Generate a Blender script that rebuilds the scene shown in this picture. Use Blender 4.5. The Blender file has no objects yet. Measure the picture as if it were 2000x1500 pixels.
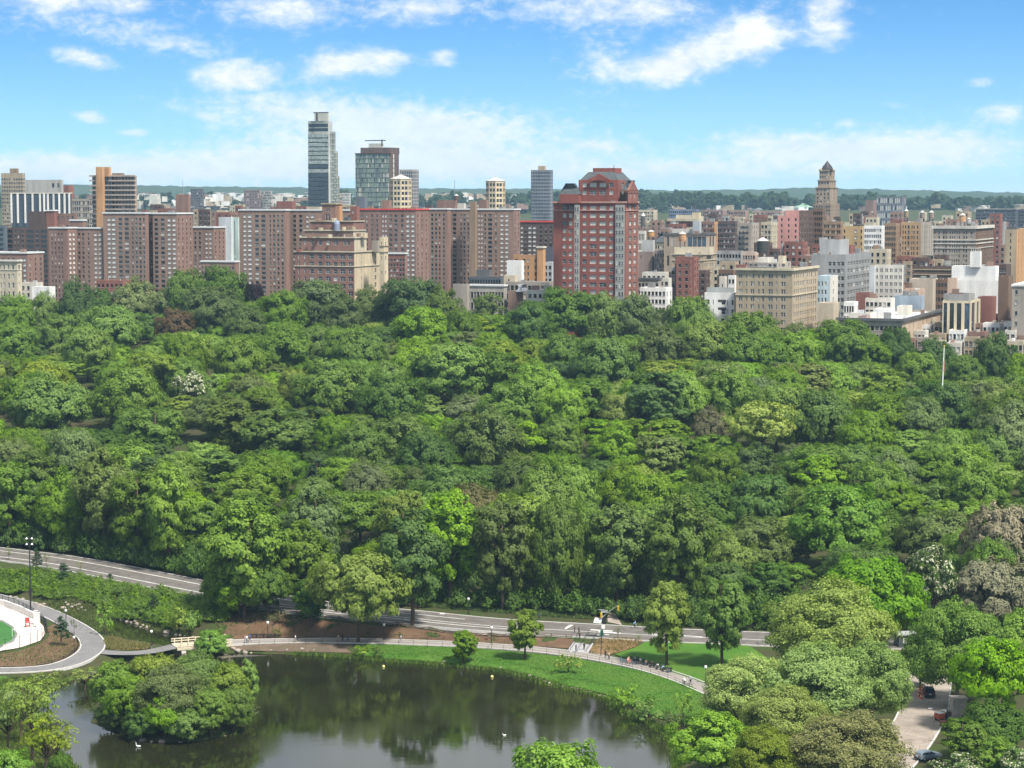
import bpy, bmesh, math, random
import numpy as np
from mathutils import Vector
R = math.radians
rng = np.random.default_rng(7)
random.seed(7)
sc = bpy.context.scene
col = sc.collection

# ---------------------------------------------------------------- camera, sky, sun, exposure
F, HC, YH = 4400.0, 96.0, 390.0                 # focal length in photo pixels, eye height above the pond, horizon row
PIT = math.atan((750 - YH) / F)
cam_data = bpy.data.cameras.new('camera'); cam = bpy.data.objects.new('camera', cam_data); col.objects.link(cam)
cam.location = (0, 0, HC); cam.rotation_euler = (math.pi / 2 - PIT, 0, 0)
cam_data.sensor_fit = 'HORIZONTAL'; cam_data.sensor_width = 36.0; cam_data.lens = 36.0 * F / 2000.0
cam_data.clip_start = 1.0; cam_data.clip_end = 30000.0
sc.camera = cam
sc.render.engine = 'CYCLES'
sc.view_settings.view_transform = 'Standard'; sc.view_settings.look = 'None'
sc.view_settings.exposure = 1.5; sc.view_settings.gamma = 1.0
sc.view_settings.use_curve_mapping = False
sc.cycles.use_denoising = True
sc.cycles.max_bounces = 6; sc.cycles.diffuse_bounces = 2; sc.cycles.glossy_bounces = 3
sc.cycles.transmission_bounces = 3; sc.cycles.volume_bounces = 0; sc.cycles.transparent_max_bounces = 6

SUN_EL, SUN_AZ = R(56), math.atan2(0.62, -0.78)      # azimuth measured from +Y towards +X
sun_dir = Vector((math.sin(SUN_AZ) * math.cos(SUN_EL), math.cos(SUN_AZ) * math.cos(SUN_EL), math.sin(SUN_EL)))
sl = bpy.data.lights.new('sun', 'SUN'); sl.energy = 2.75; sl.angle = R(7); sl.color = (1.0, 0.95, 0.87)
so = bpy.data.objects.new('sun', sl); col.objects.link(so)
so.rotation_euler = (-sun_dir).to_track_quat('-Z', 'Y').to_euler(); so.location = (0, 0, 400)

class NT:
    """small helper to wire shader nodes"""
    def __init__(self, tree): self.t = tree; tree.nodes.clear()
    def n(self, typ, **kw):
        nd = self.t.nodes.new(typ)
        for k, v in kw.items(): setattr(nd, k, v)
        return nd
    def put(self, sock, v):
        if isinstance(v, bpy.types.NodeSocket): self.t.links.new(v, sock)
        elif v is not None: sock.default_value = v
    def m(self, op, a, b=None, c=None, clamp=False):
        nd = self.n('ShaderNodeMath', operation=op, use_clamp=clamp)
        for i, v in enumerate((a, b, c)):
            if v is not None: self.put(nd.inputs[i], v)
        return nd.outputs[0]
    def mix(self, fac, a, b, blend='MIX'):
        nd = self.n('ShaderNodeMix', data_type='RGBA', blend_type=blend)
        self.put(nd.inputs[0], fac); self.put(nd.inputs[6], a); self.put(nd.inputs[7], b)
        return nd.outputs[2]
    def noise(self, vec, scale, detail=3, rough=0.55, dist=0.0):
        nd = self.n('ShaderNodeTexNoise'); nd.inputs['Scale'].default_value = scale
        nd.inputs['Detail'].default_value = detail; nd.inputs['Roughness'].default_value = rough
        nd.inputs['Distortion'].default_value = dist
        if vec is not None: self.put(nd.inputs['Vector'], vec)
        return nd.outputs['Fac']
    def ramp(self, x, lo, hi, a=0.0, b=1.0, smooth=True):
        nd = self.n('ShaderNodeMapRange'); nd.interpolation_type = 'SMOOTHSTEP' if smooth else 'LINEAR'
        for i, v in enumerate((x, lo, hi, a, b)): self.put(nd.inputs[i], v)
        return nd.outputs[0]
    def comb(self, x, y, z):
        nd = self.n('ShaderNodeCombineXYZ')
        for i, v in enumerate((x, y, z)): self.put(nd.inputs[i], v)
        return nd.outputs[0]

def c4(c): return (c[0], c[1], c[2], 1.0)

# ---- world: Nishita daylight plus a layer of broken cloud
world = bpy.data.worlds.new('World'); sc.world = world; world.use_nodes = True
W = NT(world.node_tree)
tc = W.n('ShaderNodeTexCoord'); sep = W.n('ShaderNodeSeparateXYZ'); W.put(sep.inputs[0], tc.outputs['Generated'])
dx, dy, dz = sep.outputs
el = W.m('MAXIMUM', dz, 0.0)
sky = W.n('ShaderNodeTexSky', sky_type='NISHITA'); sky.sun_disc = False
sky.sun_elevation = SUN_EL; sky.sun_rotation = SUN_AZ; sky.altitude = 100; sky.air_density = 1.0; sky.dust_density = 0.3; sky.ozone_density = 3.0
W.put(sky.inputs[0], W.comb(dx, dy, W.m('ADD', W.m('MULTIPLY', dz, 3.0), 0.06)))   # the blue deepens quickly above the haze line
blue = W.mix(1.0, sky.outputs[0], (0.075, 0.60, 0.86, 1), 'MULTIPLY')
az = W.m('ARCTAN2', dx, dy)
def blob(px, py, rx, ry, amp=1.0, tilt=0.0):
    a0 = math.atan((px - 1000) / F); e0 = (YH - py) / F
    u = W.m('SUBTRACT', az, a0); v = W.m('SUBTRACT', dz, e0)
    v = W.m('ADD', v, W.m('MULTIPLY', u, tilt))
    u = W.m('MULTIPLY', u, F / rx); v = W.m('MULTIPLY', v, F / ry)
    q = W.m('ADD', W.m('MULTIPLY', u, u), W.m('MULTIPLY', v, v))
    return W.m('MULTIPLY', W.m('EXPONENT', W.m('MULTIPLY', q, -1.0)), amp)
def total(lst):
    s = lst[0]
    for x in lst[1:]: s = W.m('ADD', s, x)
    return s
nv = W.comb(W.m('MULTIPLY', az, 60.0), W.m('MULTIPLY', dz, 105.0), 0.0)
n_big = W.noise(nv, 0.55, 7, 0.58, 0.4); n_fine = W.noise(nv, 2.2, 6, 0.62, 0.3)
puffs = total([blob(478, 158, 82, 34, 1.1), blob(650, 132, 62, 30, 1.0), blob(740, 122, 60, 26, .75), blob(866, 118, 32, 17, .8),
               blob(175, 124, 62, 20, .95, .18), blob(182, 232, 46, 13, .8, .15), blob(265, 263, 32, 9, .7),
               blob(1300, 140, 70, 32, 1.1), blob(1400, 100, 110, 36, 1.15, -.1), blob(1475, 60, 55, 30, .8), blob(1610, 60, 52, 42, .85), blob(1605, 15, 40, 22, .7), blob(1175, 135, 40, 38, .5),
               blob(110, 8, 110, 34, 1.0), blob(270, 20, 42, 26, .75), blob(300, 80, 90, 16, .45, .15), blob(560, 30, 130, 42, .8), blob(820, 25, 95, 30, .85), blob(1130, 20, 140, 40, .8), blob(1290, 25, 90, 30, .5),
               blob(400, 228, 85, 17, .6, .2), blob(1950, 235, 70, 26, .65), blob(1660, 245, 60, 12, .5), blob(1910, 168, 30, 12, .4), blob(1745, 210, 40, 10, .35)])
sheet = total([blob(560, 20, 200, 42, .42), blob(880, 15, 200, 36, .42), blob(1180, 30, 170, 44, .45), blob(120, 40, 180, 40, .45), blob(330, 90, 150, 26, .6, .15), blob(520, 200, 180, 30, .5), blob(700, 235, 260, 40, .7), blob(200, 340, 300, 30, .8), blob(800, 330, 420, 34, .9), blob(1350, 335, 300, 26, .6), blob(1180, 130, 80, 60, .5), blob(1560, 30, 130, 50, .35), blob(900, 265, 260, 46, .75), blob(560, 300, 260, 36, .6), blob(1640, 298, 240, 34, .85), blob(1480, 275, 90, 22, .5), blob(1830, 290, 180, 46, .7), blob(1180, 285, 70, 14, .5), blob(60, 320, 200, 26, .5)])
puff = W.ramp(W.m('ADD', puffs, W.m('MULTIPLY', W.m('SUBTRACT', W.m('ADD', W.m('MULTIPLY', n_big, .6), W.m('MULTIPLY', n_fine, .4)), .5), 2.3)), 0.10, 1.15)
puff = W.m('MULTIPLY', puff, W.ramp(puffs, 0.05, 0.35))
wisp = W.m('MULTIPLY', W.ramp(W.m('ADD', sheet, W.m('MULTIPLY', W.m('SUBTRACT', n_fine, .5), 1.3)), 0.12, 1.05), 0.80)
# the rest of the sky carries the same broken cloud, seen on a flat layer
inv = W.m('DIVIDE', 1.0, W.m('ADD', el, 0.10))
pl = W.comb(W.m('MULTIPLY', dx, inv), W.m('MULTIPLY', dy, inv), 0.0)
deck = W.ramp(W.noise(pl, 1.15, 7, 0.6, 0.3), 0.30, 0.56)
deck = W.m('MULTIPLY', deck, W.ramp(dz, 0.095, 0.17))
behind = W.m('MULTIPLY', W.ramp(W.noise(pl, 1.6, 6, 0.6, 0.2), 0.50, 0.66), W.ramp(W.m('ABSOLUTE', az), 0.26, 0.40))
cover = W.m('MAXIMUM', W.m('MAXIMUM', puff, wisp), W.m('MAXIMUM', deck, behind))
haze_f = W.m('MULTIPLY', W.m('EXPONENT', W.m('MULTIPLY', el, -19.0)), 0.86)
base = W.mix(haze_f, blue, (3.55, 4.3, 4.75, 1))
shade = W.ramp(W.m('ADD', W.m('MULTIPLY', n_fine, .5), W.m('MULTIPLY', n_big, .5)), 0.35, 0.65)
cloud_col = W.mix(shade, (3.7, 4.0, 4.25, 1), (4.4, 4.55, 4.6, 1))
bg = W.n('ShaderNodeBackground'); W.put(bg.inputs[0], W.mix(cover, base, cloud_col)); bg.inputs[1].default_value = 0.085
wo = W.n('ShaderNodeOutputWorld'); W.put(wo.inputs[0], bg.outputs[0])
world.cycles.sampling_method = 'MANUAL'; world.cycles.sample_map_resolution = 512

# ---------------------------------------------------------------- pixel -> place
SP, CP = math.sin(PIT), math.cos(PIT)
def kx(px, py): return (px - 1000) / F / ((750 - py) / F * SP + CP)           # X per metre of depth
def kz(py):
    b = (750 - py) / F
    return (b * CP - SP) / (b * SP + CP)                                       # rise per metre of depth
def at(px, py, Y): return Vector((kx(px, py) * Y, Y, HC + kz(py) * Y))
def on(px, py, z=0.0):
    Y = (z - HC) / kz(py)
    return Vector((kx(px, py) * Y, Y, z))
def ypix(Y, z):
    k = (z - HC) / Y
    b = (k * CP + SP) / (CP - k * SP)
    return 750 - b * F
def xpix(X, Y, z):
    k = (z - HC) / Y; b = (k * CP + SP) / (CP - k * SP)
    return 1000 + X / Y * F * (b * SP + CP)

# ---------------------------------------------------------------- object helpers
def tag(o, label=None, cat=None, group=None, kind=None):
    for k, v in (('label', label), ('category', cat), ('group', group), ('kind', kind)):
        if v: o[k] = v
    return o
def empty(name, loc=(0, 0, 0), rz=0.0, **kw):
    o = bpy.data.objects.new(name, None); col.objects.link(o); o.location = loc; o.rotation_euler = (0, 0, rz)
    o.empty_display_size = 0.1
    return tag(o, **kw)
def link(name, me, parent=None, loc=None, rz=0.0, **kw):
    o = bpy.data.objects.new(name, me); col.objects.link(o)
    if parent is not None: o.parent = parent
    if loc is not None: o.location = loc
    if rz: o.rotation_euler = (0, 0, rz)
    return tag(o, **kw)
class MB:
    """collects polygons, then links them as one mesh object"""
    def __init__(self): self.v, self.f, self.mi = [], [], []
    def poly(self, pts, mi=0):
        i = len(self.v); self.v.extend([tuple(p) for p in pts]); self.f.append(tuple(range(i, i + len(pts)))); self.mi.append(mi)
    def box(self, c, s, mi=0, rz=0.0, tilt=None):
        cx, cy, cz = c; hx, hy, hz = s[0] / 2, s[1] / 2, s[2] / 2
        ca, sa = math.cos(rz), math.sin(rz); i = len(self.v)
        for z in (-hz, hz):
            for x, y in ((-hx, -hy), (hx, -hy), (hx, hy), (-hx, hy)):
                self.v.append((cx + x * ca - y * sa, cy + x * sa + y * ca, cz + z))
        for q in ((0, 3, 2, 1), (4, 5, 6, 7), (0, 1, 5, 4), (1, 2, 6, 5), (2, 3, 7, 6), (3, 0, 4, 7)):
            self.f.append(tuple(i + k for k in q)); self.mi.append(mi)
    def tube(self, pts, rad, n=6, mi=0, cap=True):
        pts = [Vector(p) for p in pts]
        if not hasattr(rad, '__len__'): rad = [rad] * len(pts)
        rings = []
        for k, p in enumerate(pts):
            d = (pts[min(k + 1, len(pts) - 1)] - pts[max(k - 1, 0)])
            d = d.normalized() if d.length > 1e-9 else Vector((0, 0, 1))
            a = d.cross(Vector((0, 0, 1)) if abs(d.z) < 0.9 else Vector((1, 0, 0))).normalized(); b = d.cross(a)
            i = len(self.v); rings.append(i)
            for j in range(n):
                t = 2 * math.pi * j / n; q = p + (a * math.cos(t) + b * math.sin(t)) * rad[k]
                self.v.append((q.x, q.y, q.z))
        for k in range(len(pts) - 1):
            for j in range(n):
                self.f.append((rings[k] + j, rings[k] + (j + 1) % n, rings[k + 1] + (j + 1) % n, rings[k + 1] + j)); self.mi.append(mi)
        if cap:
            self.f.append(tuple(rings[0] + j for j in reversed(range(n)))); self.mi.append(mi)
            self.f.append(tuple(rings[-1] + j for j in range(n))); self.mi.append(mi)
    def lathe(self, c, prof, n=10, mi=0):
        i0 = len(self.v)
        for r, z in prof:
            for j in range(n):
                t = 2 * math.pi * j / n; self.v.append((c[0] + r * math.cos(t), c[1] + r * math.sin(t), c[2] + z))
        for k in range(len(prof) - 1):
            for j in range(n):
                a = i0 + k * n; self.f.append((a + j, a + (j + 1) % n, a + n + (j + 1) % n, a + n + j)); self.mi.append(mi)
        self.f.append(tuple(i0 + (len(prof) - 1) * n + j for j in range(n))); self.mi.append(mi)
    def mesh(self, name, mats, smooth=False):
        me = bpy.data.meshes.new(name); me.from_pydata(self.v, [], self.f)
        for m in (mats if isinstance(mats, (list, tuple)) else [mats]): me.materials.append(m)
        if max(self.mi, default=0): me.polygons.foreach_set('material_index', self.mi)
        if smooth: me.polygons.foreach_set('use_smooth', [True] * len(self.f))
        me.update(); return me
    def build(self, name, mats, parent=None, smooth=False, **kw):
        return link(name, self.mesh(name, mats, smooth), parent, **kw)

# ---------------------------------------------------------------- materials
_mats = {}
def pbr(nt, color, rough=0.8, spec=0.3, metal=0.0):
    p = nt.n('ShaderNodeBsdfPrincipled'); nt.put(p.inputs['Base Color'], color if isinstance(color, bpy.types.NodeSocket) else c4(color))
    nt.put(p.inputs['Roughness'], rough); p.inputs['Specular IOR Level'].default_value = spec; p.inputs['Metallic'].default_value = metal
    return p
def newmat(name):
    m = bpy.data.materials.new(name); m.use_nodes = True; nt = NT(m.node_tree); return m, nt
def done(nt, shader):
    o = nt.n('ShaderNodeOutputMaterial'); nt.put(o.inputs[0], shader.outputs[0] if hasattr(shader, 'outputs') else shader)
def plain(name, color, rough=0.7, spec=0.3, metal=0.0, var=0.12, scale=1.5):
    if name in _mats: return _mats[name]
    m, nt = newmat(name)
    g = nt.n('ShaderNodeNewGeometry')
    f = nt.ramp(nt.noise(g.outputs['Position'], scale, 4), .25, .75, 1 - var, 1 + var)
    h = nt.n('ShaderNodeVectorMath', operation='SCALE'); h.inputs[0].default_value = color[:3]; nt.put(h.inputs['Scale'], f)
    done(nt, pbr(nt, h.outputs[0], rough, spec, metal)); _mats[name] = m; return m
def masonry(color, name=None, streak=0.22, rough=0.85):
    key = name or 'masonry_%d_%d_%d' % tuple(int(c * 1000) for c in color)
    if key in _mats: return _mats[key]
    m, nt = newmat(key); g = nt.n('ShaderNodeNewGeometry')
    mp = nt.n('ShaderNodeMapping'); mp.inputs['Scale'].default_value = (1, 1, .18); nt.put(mp.inputs[0], g.outputs['Position'])
    a = nt.noise(mp.outputs[0], .28, 4); b = nt.noise(g.outputs['Position'], 2.2, 3, .7); cc = nt.noise(g.outputs['Position'], .05, 2)
    s = nt.m('ADD', nt.m('ADD', nt.m('MULTIPLY', a, .5), nt.m('MULTIPLY', b, .3)), nt.m('MULTIPLY', cc, .2))
    f = nt.ramp(s, .34, .66, 1 - streak, 1 + streak)
    h = nt.n('ShaderNodeVectorMath', operation='SCALE'); h.inputs[0].default_value = color[:3]; nt.put(h.inputs['Scale'], f)
    done(nt, pbr(nt, h.outputs[0], rough, .2)); _mats[key] = m; return m
def glassy(name, color, rough=0.08, spec=0.6):
    if name in _mats: return _mats[name]
    m, nt = newmat(name)
    g = nt.n('ShaderNodeNewGeometry')
    r = nt.ramp(nt.noise(g.outputs['Position'], .8, 2), .3, .7, .6, 1.5)
    h = nt.n('ShaderNodeVectorMath', operation='SCALE'); h.inputs[0].default_value = color; nt.put(h.inputs['Scale'], r)
    done(nt, pbr(nt, h.outputs[0], rough, spec)); _mats[name] = m; return m
G_DARK = glassy('window_glass_dark', (.018, .02, .024)); G_MID = glassy('window_glass_blinds_half', (.10, .10, .095), .2, .4)
G_PALE = plain('window_blinds_pale', (.50, .48, .43), .6); G_WHITE = plain('white_panel', (.62, .61, .58), .6)
M_FRAME = plain('window_frame_pale', (.42, .42, .40), .5); M_FRAMED = plain('window_frame_dark', (.05, .05, .05), .5)

def leafmat(name, trans=0.42, white=0.0, rough=0.6):
    m, nt = newmat(name)
    oi = nt.n('ShaderNodeObjectInfo'); at_ = nt.n('ShaderNodeAttribute', attribute_name='leaf')
    r = at_.outputs['Fac']
    hsv = nt.n('ShaderNodeHueSaturation'); nt.put(hsv.inputs['Color'], oi.outputs['Color'])
    nt.put(hsv.inputs['Hue'], nt.ramp(r, 0, 1, .508, .488, False)); nt.put(hsv.inputs['Saturation'], nt.ramp(oi.outputs['Random'], 0, 1, .88, 1.1, False))
    nt.put(hsv.inputs['Value'], nt.ramp(r, 0, 1, .68, 1.36, False))
    colr = hsv.outputs[0]
    if white: colr = nt.mix(nt.ramp(r, 1 - white, 1 - white + .02), colr, (.62, .60, .46, 1))
    p = pbr(nt, colr, rough, .25); tr = nt.n('ShaderNodeBsdfTranslucent'); nt.put(tr.inputs[0], nt.mix(1, colr, (1.15, 1.25, .55, 1), 'MULTIPLY'))
    mx = nt.n('ShaderNodeMixShader'); mx.inputs[0].default_value = trans; nt.put(mx.inputs[1], p.outputs[0]); nt.put(mx.inputs[2], tr.outputs[0])
    done(nt, mx); return m
LEAF = leafmat('foliage'); LEAF_BLOOM = leafmat('foliage_in_blossom', white=0.26); LEAF_BLOOM2 = leafmat('foliage_full_blossom', white=0.42); TWIG = leafmat('fine_budding_twigs', .15)
BARK = plain('bark', (.085, .062, .045), .9, .1, var=.35, scale=3.0); BARK_PALE = plain('bark_pale', (.22, .19, .15), .9, .1, var=.35, scale=2.0)
# ---------------------------------------------------------------- the lie of the land (metres, pond level = 0)
from mathutils.geometry import delaunay_2d_cdt
def densify(pts, step=4.0):
    out = []
    for a, b in zip(pts[:-1], pts[1:]):
        n = max(1, int((b - a).length / step))
        out += [a.lerp(b, k / n) for k in range(n)]
    return out + [pts[-1]]
def smooth_line(pts, it=2):
    for _ in range(it):
        q = [pts[0]]
        for a, b in zip(pts[:-1], pts[1:]): q += [a.lerp(b, .25), a.lerp(b, .75)]
        pts = q + [pts[-1]]
    return pts
DRIVE = smooth_line([on(*p) for p in [(-120, 1068, 9), (0, 1083, 8), (100, 1095, 7.4), (200, 1113, 6.8), (300, 1133, 6.2), (400, 1153, 5.6), (540, 1178, 4.9), (650, 1193, 4.3), (780, 1204, 3.6), (900, 1217, 3.1),
         (1000, 1225, 2.7), (1110, 1231, 2.4), (1200, 1236, 2.3), (1300, 1242, 2.2), (1400, 1246, 2.2), (1500, 1250, 2.2), (1650, 1254, 2.2), (1800, 1257, 2.2), (2100, 1261, 2.2)]], 1)
PATH = smooth_line([on(*p) for p in [(345, 1262, 1.3), (400, 1258, 1.3), (450, 1255, 1.2), (600, 1252, 1.0), (700, 1252.5, 1.0), (850, 1257, 1.0), (950, 1262, 1.0), (1050, 1270, 1.0), (1120, 1278, 1.0), (1180, 1288, 1.0),
        (1250, 1302, 1.1), (1310, 1319, 1.2), (1355, 1336, 1.3), (1420, 1365, 1.5), (1500, 1402, 1.7), (1580, 1430, 1.9), (1680, 1450, 2.0)]], 2)
LOOP = smooth_line([on(*p) for p in [(-60, 1310, 1.4), (20, 1311, 1.4), (90, 1307, 1.4), (140, 1296, 1.4), (176, 1276, 1.4), (184, 1258, 1.4), (170, 1240, 1.5), (142, 1222, 1.6), (112, 1206, 1.7), (80, 1192, 1.8), (40, 1178, 2.0), (-40, 1160, 2.3)]], 2)
SPUR = smooth_line([on(*p) for p in [(180, 1272, 1.4), (215, 1276, 1.4), (260, 1277, 1.4), (300, 1273, 1.35), (345, 1262, 1.3)]], 2)
STREET = smooth_line([on(*p) for p in [(1690, 1530, 2.0), (1740, 1490, 2.0), (1785, 1430, 2.0), (1805, 1390, 2.0), (1812, 1340, 2.1), (1822, 1290, 2.2), (1828, 1258, 2.2)]], 2)
POND = [on(*p) for p in [(150, 1322, 0), (250, 1288, 0), (330, 1281, 0), (450, 1275, 0), (520, 1277, 0), (600, 1279, 0), (680, 1284, 0), (760, 1292, 0), (850, 1298, 0), (930, 1306, 0), (990, 1313, 0), (1040, 1325, 0), (1085, 1340, 0),
        (1130, 1350, 0), (1180, 1362, 0), (1215, 1388, 0), (1262, 1408, 0), (1300, 1428, 0), (1325, 1465, 0), (1320, 1530, 0), (1240, 1640, 0), (700, 1760, 0), (300, 1700, 0), (190, 1580, 0), (138, 1500, 0), (95, 1455, 0), (60, 1420, 0), (55, 1380, 0), (95, 1345, 0)]]
STREAM = [on(*p) for p in [(212, 1204, .25), (240, 1210, .25), (270, 1221, .25), (320, 1238, .25), (395, 1243, .25), (420, 1262, .25), (400, 1283, .25), (345, 1286, .25), (335, 1262, .25), (300, 1257, .25), (250, 1249, .25), (225, 1237, .25), (205, 1221, .25)]]
ISLE = [on(*p) for p in [(170, 1408, 0), (230, 1438, 0), (290, 1452, 0), (370, 1452, 0), (450, 1437, 0), (492, 1415, 0), (480, 1368, 0), (420, 1338, 0), (310, 1326, 0), (205, 1345, 0)]]
POND = smooth_line(POND + [POND[0]], 2)[:-1]; STREAM = smooth_line(STREAM + [STREAM[0]], 2)[:-1]; ISLE = smooth_line(ISLE + [ISLE[0]], 2)[:-1]

def seg_dist(P, line, closed=False):
    """distance of points (n,2) to a polyline"""
    L = np.array([(p.x, p.y) for p in line]);
    if closed: L = np.vstack([L, L[:1]])
    best = np.full(len(P), 1e18)
    for a, b in zip(L[:-1], L[1:]):
        ab = b - a; t = np.clip(((P - a) @ ab) / max(ab @ ab, 1e-9), 0, 1)
        best = np.minimum(best, ((P - a - t[:, None] * ab) ** 2).sum(1))
    return np.sqrt(best)
def inside(P, poly):
    L = np.array([(p.x, p.y) for p in poly]); ins = np.zeros(len(P), bool); j = len(L) - 1
    for i in range(len(L)):
        c = ((L[i, 1] > P[:, 1]) != (L[j, 1] > P[:, 1])) & (P[:, 0] < (L[j, 0] - L[i, 0]) * (P[:, 1] - L[i, 1]) / (L[j, 1] - L[i, 1] + 1e-12) + L[i, 0])
        ins ^= c; j = i
    return ins
ctrl = []
for line, w in ((DRIVE, 7.5), (PATH, 2.6), (LOOP, 2.6), (SPUR, 2.2), (STREET, 6.0)):
    L = densify(line, 5.0)
    for k, p in enumerate(L):
        d = (L[min(k + 1, len(L) - 1)] - L[max(k - 1, 0)]); d.z = 0; d.normalize(); nrm = Vector((-d.y, d.x, 0))
        for s in (-1, 0, 1): q = p + nrm * w * s; ctrl.append((q.x, q.y, p.z))
for p in [(0, 1190, 1.9), (40, 1205, 1.9), (75, 1228, 1.9), (40, 1258, 1.9), (0, 1250, 1.9), (0, 1290, 1.7), (60, 1290, 1.6), (130, 1262, 1.6), (60, 1150, 4.0), (150, 1170, 3.4), (250, 1185, 2.8), (350, 1200, 2.6), (120, 1135, 5.2), (250, 1150, 4.8), (330, 1165, 4.4), (400, 1190, 3.6), (430, 1215, 2.8),
          (0, 1480, 1.6), (40, 1520, 1.8), (0, 1400, 1.5), (1450, 1320, 1.8), (1400, 1290, 1.8), (1560, 1450, 1.9), (1650, 1380, 2.0), (1920, 1420, 2.5), (1960, 1340, 2.8), (1990, 1300, 3.0), (1900, 1500, 2.4), (1300, 1285, 1.7), (1250, 1275, 1.7), (1200, 1266, 1.7)]:
    q = on(*p); ctrl.append((q.x, q.y, p[2]))
CT = np.array(ctrl)
DR = np.array([(p.x, p.y) for p in DRIVE]); DR = DR[np.argsort(DR[:, 0])]
_px = np.array([-200, 0, 300, 700, 1000, 1300, 1600, 2000, 2200.]); _A = np.array([25, 28, 36, 38, 35, 33, 28, 21, 19.])
def avenue(px): return 902.7 / (1 + .384 * (np.clip(px, -600, 2600) - 1000) / F)      # depth of the avenue along the park's far side
def sstep(t): t = np.clip(t, 0, 1); return t * t * (3 - 2 * t)
def ground_z(X, Y):
    X = np.atleast_1d(np.asarray(X, float)); Y = np.atleast_1d(np.asarray(Y, float)); P = np.stack([X, Y], 1)
    z = np.empty(len(X))
    for a in range(0, len(X), 4000):
        s = slice(a, a + 4000)
        d2 = (X[s, None] - CT[None, :, 0]) ** 2 + (Y[s, None] - CT[None, :, 1]) ** 2 + 1.0
        w = 1.0 / (d2 * d2); z[s] = (w * CT[None, :, 2]).sum(1) / w.sum(1)
    yd = np.interp(X, DR[:, 0], DR[:, 1]); s = Y - yd - 9
    px = 1000 + X / np.maximum(Y, 50) * F; A = np.interp(px, _px, _A); dc = avenue(px)
    u = np.clip(s / (dc - 40 - yd - 9), 0, 1); hill = A * (.42 * u + .58 * sstep(u))
    roll = np.where(s > 0, sstep(s / 60) * (2.2 * np.sin(X * .031 + Y * .017) + 1.8 * np.sin(X * .047 - Y * .029 + 1.3)), 0)
    z = z + np.where(s > 0, hill, 0) + roll * sstep((dc - Y) / 120)
    city = 23 + 3 * sstep((Y - 950) / 300) - 28 * sstep((Y - 1900) / 350) + 82 * sstep((Y - 3150) / 350)
    t = sstep((Y - dc + 18) / 40); z = z * (1 - t) + city * t
    near = Y < 560
    if near.any():
        Q = P[near]; zz = z[near]
        for poly, lev, dep in ((STREAM, .25, .6), (POND, 0.0, 1.3)):
            d = seg_dist(Q, poly, True); ins = inside(Q, poly); t = sstep(d / 4.5)
            zz = np.where(ins, lev - np.minimum(dep, .12 + .45 * d), np.where(d < 4.5, (lev + .15) * (1 - t) + np.maximum(zz, lev + .1 if lev == 0 else zz) * t, zz))
        d = seg_dist(Q, ISLE, True); ins = inside(Q, ISLE)
        zz = np.where(ins, .1 + np.minimum(1.0, .3 * d), zz)
        z[near] = zz
    return z
def gz(x, y): return float(ground_z([x], [y])[0])
def hit(px, py):
    """where the sight line through a photo pixel meets the ground"""
    Ys = np.linspace(300, 960, 661); k = kz(py); Xs = kx(px, py) * Ys
    diff = HC + k * Ys - ground_z(Xs, Ys); i = int(np.argmax(diff <= 0)) if (diff <= 0).any() else len(Ys) - 1
    if i == 0: i = 1
    t = diff[i - 1] / max(diff[i - 1] - diff[i], 1e-6); Y = Ys[i - 1] + (Ys[i] - Ys[i - 1]) * min(max(t, 0), 1)
    return Vector((kx(px, py) * Y, Y, gz(kx(px, py) * Y, Y)))

# ---- ground material: leaf litter, soil, tufts
def ground_mat(name, a, b, c, scale=.12, bump=.3):
    m, nt = newmat(name); g = nt.n('ShaderNodeNewGeometry'); P = g.outputs['Position']
    n1 = nt.noise(P, scale, 5, .6); n2 = nt.noise(P, scale * 9, 4, .65); n3 = nt.noise(P, scale * 45, 3, .7)
    x = nt.mix(nt.ramp(n1, .42, .58), c4(a), c4(b)); x = nt.mix(nt.ramp(n2, .50, .70), x, c4(c))
    x = nt.mix(nt.ramp(n3, .3, .75, 0, .5), x, nt.mix(1, x, (.45, .45, .45, 1), 'MULTIPLY'))
    p = pbr(nt, x, .95, .1); bp = nt.n('ShaderNodeBump'); bp.inputs['Strength'].default_value = bump; bp.inputs['Distance'].default_value = .15
    nt.put(bp.inputs['Height'], n3); nt.put(p.inputs['Normal'], bp.outputs[0]); done(nt, p); return m
M_GROUND = ground_mat('park_ground', (.050, .068, .020), (.062, .056, .028), (.042, .080, .018))
M_LAWN = ground_mat('mown_lawn', (.060, .150, .018), (.085, .165, .024), (.055, .120, .018), .10, .25)
M_MULCH = ground_mat('wood_mulch', (.165, .100, .062), (.135, .078, .05), (.12, .105, .05), .25, .5)
M_STRAW = ground_mat('straw_mulch', (.25, .155, .085), (.20, .125, .065), (.15, .14, .055), .3, .5)
M_ROUGH = ground_mat('rough_grass', (.055, .085, .02), (.07, .07, .026), (.05, .10, .018), .25, .5)
M_SOIL = ground_mat('bare_bank_soil', (.17, .12, .09), (.13, .095, .07), (.085, .095, .04), .3, .5)
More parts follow.
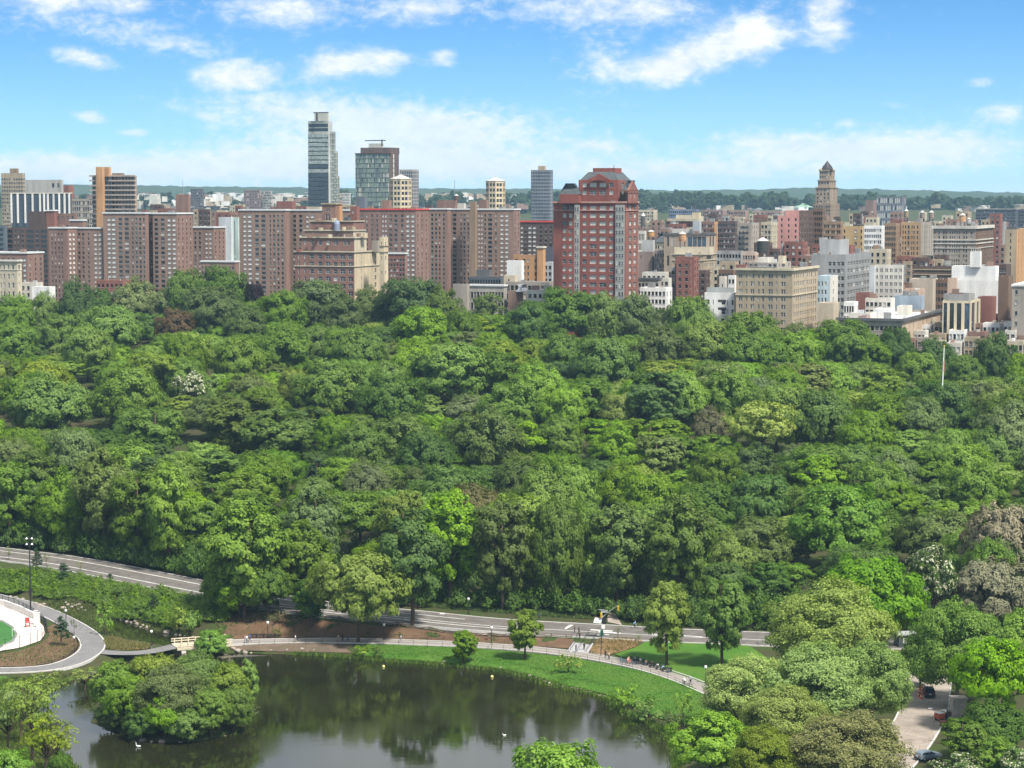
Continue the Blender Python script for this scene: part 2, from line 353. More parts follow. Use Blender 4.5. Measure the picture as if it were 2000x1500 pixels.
def asphalt(name, color, wear=.25, scale=.35):
    m, nt = newmat(name); g = nt.n('ShaderNodeNewGeometry'); P = g.outputs['Position']
    n1 = nt.noise(P, scale, 5, .65); n2 = nt.noise(P, scale * 16, 3, .7)
    v = nt.m('ADD', nt.m('MULTIPLY', n1, .65), nt.m('MULTIPLY', n2, .35)); f = nt.ramp(v, .33, .67, 1 - wear, 1 + wear)
    h = nt.n('ShaderNodeVectorMath', operation='SCALE'); h.inputs[0].default_value = color; nt.put(h.inputs['Scale'], f)
    vo = nt.n('ShaderNodeTexVoronoi', feature='DISTANCE_TO_EDGE'); vo.inputs['Scale'].default_value = .16; nt.put(vo.inputs['Vector'], P)
    crack = nt.ramp(vo.outputs['Distance'], 0, .012, .55, 1.0)
    h2 = nt.n('ShaderNodeVectorMath', operation='SCALE'); nt.put(h2.inputs[0], h.outputs[0]); nt.put(h2.inputs['Scale'], crack)
    done(nt, pbr(nt, h2.outputs[0], .85, .25)); return m
M_ASPH = asphalt('drive_asphalt', (.125, .113, .100)); M_PATHA = asphalt('path_asphalt', (.165, .158, .155), .15); M_PATHT = asphalt('path_pale_asphalt', (.25, .225, .20), .12)
M_STREET = asphalt('worn_street_surface', (.29, .245, .205), .22, .25); M_KERB = plain('kerb_stone', (.48, .46, .43), .8)
M_LINE = plain('road_paint', (.62, .61, .57), .7, var=.25, scale=.8)

# ---- one sheet of ground out to the far hills
def lines(spec):
    out = []
    for a, b, s in spec: out += list(np.arange(a, b, s))
    return np.array(out)
gy = lines([(150, 306, 12), (306, 560, 1.8), (560, 960, 5), (960, 2400, 30), (2400, 9000, 120)])
gxp = lines([(0, 140, 1.8), (140, 320, 9), (320, 1000, 40), (1000, 4200, 160)]); gx = np.concatenate([-gxp[:0:-1], gxp])
XX, YY = np.meshgrid(gx, gy); ZZ = ground_z(XX.ravel(), YY.ravel())
def grid_mesh(name, V, nx, ny, mat):
    i = np.arange(ny - 1)[:, None] * nx + np.arange(nx - 1)[None, :]
    q = np.stack([i, i + 1, i + nx + 1, i + nx], -1).reshape(-1, 4)
    me = bpy.data.meshes.new(name); me.vertices.add(len(V)); me.vertices.foreach_set('co', V.astype(np.float32).ravel())
    me.loops.add(q.size); me.loops.foreach_set('vertex_index', q.ravel().astype(np.int32)); me.polygons.add(len(q))
    me.polygons.foreach_set('loop_start', np.arange(0, q.size, 4, dtype=np.int32)); me.polygons.foreach_set('use_smooth', np.ones(len(q), bool))
    me.materials.append(mat); me.update(); me.validate(); return me
link('ground', grid_mesh('ground', np.stack([XX.ravel(), YY.ravel(), ZZ], 1), len(gx), len(gy), M_GROUND), kind='structure')

ground_exact = ground_z; ZG = ZZ.reshape(len(gy), len(gx))
def ground_z(X, Y):
    """height of the ground sheet itself"""
    X = np.atleast_1d(np.asarray(X, float)); Y = np.atleast_1d(np.asarray(Y, float))
    i = np.clip(np.searchsorted(gx, X) - 1, 0, len(gx) - 2); j = np.clip(np.searchsorted(gy, Y) - 1, 0, len(gy) - 2)
    a = np.clip((X - gx[i]) / (gx[i + 1] - gx[i]), 0, 1); c = np.clip((Y - gy[j]) / (gy[j + 1] - gy[j]), 0, 1)
    return (ZG[j, i] * (1 - a) + ZG[j, i + 1] * a) * (1 - c) + (ZG[j + 1, i] * (1 - a) + ZG[j + 1, i + 1] * a) * c
def sheet_from(name, pts, mat, lift=.14, step=3.0, z=None, kind='structure', parent=None):
    """a draped sheet inside an outline (points with x, y)"""
    P = np.array([(p[0], p[1]) for p in pts]); lo, hi = P.min(0), P.max(0)
    gxs, gys = np.arange(lo[0] + .5, hi[0], step), np.arange(lo[1] + .5, hi[1], step)
    Q = np.array([(x, y) for x in gxs for y in gys]) if len(gxs) and len(gys) else np.zeros((0, 2))
    if len(Q):
        vp = [Vector((p[0], p[1], 0)) for p in pts]; Q = Q[inside(Q, vp) & (seg_dist(Q, vp, True) > step * .3)]
    V = [Vector(p) for p in P] + [Vector(q) for q in Q]; n = len(P)
    vs, es, fs, *_ = delaunay_2d_cdt(V, [(i, (i + 1) % n) for i in range(n)], [], 1, 1e-4)
    X = np.array([v.x for v in vs]); Y = np.array([v.y for v in vs]); Z = (ground_z(X, Y) + lift) if z is None else np.full(len(X), z)
    me = bpy.data.meshes.new(name); me.from_pydata([tuple(v) for v in np.stack([X, Y, Z], 1)], [], [tuple(f) for f in fs])
    me.materials.append(mat); me.polygons.foreach_set('use_smooth', [True] * len(me.polygons)); me.update()
    if len(me.polygons) and me.polygons[0].normal.z < 0: me.flip_normals()
    return link(name, me, parent, kind=kind)
def px_poly(pxs): return [hit(*p) for p in pxs]
def ribbon(name, line, width, mat, lift=.16, kerb=0.0, kind='structure', off=0.0, flat=True):
    """road or path laid along a centre line; with kerb > 0 raised kerbs of that height on both sides"""
    L = densify(line, 2.5); mb = MB(); rows = []
    for k, p in enumerate(L):
        d = (L[min(k + 1, len(L) - 1)] - L[max(k - 1, 0)]); d.z = 0; d.normalize(); nrm = Vector((-d.y, d.x, 0))
        z = p.z + lift; rows.append((p + nrm * (off - width / 2), p + nrm * (off + width / 2), z, nrm))
    for a, b in zip(rows[:-1], rows[1:]):
        mb.poly([(a[1].x, a[1].y, a[2]), (a[0].x, a[0].y, a[2]), (b[0].x, b[0].y, b[2]), (b[1].x, b[1].y, b[2])])
    o = mb.build(name, mat, kind=kind)
    if o.data.polygons[0].normal.z < 0: o.data.flip_normals()
    if kerb:
        for s in (0, 1):
            mk = MB(); sg = (-1, 1)[s]
            for a, b in zip(rows[:-1], rows[1:]):
                A, Bq = a[s], b[s]; A2 = A + a[3] * sg * .28; B2 = Bq + b[3] * sg * .28; za, zb = a[2] + kerb, b[2] + kerb
                mk.poly([(A.x, A.y, za), (Bq.x, Bq.y, zb), (B2.x, B2.y, zb), (A2.x, A2.y, za)])
                mk.poly([(A.x, A.y, a[2] - .1), (Bq.x, Bq.y, b[2] - .1), (Bq.x, Bq.y, zb), (A.x, A.y, za)])
                mk.poly([(A2.x, A2.y, a[2] - .5), (A2.x, A2.y, za), (B2.x, B2.y, zb), (B2.x, B2.y, b[2] - .5)])
            mk.build('kerb', M_KERB, kind='structure')
    return o
ribbon('drive', DRIVE, 14.5, M_ASPH, .16, .12)
def part_line(line, t0, t1):
    n = len(line); return line[int(t0 * (n - 1)):int(t1 * (n - 1)) + 1]
for nm, off, w, rng_ in (('lane_marking', -3.6, .22, (0, .55)), ('lane_marking', 3.2, .22, (0, .62)), ('lane_marking', 1.0, .18, (.35, .8))):
    ribbon(nm, part_line(densify(DRIVE, 3), *rng_), w * 1.6, M_LINE, .17, 0, off=-off)
ribbon('path', PATH, 4.6, M_PATHT, .12, .10); ribbon('path', LOOP, 4.8, M_PATHA, .12, .10); ribbon('path', SPUR, 4.0, M_PATHA, .125, 0)
ribbon('street', STREET, 8.4, M_STREET, .12, .12)
# worn patches and crossing paint on the drive by the lights
for a in ((1110, 1226, .8, 5), (1175, 1233, 5.0, 1.0), (1190, 1237, 5.0, .9), (1172, 1240, 4, .8), (1290, 1241, 5, .5), (1350, 1244, 5, .5), (880, 1207, .5, 3.5), (860, 1200, 2.2, 1.0), (1040, 1224, .6, 3), (300, 1120, .5, 4)):
    p = hit(a[0], a[1]); mb = MB(); mb.box((0, 0, 0), (a[2], a[3], .01)); mb.build('road_marking', M_LINE, loc=(p.x, p.y, p.z + .19), rz=-.35, kind='structure')

# ---- lawns, beds, banks
lower = [(690, 1279), (760, 1288), (850, 1294), (930, 1302), (990, 1309), (1040, 1320), (1085, 1335), (1130, 1345), (1185, 1357), (1230, 1378), (1290, 1405), (1360, 1420), (1400, 1400), (1380, 1362), (1352, 1342)]
upper = [(1310, 1328), (1250, 1311), (1180, 1297), (1120, 1287), (1050, 1278), (950, 1269), (850, 1264), (760, 1260), (700, 1259)]
sheet_from('lawn', px_poly(lower + upper), M_LAWN)
sheet_from('lawn', px_poly([(1200, 1279), (1240, 1266), (1262, 1254), (1330, 1257), (1460, 1260), (1520, 1300), (1460, 1350), (1400, 1345), (1350, 1326), (1300, 1310), (1250, 1295)]), M_LAWN)
sheet_from('lawn', px_poly([(-20, 1322), (10, 1322), (32, 1334), (20, 1352), (-20, 1358)]), M_LAWN)
sheet_from('mulch_bed', px_poly([(420, 1215), (470, 1198), (520, 1196), (560, 1203), (650, 1216), (780, 1226), (900, 1238), (1000, 1243), (1100, 1247), (1122, 1251), (1112, 1267), (1050, 1264), (950, 1256), (850, 1251), (700, 1247), (560, 1246), (470, 1250), (420, 1245)]), M_MULCH)
sheet_from('mulch_bed', px_poly([(92, 1228), (97, 1243), (80, 1258), (40, 1272), (-10, 1280), (-10, 1303), (60, 1302), (115, 1294), (150, 1276), (160, 1258), (150, 1243), (120, 1226), (104, 1220)]), M_MULCH)
sheet_from('straw_bed', px_poly([(1152, 1270), (1172, 1248), (1215, 1246), (1258, 1250), (1242, 1264), (1205, 1276), (1178, 1281), (1155, 1278)]), M_STRAW)
sheet_from('rough_bed', px_poly([(202, 1250), (216, 1244), (250, 1254), (298, 1261), (292, 1268), (240, 1271), (208, 1268)]), M_STRAW)
sheet_from('rocky_bank', px_poly([(448, 1262), (520, 1259), (600, 1257), (690, 1259), (685, 1276), (600, 1275), (520, 1273), (452, 1271)]), M_SOIL)
sheet_from('verge', px_poly([(820, 1184), (900, 1190), (1000, 1198), (1110, 1206), (1160, 1210), (1150, 1196), (1000, 1180), (900, 1172), (830, 1174)]), M_ROUGH)
sheet_from('forest_path', px_poly([(1187, 1216), (1215, 1222), (1205, 1205), (1195, 1190), (1188, 1180), (1183, 1182), (1186, 1200)]), M_STREET)

# ---- water
m_water, nt = newmat('pond_water'); g = nt.n('ShaderNodeNewGeometry'); mp = nt.n('ShaderNodeMapping'); mp.inputs['Scale'].default_value = (.25, 1.0, 1); nt.put(mp.inputs[0], g.outputs['Position'])
n1 = nt.noise(mp.outputs[0], .9, 3, .6); n2 = nt.noise(g.outputs['Position'], .05, 3)
p = pbr(nt, nt.mix(nt.ramp(n2, .35, .65), (.012, .013, .005, 1), (.018, .018, .007, 1)), nt.ramp(n2, .40, .65, .03, .10), .5); p.inputs['IOR'].default_value = 1.45
bp = nt.n('ShaderNodeBump'); bp.inputs['Strength'].default_value = .06; bp.inputs['Distance'].default_value = .12; nt.put(bp.inputs['Height'], n1); nt.put(p.inputs['Normal'], bp.outputs[0]); done(nt, p)
def grow(poly, d):
    c = sum(poly, Vector()) / len(poly); out = []; n = len(poly)
    for i, p in enumerate(poly):
        t = poly[(i + 1) % n] - poly[i - 1]; t.z = 0; t.normalize(); nrm = Vector((-t.y, t.x, 0)); q = p + nrm * d
        if inside(np.array([[q.x, q.y]]), poly)[0]: q = p - nrm * d
        out.append(q)
    return out
sheet_from('pond_water', grow(POND, .2), m_water, z=0.0, step=40)
sheet_from('stream_water', grow(STREAM, .15), m_water, z=0.25, step=40)
# ---------------------------------------------------------------- trees: prototypes of crowns and trunks, then one copy per tree
def leaf_mesh(name, C, N, S, mat, rs, stretch=1.0):
    """C centres, N normals, S sizes -> one small folded rhomb (two triangles) per spray of leaves"""
    n = len(C); up = rs.normal(size=(n, 3)); t = np.cross(N, up); t /= np.linalg.norm(t, axis=1)[:, None] + 1e-9; b = np.cross(N, t)
    s = S[:, None]; a1 = s * (.75 + .5 * rs.random((n, 1))) * stretch; a2 = s * (.5 + .35 * rs.random((n, 1)))
    fold = N * s * (rs.random((n, 1)) - .3) * .5
    V = np.stack([C + t * a1, C + b * a2 + fold, C - t * a1, C - b * a2 + fold], 1).reshape(-1, 3)
    i = np.arange(n)[:, None] * 4; T = np.concatenate([i + [0, 1, 2], i + [0, 2, 3]], 1).reshape(-1, 3)
    me = bpy.data.meshes.new(name); me.vertices.add(len(V)); me.vertices.foreach_set('co', V.astype(np.float32).ravel())
    me.loops.add(T.size); me.loops.foreach_set('vertex_index', T.ravel().astype(np.int32)); me.polygons.add(len(T))
    me.polygons.foreach_set('loop_start', np.arange(0, T.size, 3, dtype=np.int32))
    at_ = me.attributes.new('leaf', 'FLOAT', 'POINT'); at_.data.foreach_set('value', np.repeat(rs.random(n), 4).astype(np.float32))
    me.materials.append(mat); me.update(); return me
def unit(rs, n, zmin=-1.0):
    z = rs.uniform(zmin, 1, n); a = rs.uniform(0, 2 * math.pi, n); r = np.sqrt(1 - z * z)
    return np.stack([r * np.cos(a), r * np.sin(a), z], 1)
def clump_points(rs, clumps, sub, leaves, size, flat=.85, outward=.75, jit=.30):
    """two levels of clumps -> leaf centres and normals"""
    Cs, Ns, Ss = [], [], []; cc = np.array([q[0] for q in clumps]); ctr = cc.mean(0); ctr[2] -= 1.0; rad = np.abs(cc - ctr).max()
    for (c, r) in clumps:
        d = unit(rs, sub, -.55); sc_ = c + d * r * np.array([1, 1, flat]) * rs.uniform(.55, .95, (sub, 1)); sr = r * rs.uniform(.30, .48, sub)
        n = max(6, int(leaves * (r / 2.4) ** 1.6))
        k = rs.integers(0, sub, n); dd = unit(rs, n, -.75)
        p = sc_[k] + dd * (sr[k] * rs.uniform(.55, 1.12, n))[:, None] * np.array([1, 1, flat])
        N = dd * outward * .7 + (sc_[k] - c) / r * .45 + (p - ctr) / rad * .95 + rs.normal(size=(n, 3)) * jit + np.array([0, 0, .22])
        N /= np.linalg.norm(N, axis=1)[:, None] + 1e-9
        Cs.append(p); Ns.append(N); Ss.append(size * rs.uniform(.6, 1.35, n))
    return np.concatenate(Cs), np.concatenate(Ns), np.concatenate(Ss)
def trunk_mesh(name, rs, H, clumps, r0=.42, fork=.35, n_limb=14, bark=None):
    mb = MB(); zf = H * fork; lean = rs.normal(size=2) * .3
    top = Vector((lean[0], lean[1], H * .82))
    mb.tube([(0, 0, -.6), (0, 0, .4), (lean[0] * .4, lean[1] * .4, zf), tuple(top)], [r0 * 1.45, r0, r0 * .8, r0 * .18], 8)
    idx = rs.permutation(len(clumps))[:n_limb]
    for i in idx:
        c = Vector(clumps[i][0]); t = rs.uniform(.55, 1.0); s = Vector((lean[0] * .4, lean[1] * .4, zf)).lerp(top, max(0, (c.z - zf) / H * .6 * t))
        mid = s.lerp(c, .5) + Vector((0, 0, -.06 * (c - s).length)) + Vector(rs.normal(size=3) * .25)
        mb.tube([s, mid, c], [r0 * .42, r0 * .26, r0 * .07], 5)
    return mb.mesh(name, bark or BARK, True)
def shape_clumps(rs, kind, Rr, H, z0, n):
    """clump centres and radii for a crown of radius Rr between heights z0 and H"""
    out = []; zc, hz = (z0 + H) / 2, (H - z0) / 2
    tries = 0
    while len(out) < n and tries < 4000:
        tries += 1
        d = unit(rs, 1, -.8)[0]; q = rs.uniform(.62, .82) if len(out) % 4 else rs.uniform(.1, .45)
        t = (d[2] * q + 1) / 2
        if kind == 'dome': w = 1.0 if t > .35 else .72 + .8 * t
        elif kind == 'oval': w = (.62 + .5 * t) if t < .55 else 1.05 - .55 * (t - .55)
        elif kind == 'cone': w = 1.12 * (1 - t) + .10
        elif kind == 'vase': w = .45 + .75 * t
        else: w = 1.0
        c = np.array([d[0] * Rr * q * w * 1.05, d[1] * Rr * q * w * 1.05, zc + d[2] * hz * q])
        r = Rr * rs.uniform(.22, .33) * (.62 if kind == 'cone' else 1.0)
        if kind == 'oval': r *= .9
        if all(np.linalg.norm((c - o[0]) * np.array([1, 1, 1.2])) > .62 * max(r, o[1]) for o in out): out.append((c, r))
    return out
PROTO = {}
def add_proto(key, seed, kind, Rr, H, z0, n, sub, leaves, size, mat=LEAF, bark=None, n_limb=14, r0=.42, outward=.75, flat=.85, stretch=1.0, fork=.35, jit=.30):
    rs = np.random.default_rng(seed); cl = shape_clumps(rs, kind, Rr, H, z0, n)
    C, N, S = clump_points(rs, cl, sub, leaves, size, flat, outward, jit)
    lo = C.min(0); hi = C.max(0)
    PROTO.setdefault(key, []).append(dict(crown=leaf_mesh('crown', C, N, S, mat, rs, stretch), trunk=trunk_mesh('trunk', rs, H, cl, r0, fork, n_limb, bark),
                                          R=float((hi[0] - lo[0] + hi[1] - lo[1]) / 4), H=float(np.percentile(C[:, 2], 99.5))))
for s in range(5): add_proto('dome', 10 + s, 'dome', 9.5, 17, .6, 62, 11, 500, .285, jit=.27)
for s in range(4): add_proto('oval', 30 + s, 'oval', 7.2, 19, .4, 64, 10, 640, .275, jit=.27)
for s in range(2): add_proto('airy', 50 + s, 'vase', 8.5, 17, 4.0, 36, 8, 260, .29, n_limb=24, flat=.65)
for s in range(2): add_proto('plane', 60 + s, 'dome', 10.0, 19, .8, 74, 16, 900, .215, bark=BARK_PALE, n_limb=26, jit=.62)
for s in range(2): add_proto('bright', 70 + s, 'dome', 9.0, 16, .8, 60, 9, 520, .28, flat=.8)
for s in range(2): add_proto('cone', 80 + s, 'cone', 3.6, 13, -1.6, 76, 6, 620, .22, r0=.2, n_limb=20)
add_proto('conifer', 90, 'cone', 3.0, 10, .4, 60, 6, 520, .18, r0=.18, flat=.45)
add_proto('weeping', 95, 'dome', 10.0, 17, 3.5, 48, 9, 480, .26, stretch=1.5, n_limb=22, flat=.8)
add_proto('twiggy', 98, 'dome', 9.0, 15, 3.0, 46, 10, 620, .20, mat=TWIG, stretch=2.2, bark=BARK_PALE, n_limb=36, flat=.9)
add_proto('bloom', 100, 'oval', 6.0, 14, 2.5, 34, 8, 420, .28, mat=LEAF_BLOOM)
add_proto('bloom2', 101, 'dome', 6.0, 12, 4.0, 26, 8, 260, .28, mat=LEAF_BLOOM2)
add_proto('sparse', 104, 'vase', 5.5, 13, 3.5, 26, 6, 110, .24, n_limb=26, r0=.26, flat=.5)
for s in range(2): add_proto('shrub', 110 + s, 'dome', 2.2, 2.6, .1, 16, 7, 300, .15, r0=.08, n_limb=6, fork=.1)
for s in range(2): add_proto('sapling', 115 + s, 'oval', 1.6, 5.0, .9, 18, 6, 160, .14, r0=.07, n_limb=10)
GREEN = dict(deep=(0.082, 0.154, 0.026), mid=(0.130, 0.220, 0.027), dull=(0.116, 0.169, 0.037), fresh=(0.171, 0.286, 0.028), bright=(0.168, 0.316, 0.023), yellow=(0.235, 0.310, 0.042), lime=(0.204, 0.277, 0.040), grey=(0.150, 0.205, 0.062),
             bronze=(0.135, 0.135, 0.050), brown=(0.155, 0.105, 0.058), pale=(0.275, 0.365, 0.105), pale2=(0.200, 0.280, 0.080), twig=(0.175, 0.185, 0.090), twig2=(0.175, 0.168, 0.090), olive=(0.225, 0.250, 0.095), purple=(0.029, 0.017, 0.020), pine=(0.042, 0.089, 0.034), bloom=(0.087, 0.154, 0.030))
trees = []                       # (x, y, z, radius, height) of all placed
def put_tree(key, loc, rad, height, colour, label, cat='tree', group=None, name='tree', seed=None):
    pr = PROTO[key]; k = (seed if seed is not None else int(rng.integers(0, 99))) % len(pr); p = pr[k]
    e = empty(name, loc, float(rng.uniform(0, 6.28)), label=label, cat=cat, group=group)
    s = rad / p['R']; h = height / p['H']
    c = GREEN[colour] if isinstance(colour, str) else colour
    j = rng.uniform(.82, 1.2); j2 = rng.uniform(.93, 1.08); jit = (c[0] * j * j2, c[1] * j, c[2] * j * rng.uniform(.85, 1.15), 1)
    for nm in ('trunk', 'crown'):
        o = link(nm, p[nm], e); o.scale = (s, s, h); o.color = jit
    trees.append((loc[0], loc[1], loc[2], rad, height)); return e
def spot_for(px, ytop, wpx, h=None):
    """depth at which a tree of that crown width, standing on the hill, shows its top at that row"""
    Ys = np.linspace(505, 950, 446); Xs = kx(px, ytop) * Ys; z = ground_z(Xs, Ys); top = HC + kz(ytop) * Ys; ok_ = Ys < avenue(px) - 14
    hh = np.clip(wpx / F * Ys * .62 + 6, 9, 22) if h is None else np.full_like(Ys, h)
    i = int(np.argmin(np.where(ok_, np.abs(top - z - hh), 1e9)))
    return float(Xs[i]), float(Ys[i]), float(z[i]), float(top[i] - z[i])
WORDS = dict(deep='dark green', mid='mid-green', dull='dull green', fresh='fresh green', bright='vivid bright-green', yellow='yellow-flushed', lime='yellow-green', grey='grey-green', bronze='bronze-tinged', brown='reddish-brown',
             pale='pale olive', pale2='olive-green', twig='grey-brown budding', twig2='brown budding', purple='dark purple', pine='blue-green', bloom='white-flowering', olive='bronze-olive')
SHAPE = dict(dome='round-crowned', oval='tall oval', airy='vase-shaped', plane='spreading billowy', bright='dense domed', cone='conical', conifer='conical evergreen', weeping='drooping-branched', twiggy='fine-twigged rounded', bloom='flowering oval', bloom2='blossom-covered', sparse='thin sparse', shrub='low bushy', sapling='slender young')
def zone(Y): return 'at the wood edge' if Y < 560 else ('on the wooded slope' if Y < 690 else 'high in the woods')
MARKS = [(spot_for(x, y, w)[:2], t) for x, y, w, t in ((1480, 787, 150, 'the yellow-flushed open tree'), (372, 727, 76, 'the white-blossomed tree'), (497, 554, 46, 'the dark purple tree'), (340, 605, 86, 'the reddish-brown tree'), (1645, 952, 216, 'the widest vivid green dome'), (1206, 832, 122, 'the small vivid green dome'), (925, 948, 125, 'the bronze-tinged tree'), (620, 898, 66, 'the conical blue-green tree'), (1722, 716, 90, 'the pale oval tree near the flagpole'), (290, 688, 130, 'the yellow-green vase tree'))]
MARKS += [((kx(x, 700) * (avenue(x) - 12), avenue(x) - 12), t) for x, t in ((20, 'the cream corner house'), (240, 'the long brick slab'), (640, 'the stepped brick house'), (940, 'the low stone school'), (1160, 'the red brick tower'), (1350, 'the cream terrace house'), (1510, 'the tan stone apartment house'), (1700, 'the long silver-roofed building'), (1930, 'the low row houses'))]
MARKS += [((hit(x, y).x, hit(x, y).y), t) for x, y, t in ((60, 1060, 'the drive by the floodlight mast'), (480, 1150, 'the tree spilling over the drive'), (700, 1180, 'the drooping yellow-green tree'), (1000, 1195, 'the verge lamp'), (1180, 1215, 'the traffic signal'), (1400, 1225, 'the young upper-lawn trees'), (1705, 1240, 'the maple behind the plane trees'), (1945, 1230, 'the fuzzy grey-brown tree'))]
MARKS += [((kx(1836, 750) * 690, 690.), 'the white flagpole'), ((kx(200, 850) * 640, 640.), 'the slope above the ground cover bank'), ((kx(1000, 850) * 640, 640.), 'the mid slope above the traffic signal'), ((kx(700, 800) * 660, 660.), 'the hollow above the drooping tree')]
def tree_label(c, kd, x, y, r):
    near = sorted(((x - m[0]) ** 2 + (y - m[1]) ** 2, m, t) for m, t in MARKS); d, m, t = near[0]; dx, dy = x - m[0], y - m[1]
    if d < 9: return f"{WORDS[c]} {SHAPE[kd]} tree {zone(y)}"
    rel = ('just ' if d < 330 else '') + ('uphill of' if dy > abs(dx) else ('downhill of' if -dy > abs(dx) else 'level with'))
    size = 'large ' if r > 10.4 else ('small ' if r < 7.4 else '')
    lab = f"{size}{WORDS[c]} {SHAPE[kd]} tree {rel} {t}"
    for _, _, t2 in near[1:4]:
        if lab not in used_labels: break
        alt = f"{size}{WORDS[c]} {SHAPE[kd]} tree between {t} and {t2}"
        if len(alt.split()) > 16: alt = alt.replace(size, '', 1) if size else alt
        if len(alt.split()) <= 16: lab = alt
    used_labels.add(lab); return lab
used_labels = set()
named = [
 (30, 579, 110, 'mid', 'dome'), (86, 572, 70, 'fresh', 'dome'), (195, 566, 80, 'deep', 'dome'), (330, 566, 90, 'grey', 'dome'), (480, 600, 100, 'dull', 'dome'), (670, 585, 100, 'dull', 'dome'), (862, 560, 90, 'dull', 'dome'), (905, 605, 80, 'mid', 'dome'), (1030, 596, 100, 'deep', 'dome'),
 (1175, 574, 100, 'mid', 'dome'), (1300, 606, 90, 'dull', 'dome'), (1500, 655, 100, 'mid', 'dome'), (1605, 645, 100, 'fresh', 'dome'), (1700, 655, 100, 'mid', 'dome'), (1885, 695, 90, 'mid', 'dome'), (1985, 692, 80, 'fresh', 'dome'), (1790, 690, 100, 'fresh', 'dome'), (20, 630, 120, 'mid', 'dome'), (170, 640, 120, 'fresh', 'dome'), (560, 640, 130, 'mid', 'dome'), (700, 640, 120, 'mid', 'dome'),
 # px, top row, crown width px, colour, shape
 (340, 605, 86, 'brown', 'dome'), (372, 727, 84, 'bloom', 'bloom2'), (497, 554, 46, 'purple', 'dome'), (265, 546, 118, 'grey', 'dome'), (148, 545, 96, 'deep', 'dome'), (362, 530, 112, 'dull', 'dome'), (432, 524, 120, 'deep', 'dome'),
 (415, 562, 142, 'dull', 'dome'), (620, 549, 150, 'dull', 'dome'), (550, 570, 110, 'mid', 'dome'), (820, 602, 126, 'fresh', 'bright'), (800, 546, 150, 'deep', 'dome'), (722, 562, 110, 'dull', 'dome'), (880, 674, 180, 'mid', 'bright'), (1000, 742, 150, 'fresh', 'dome'),
 (950, 798, 165, 'dull', 'dome'), (1206, 832, 122, 'bright', 'bright'), (1285, 852, 105, 'lime', 'oval'), (1480, 787, 150, 'yellow', 'airy'), (1392, 797, 95, 'bronze', 'dome'), (1645, 952, 216, 'bright', 'bright'),
 (1722, 716, 90, 'lime', 'oval'), (1800, 778, 115, 'grey', 'dome'), (925, 948, 125, 'bronze', 'dome'), (1010, 972, 200, 'lime', 'dome'), (810, 992, 120, 'fresh', 'oval'), (620, 898, 66, 'pine', 'cone'),
 (715, 900, 110, 'grey', 'dome'), (956, 574, 76, 'dull', 'airy'), (1100, 566, 178, 'deep', 'dome'), (1350, 582, 110, 'mid', 'dome'), (1240, 577, 110, 'dull', 'dome'), (1100, 648, 110, 'mid', 'dome'), (1385, 628, 130, 'lime', 'dome'), (1450, 640, 120, 'mid', 'dome'),
 (1650, 627, 140, 'mid', 'dome'), (1560, 650, 110, 'fresh', 'dome'), (1750, 642, 90, 'deep', 'dome'), (1825, 660, 100, 'deep', 'dome'), (1945, 653, 92, 'deep', 'dome'), (1290, 640, 120, 'dull', 'dome'), (1180, 660, 150, 'mid', 'dome'),
 (290, 688, 130, 'lime', 'airy'), (100, 735, 190, 'fresh', 'dome'), (250, 720, 150, 'mid', 'dome'), (640, 705, 170, 'mid', 'dome'), (760, 730, 150, 'deep', 'dome'), (470, 660, 130, 'fresh', 'dome'), (120, 615, 100, 'mid', 'dome'), (215, 600, 140, 'fresh', 'dome'),
 (540, 800, 150, 'mid', 'oval'), (480, 928, 130, 'fresh', 'oval'), (300, 800, 120, 'mid', 'oval'), (340, 890, 130, 'fresh', 'dome'), (190, 975, 90, 'grey', 'oval'), (60, 880, 120, 'mid', 'oval'), (700, 830, 120, 'mid', 'dome'), (830, 840, 130, 'deep', 'dome'),
 (1230, 1045, 130, 'grey', 'dome'), (1140, 990, 130, 'mid', 'dome'), (1350, 1000, 120, 'grey', 'dome'), (1400, 880, 120, 'mid', 'dome'), (1480, 930, 150, 'deep', 'dome'), (1600, 765, 150, 'mid', 'dome'), (1690, 805, 120, 'fresh', 'dome'),
 (1880, 870, 130, 'fresh', 'dome'), (1940, 840, 120, 'mid', 'dome'), (1910, 905, 140, 'mid', 'dome'), (1760, 945, 100, 'fresh', 'oval'), (1600, 890, 110, 'fresh', 'oval'), (1820, 1068, 92, 'bloom', 'bloom'), (1290, 730, 150, 'deep', 'oval'), (1090, 815, 110, 'mid', 'dome'),
 (1100, 760, 110, 'fresh', 'dome'), (1210, 770, 90, 'lime', 'dome'), (590, 1010, 120, 'mid', 'oval'), (1430, 1040, 110, 'lime', 'dome'), (1500, 1100, 100, 'deep', 'oval'), (400, 980, 110, 'mid', 'oval'), (280, 960, 110, 'deep', 'oval'), (110, 950, 120, 'deep', 'oval'), (20, 940, 110, 'deep', 'oval')]
named_at = []
for px, yt, w, c, kd in named:
    x, y, z, h = spot_for(px, yt, w); named_at.append((px, yt, w, y))
    put_tree(kd, (x, y, z), w / F * y / 2, h, c, tree_label(c, kd, x, y, w / F * y / 2), group=f"{WORDS[c]} {SHAPE[kd]} trees {zone(y)}")
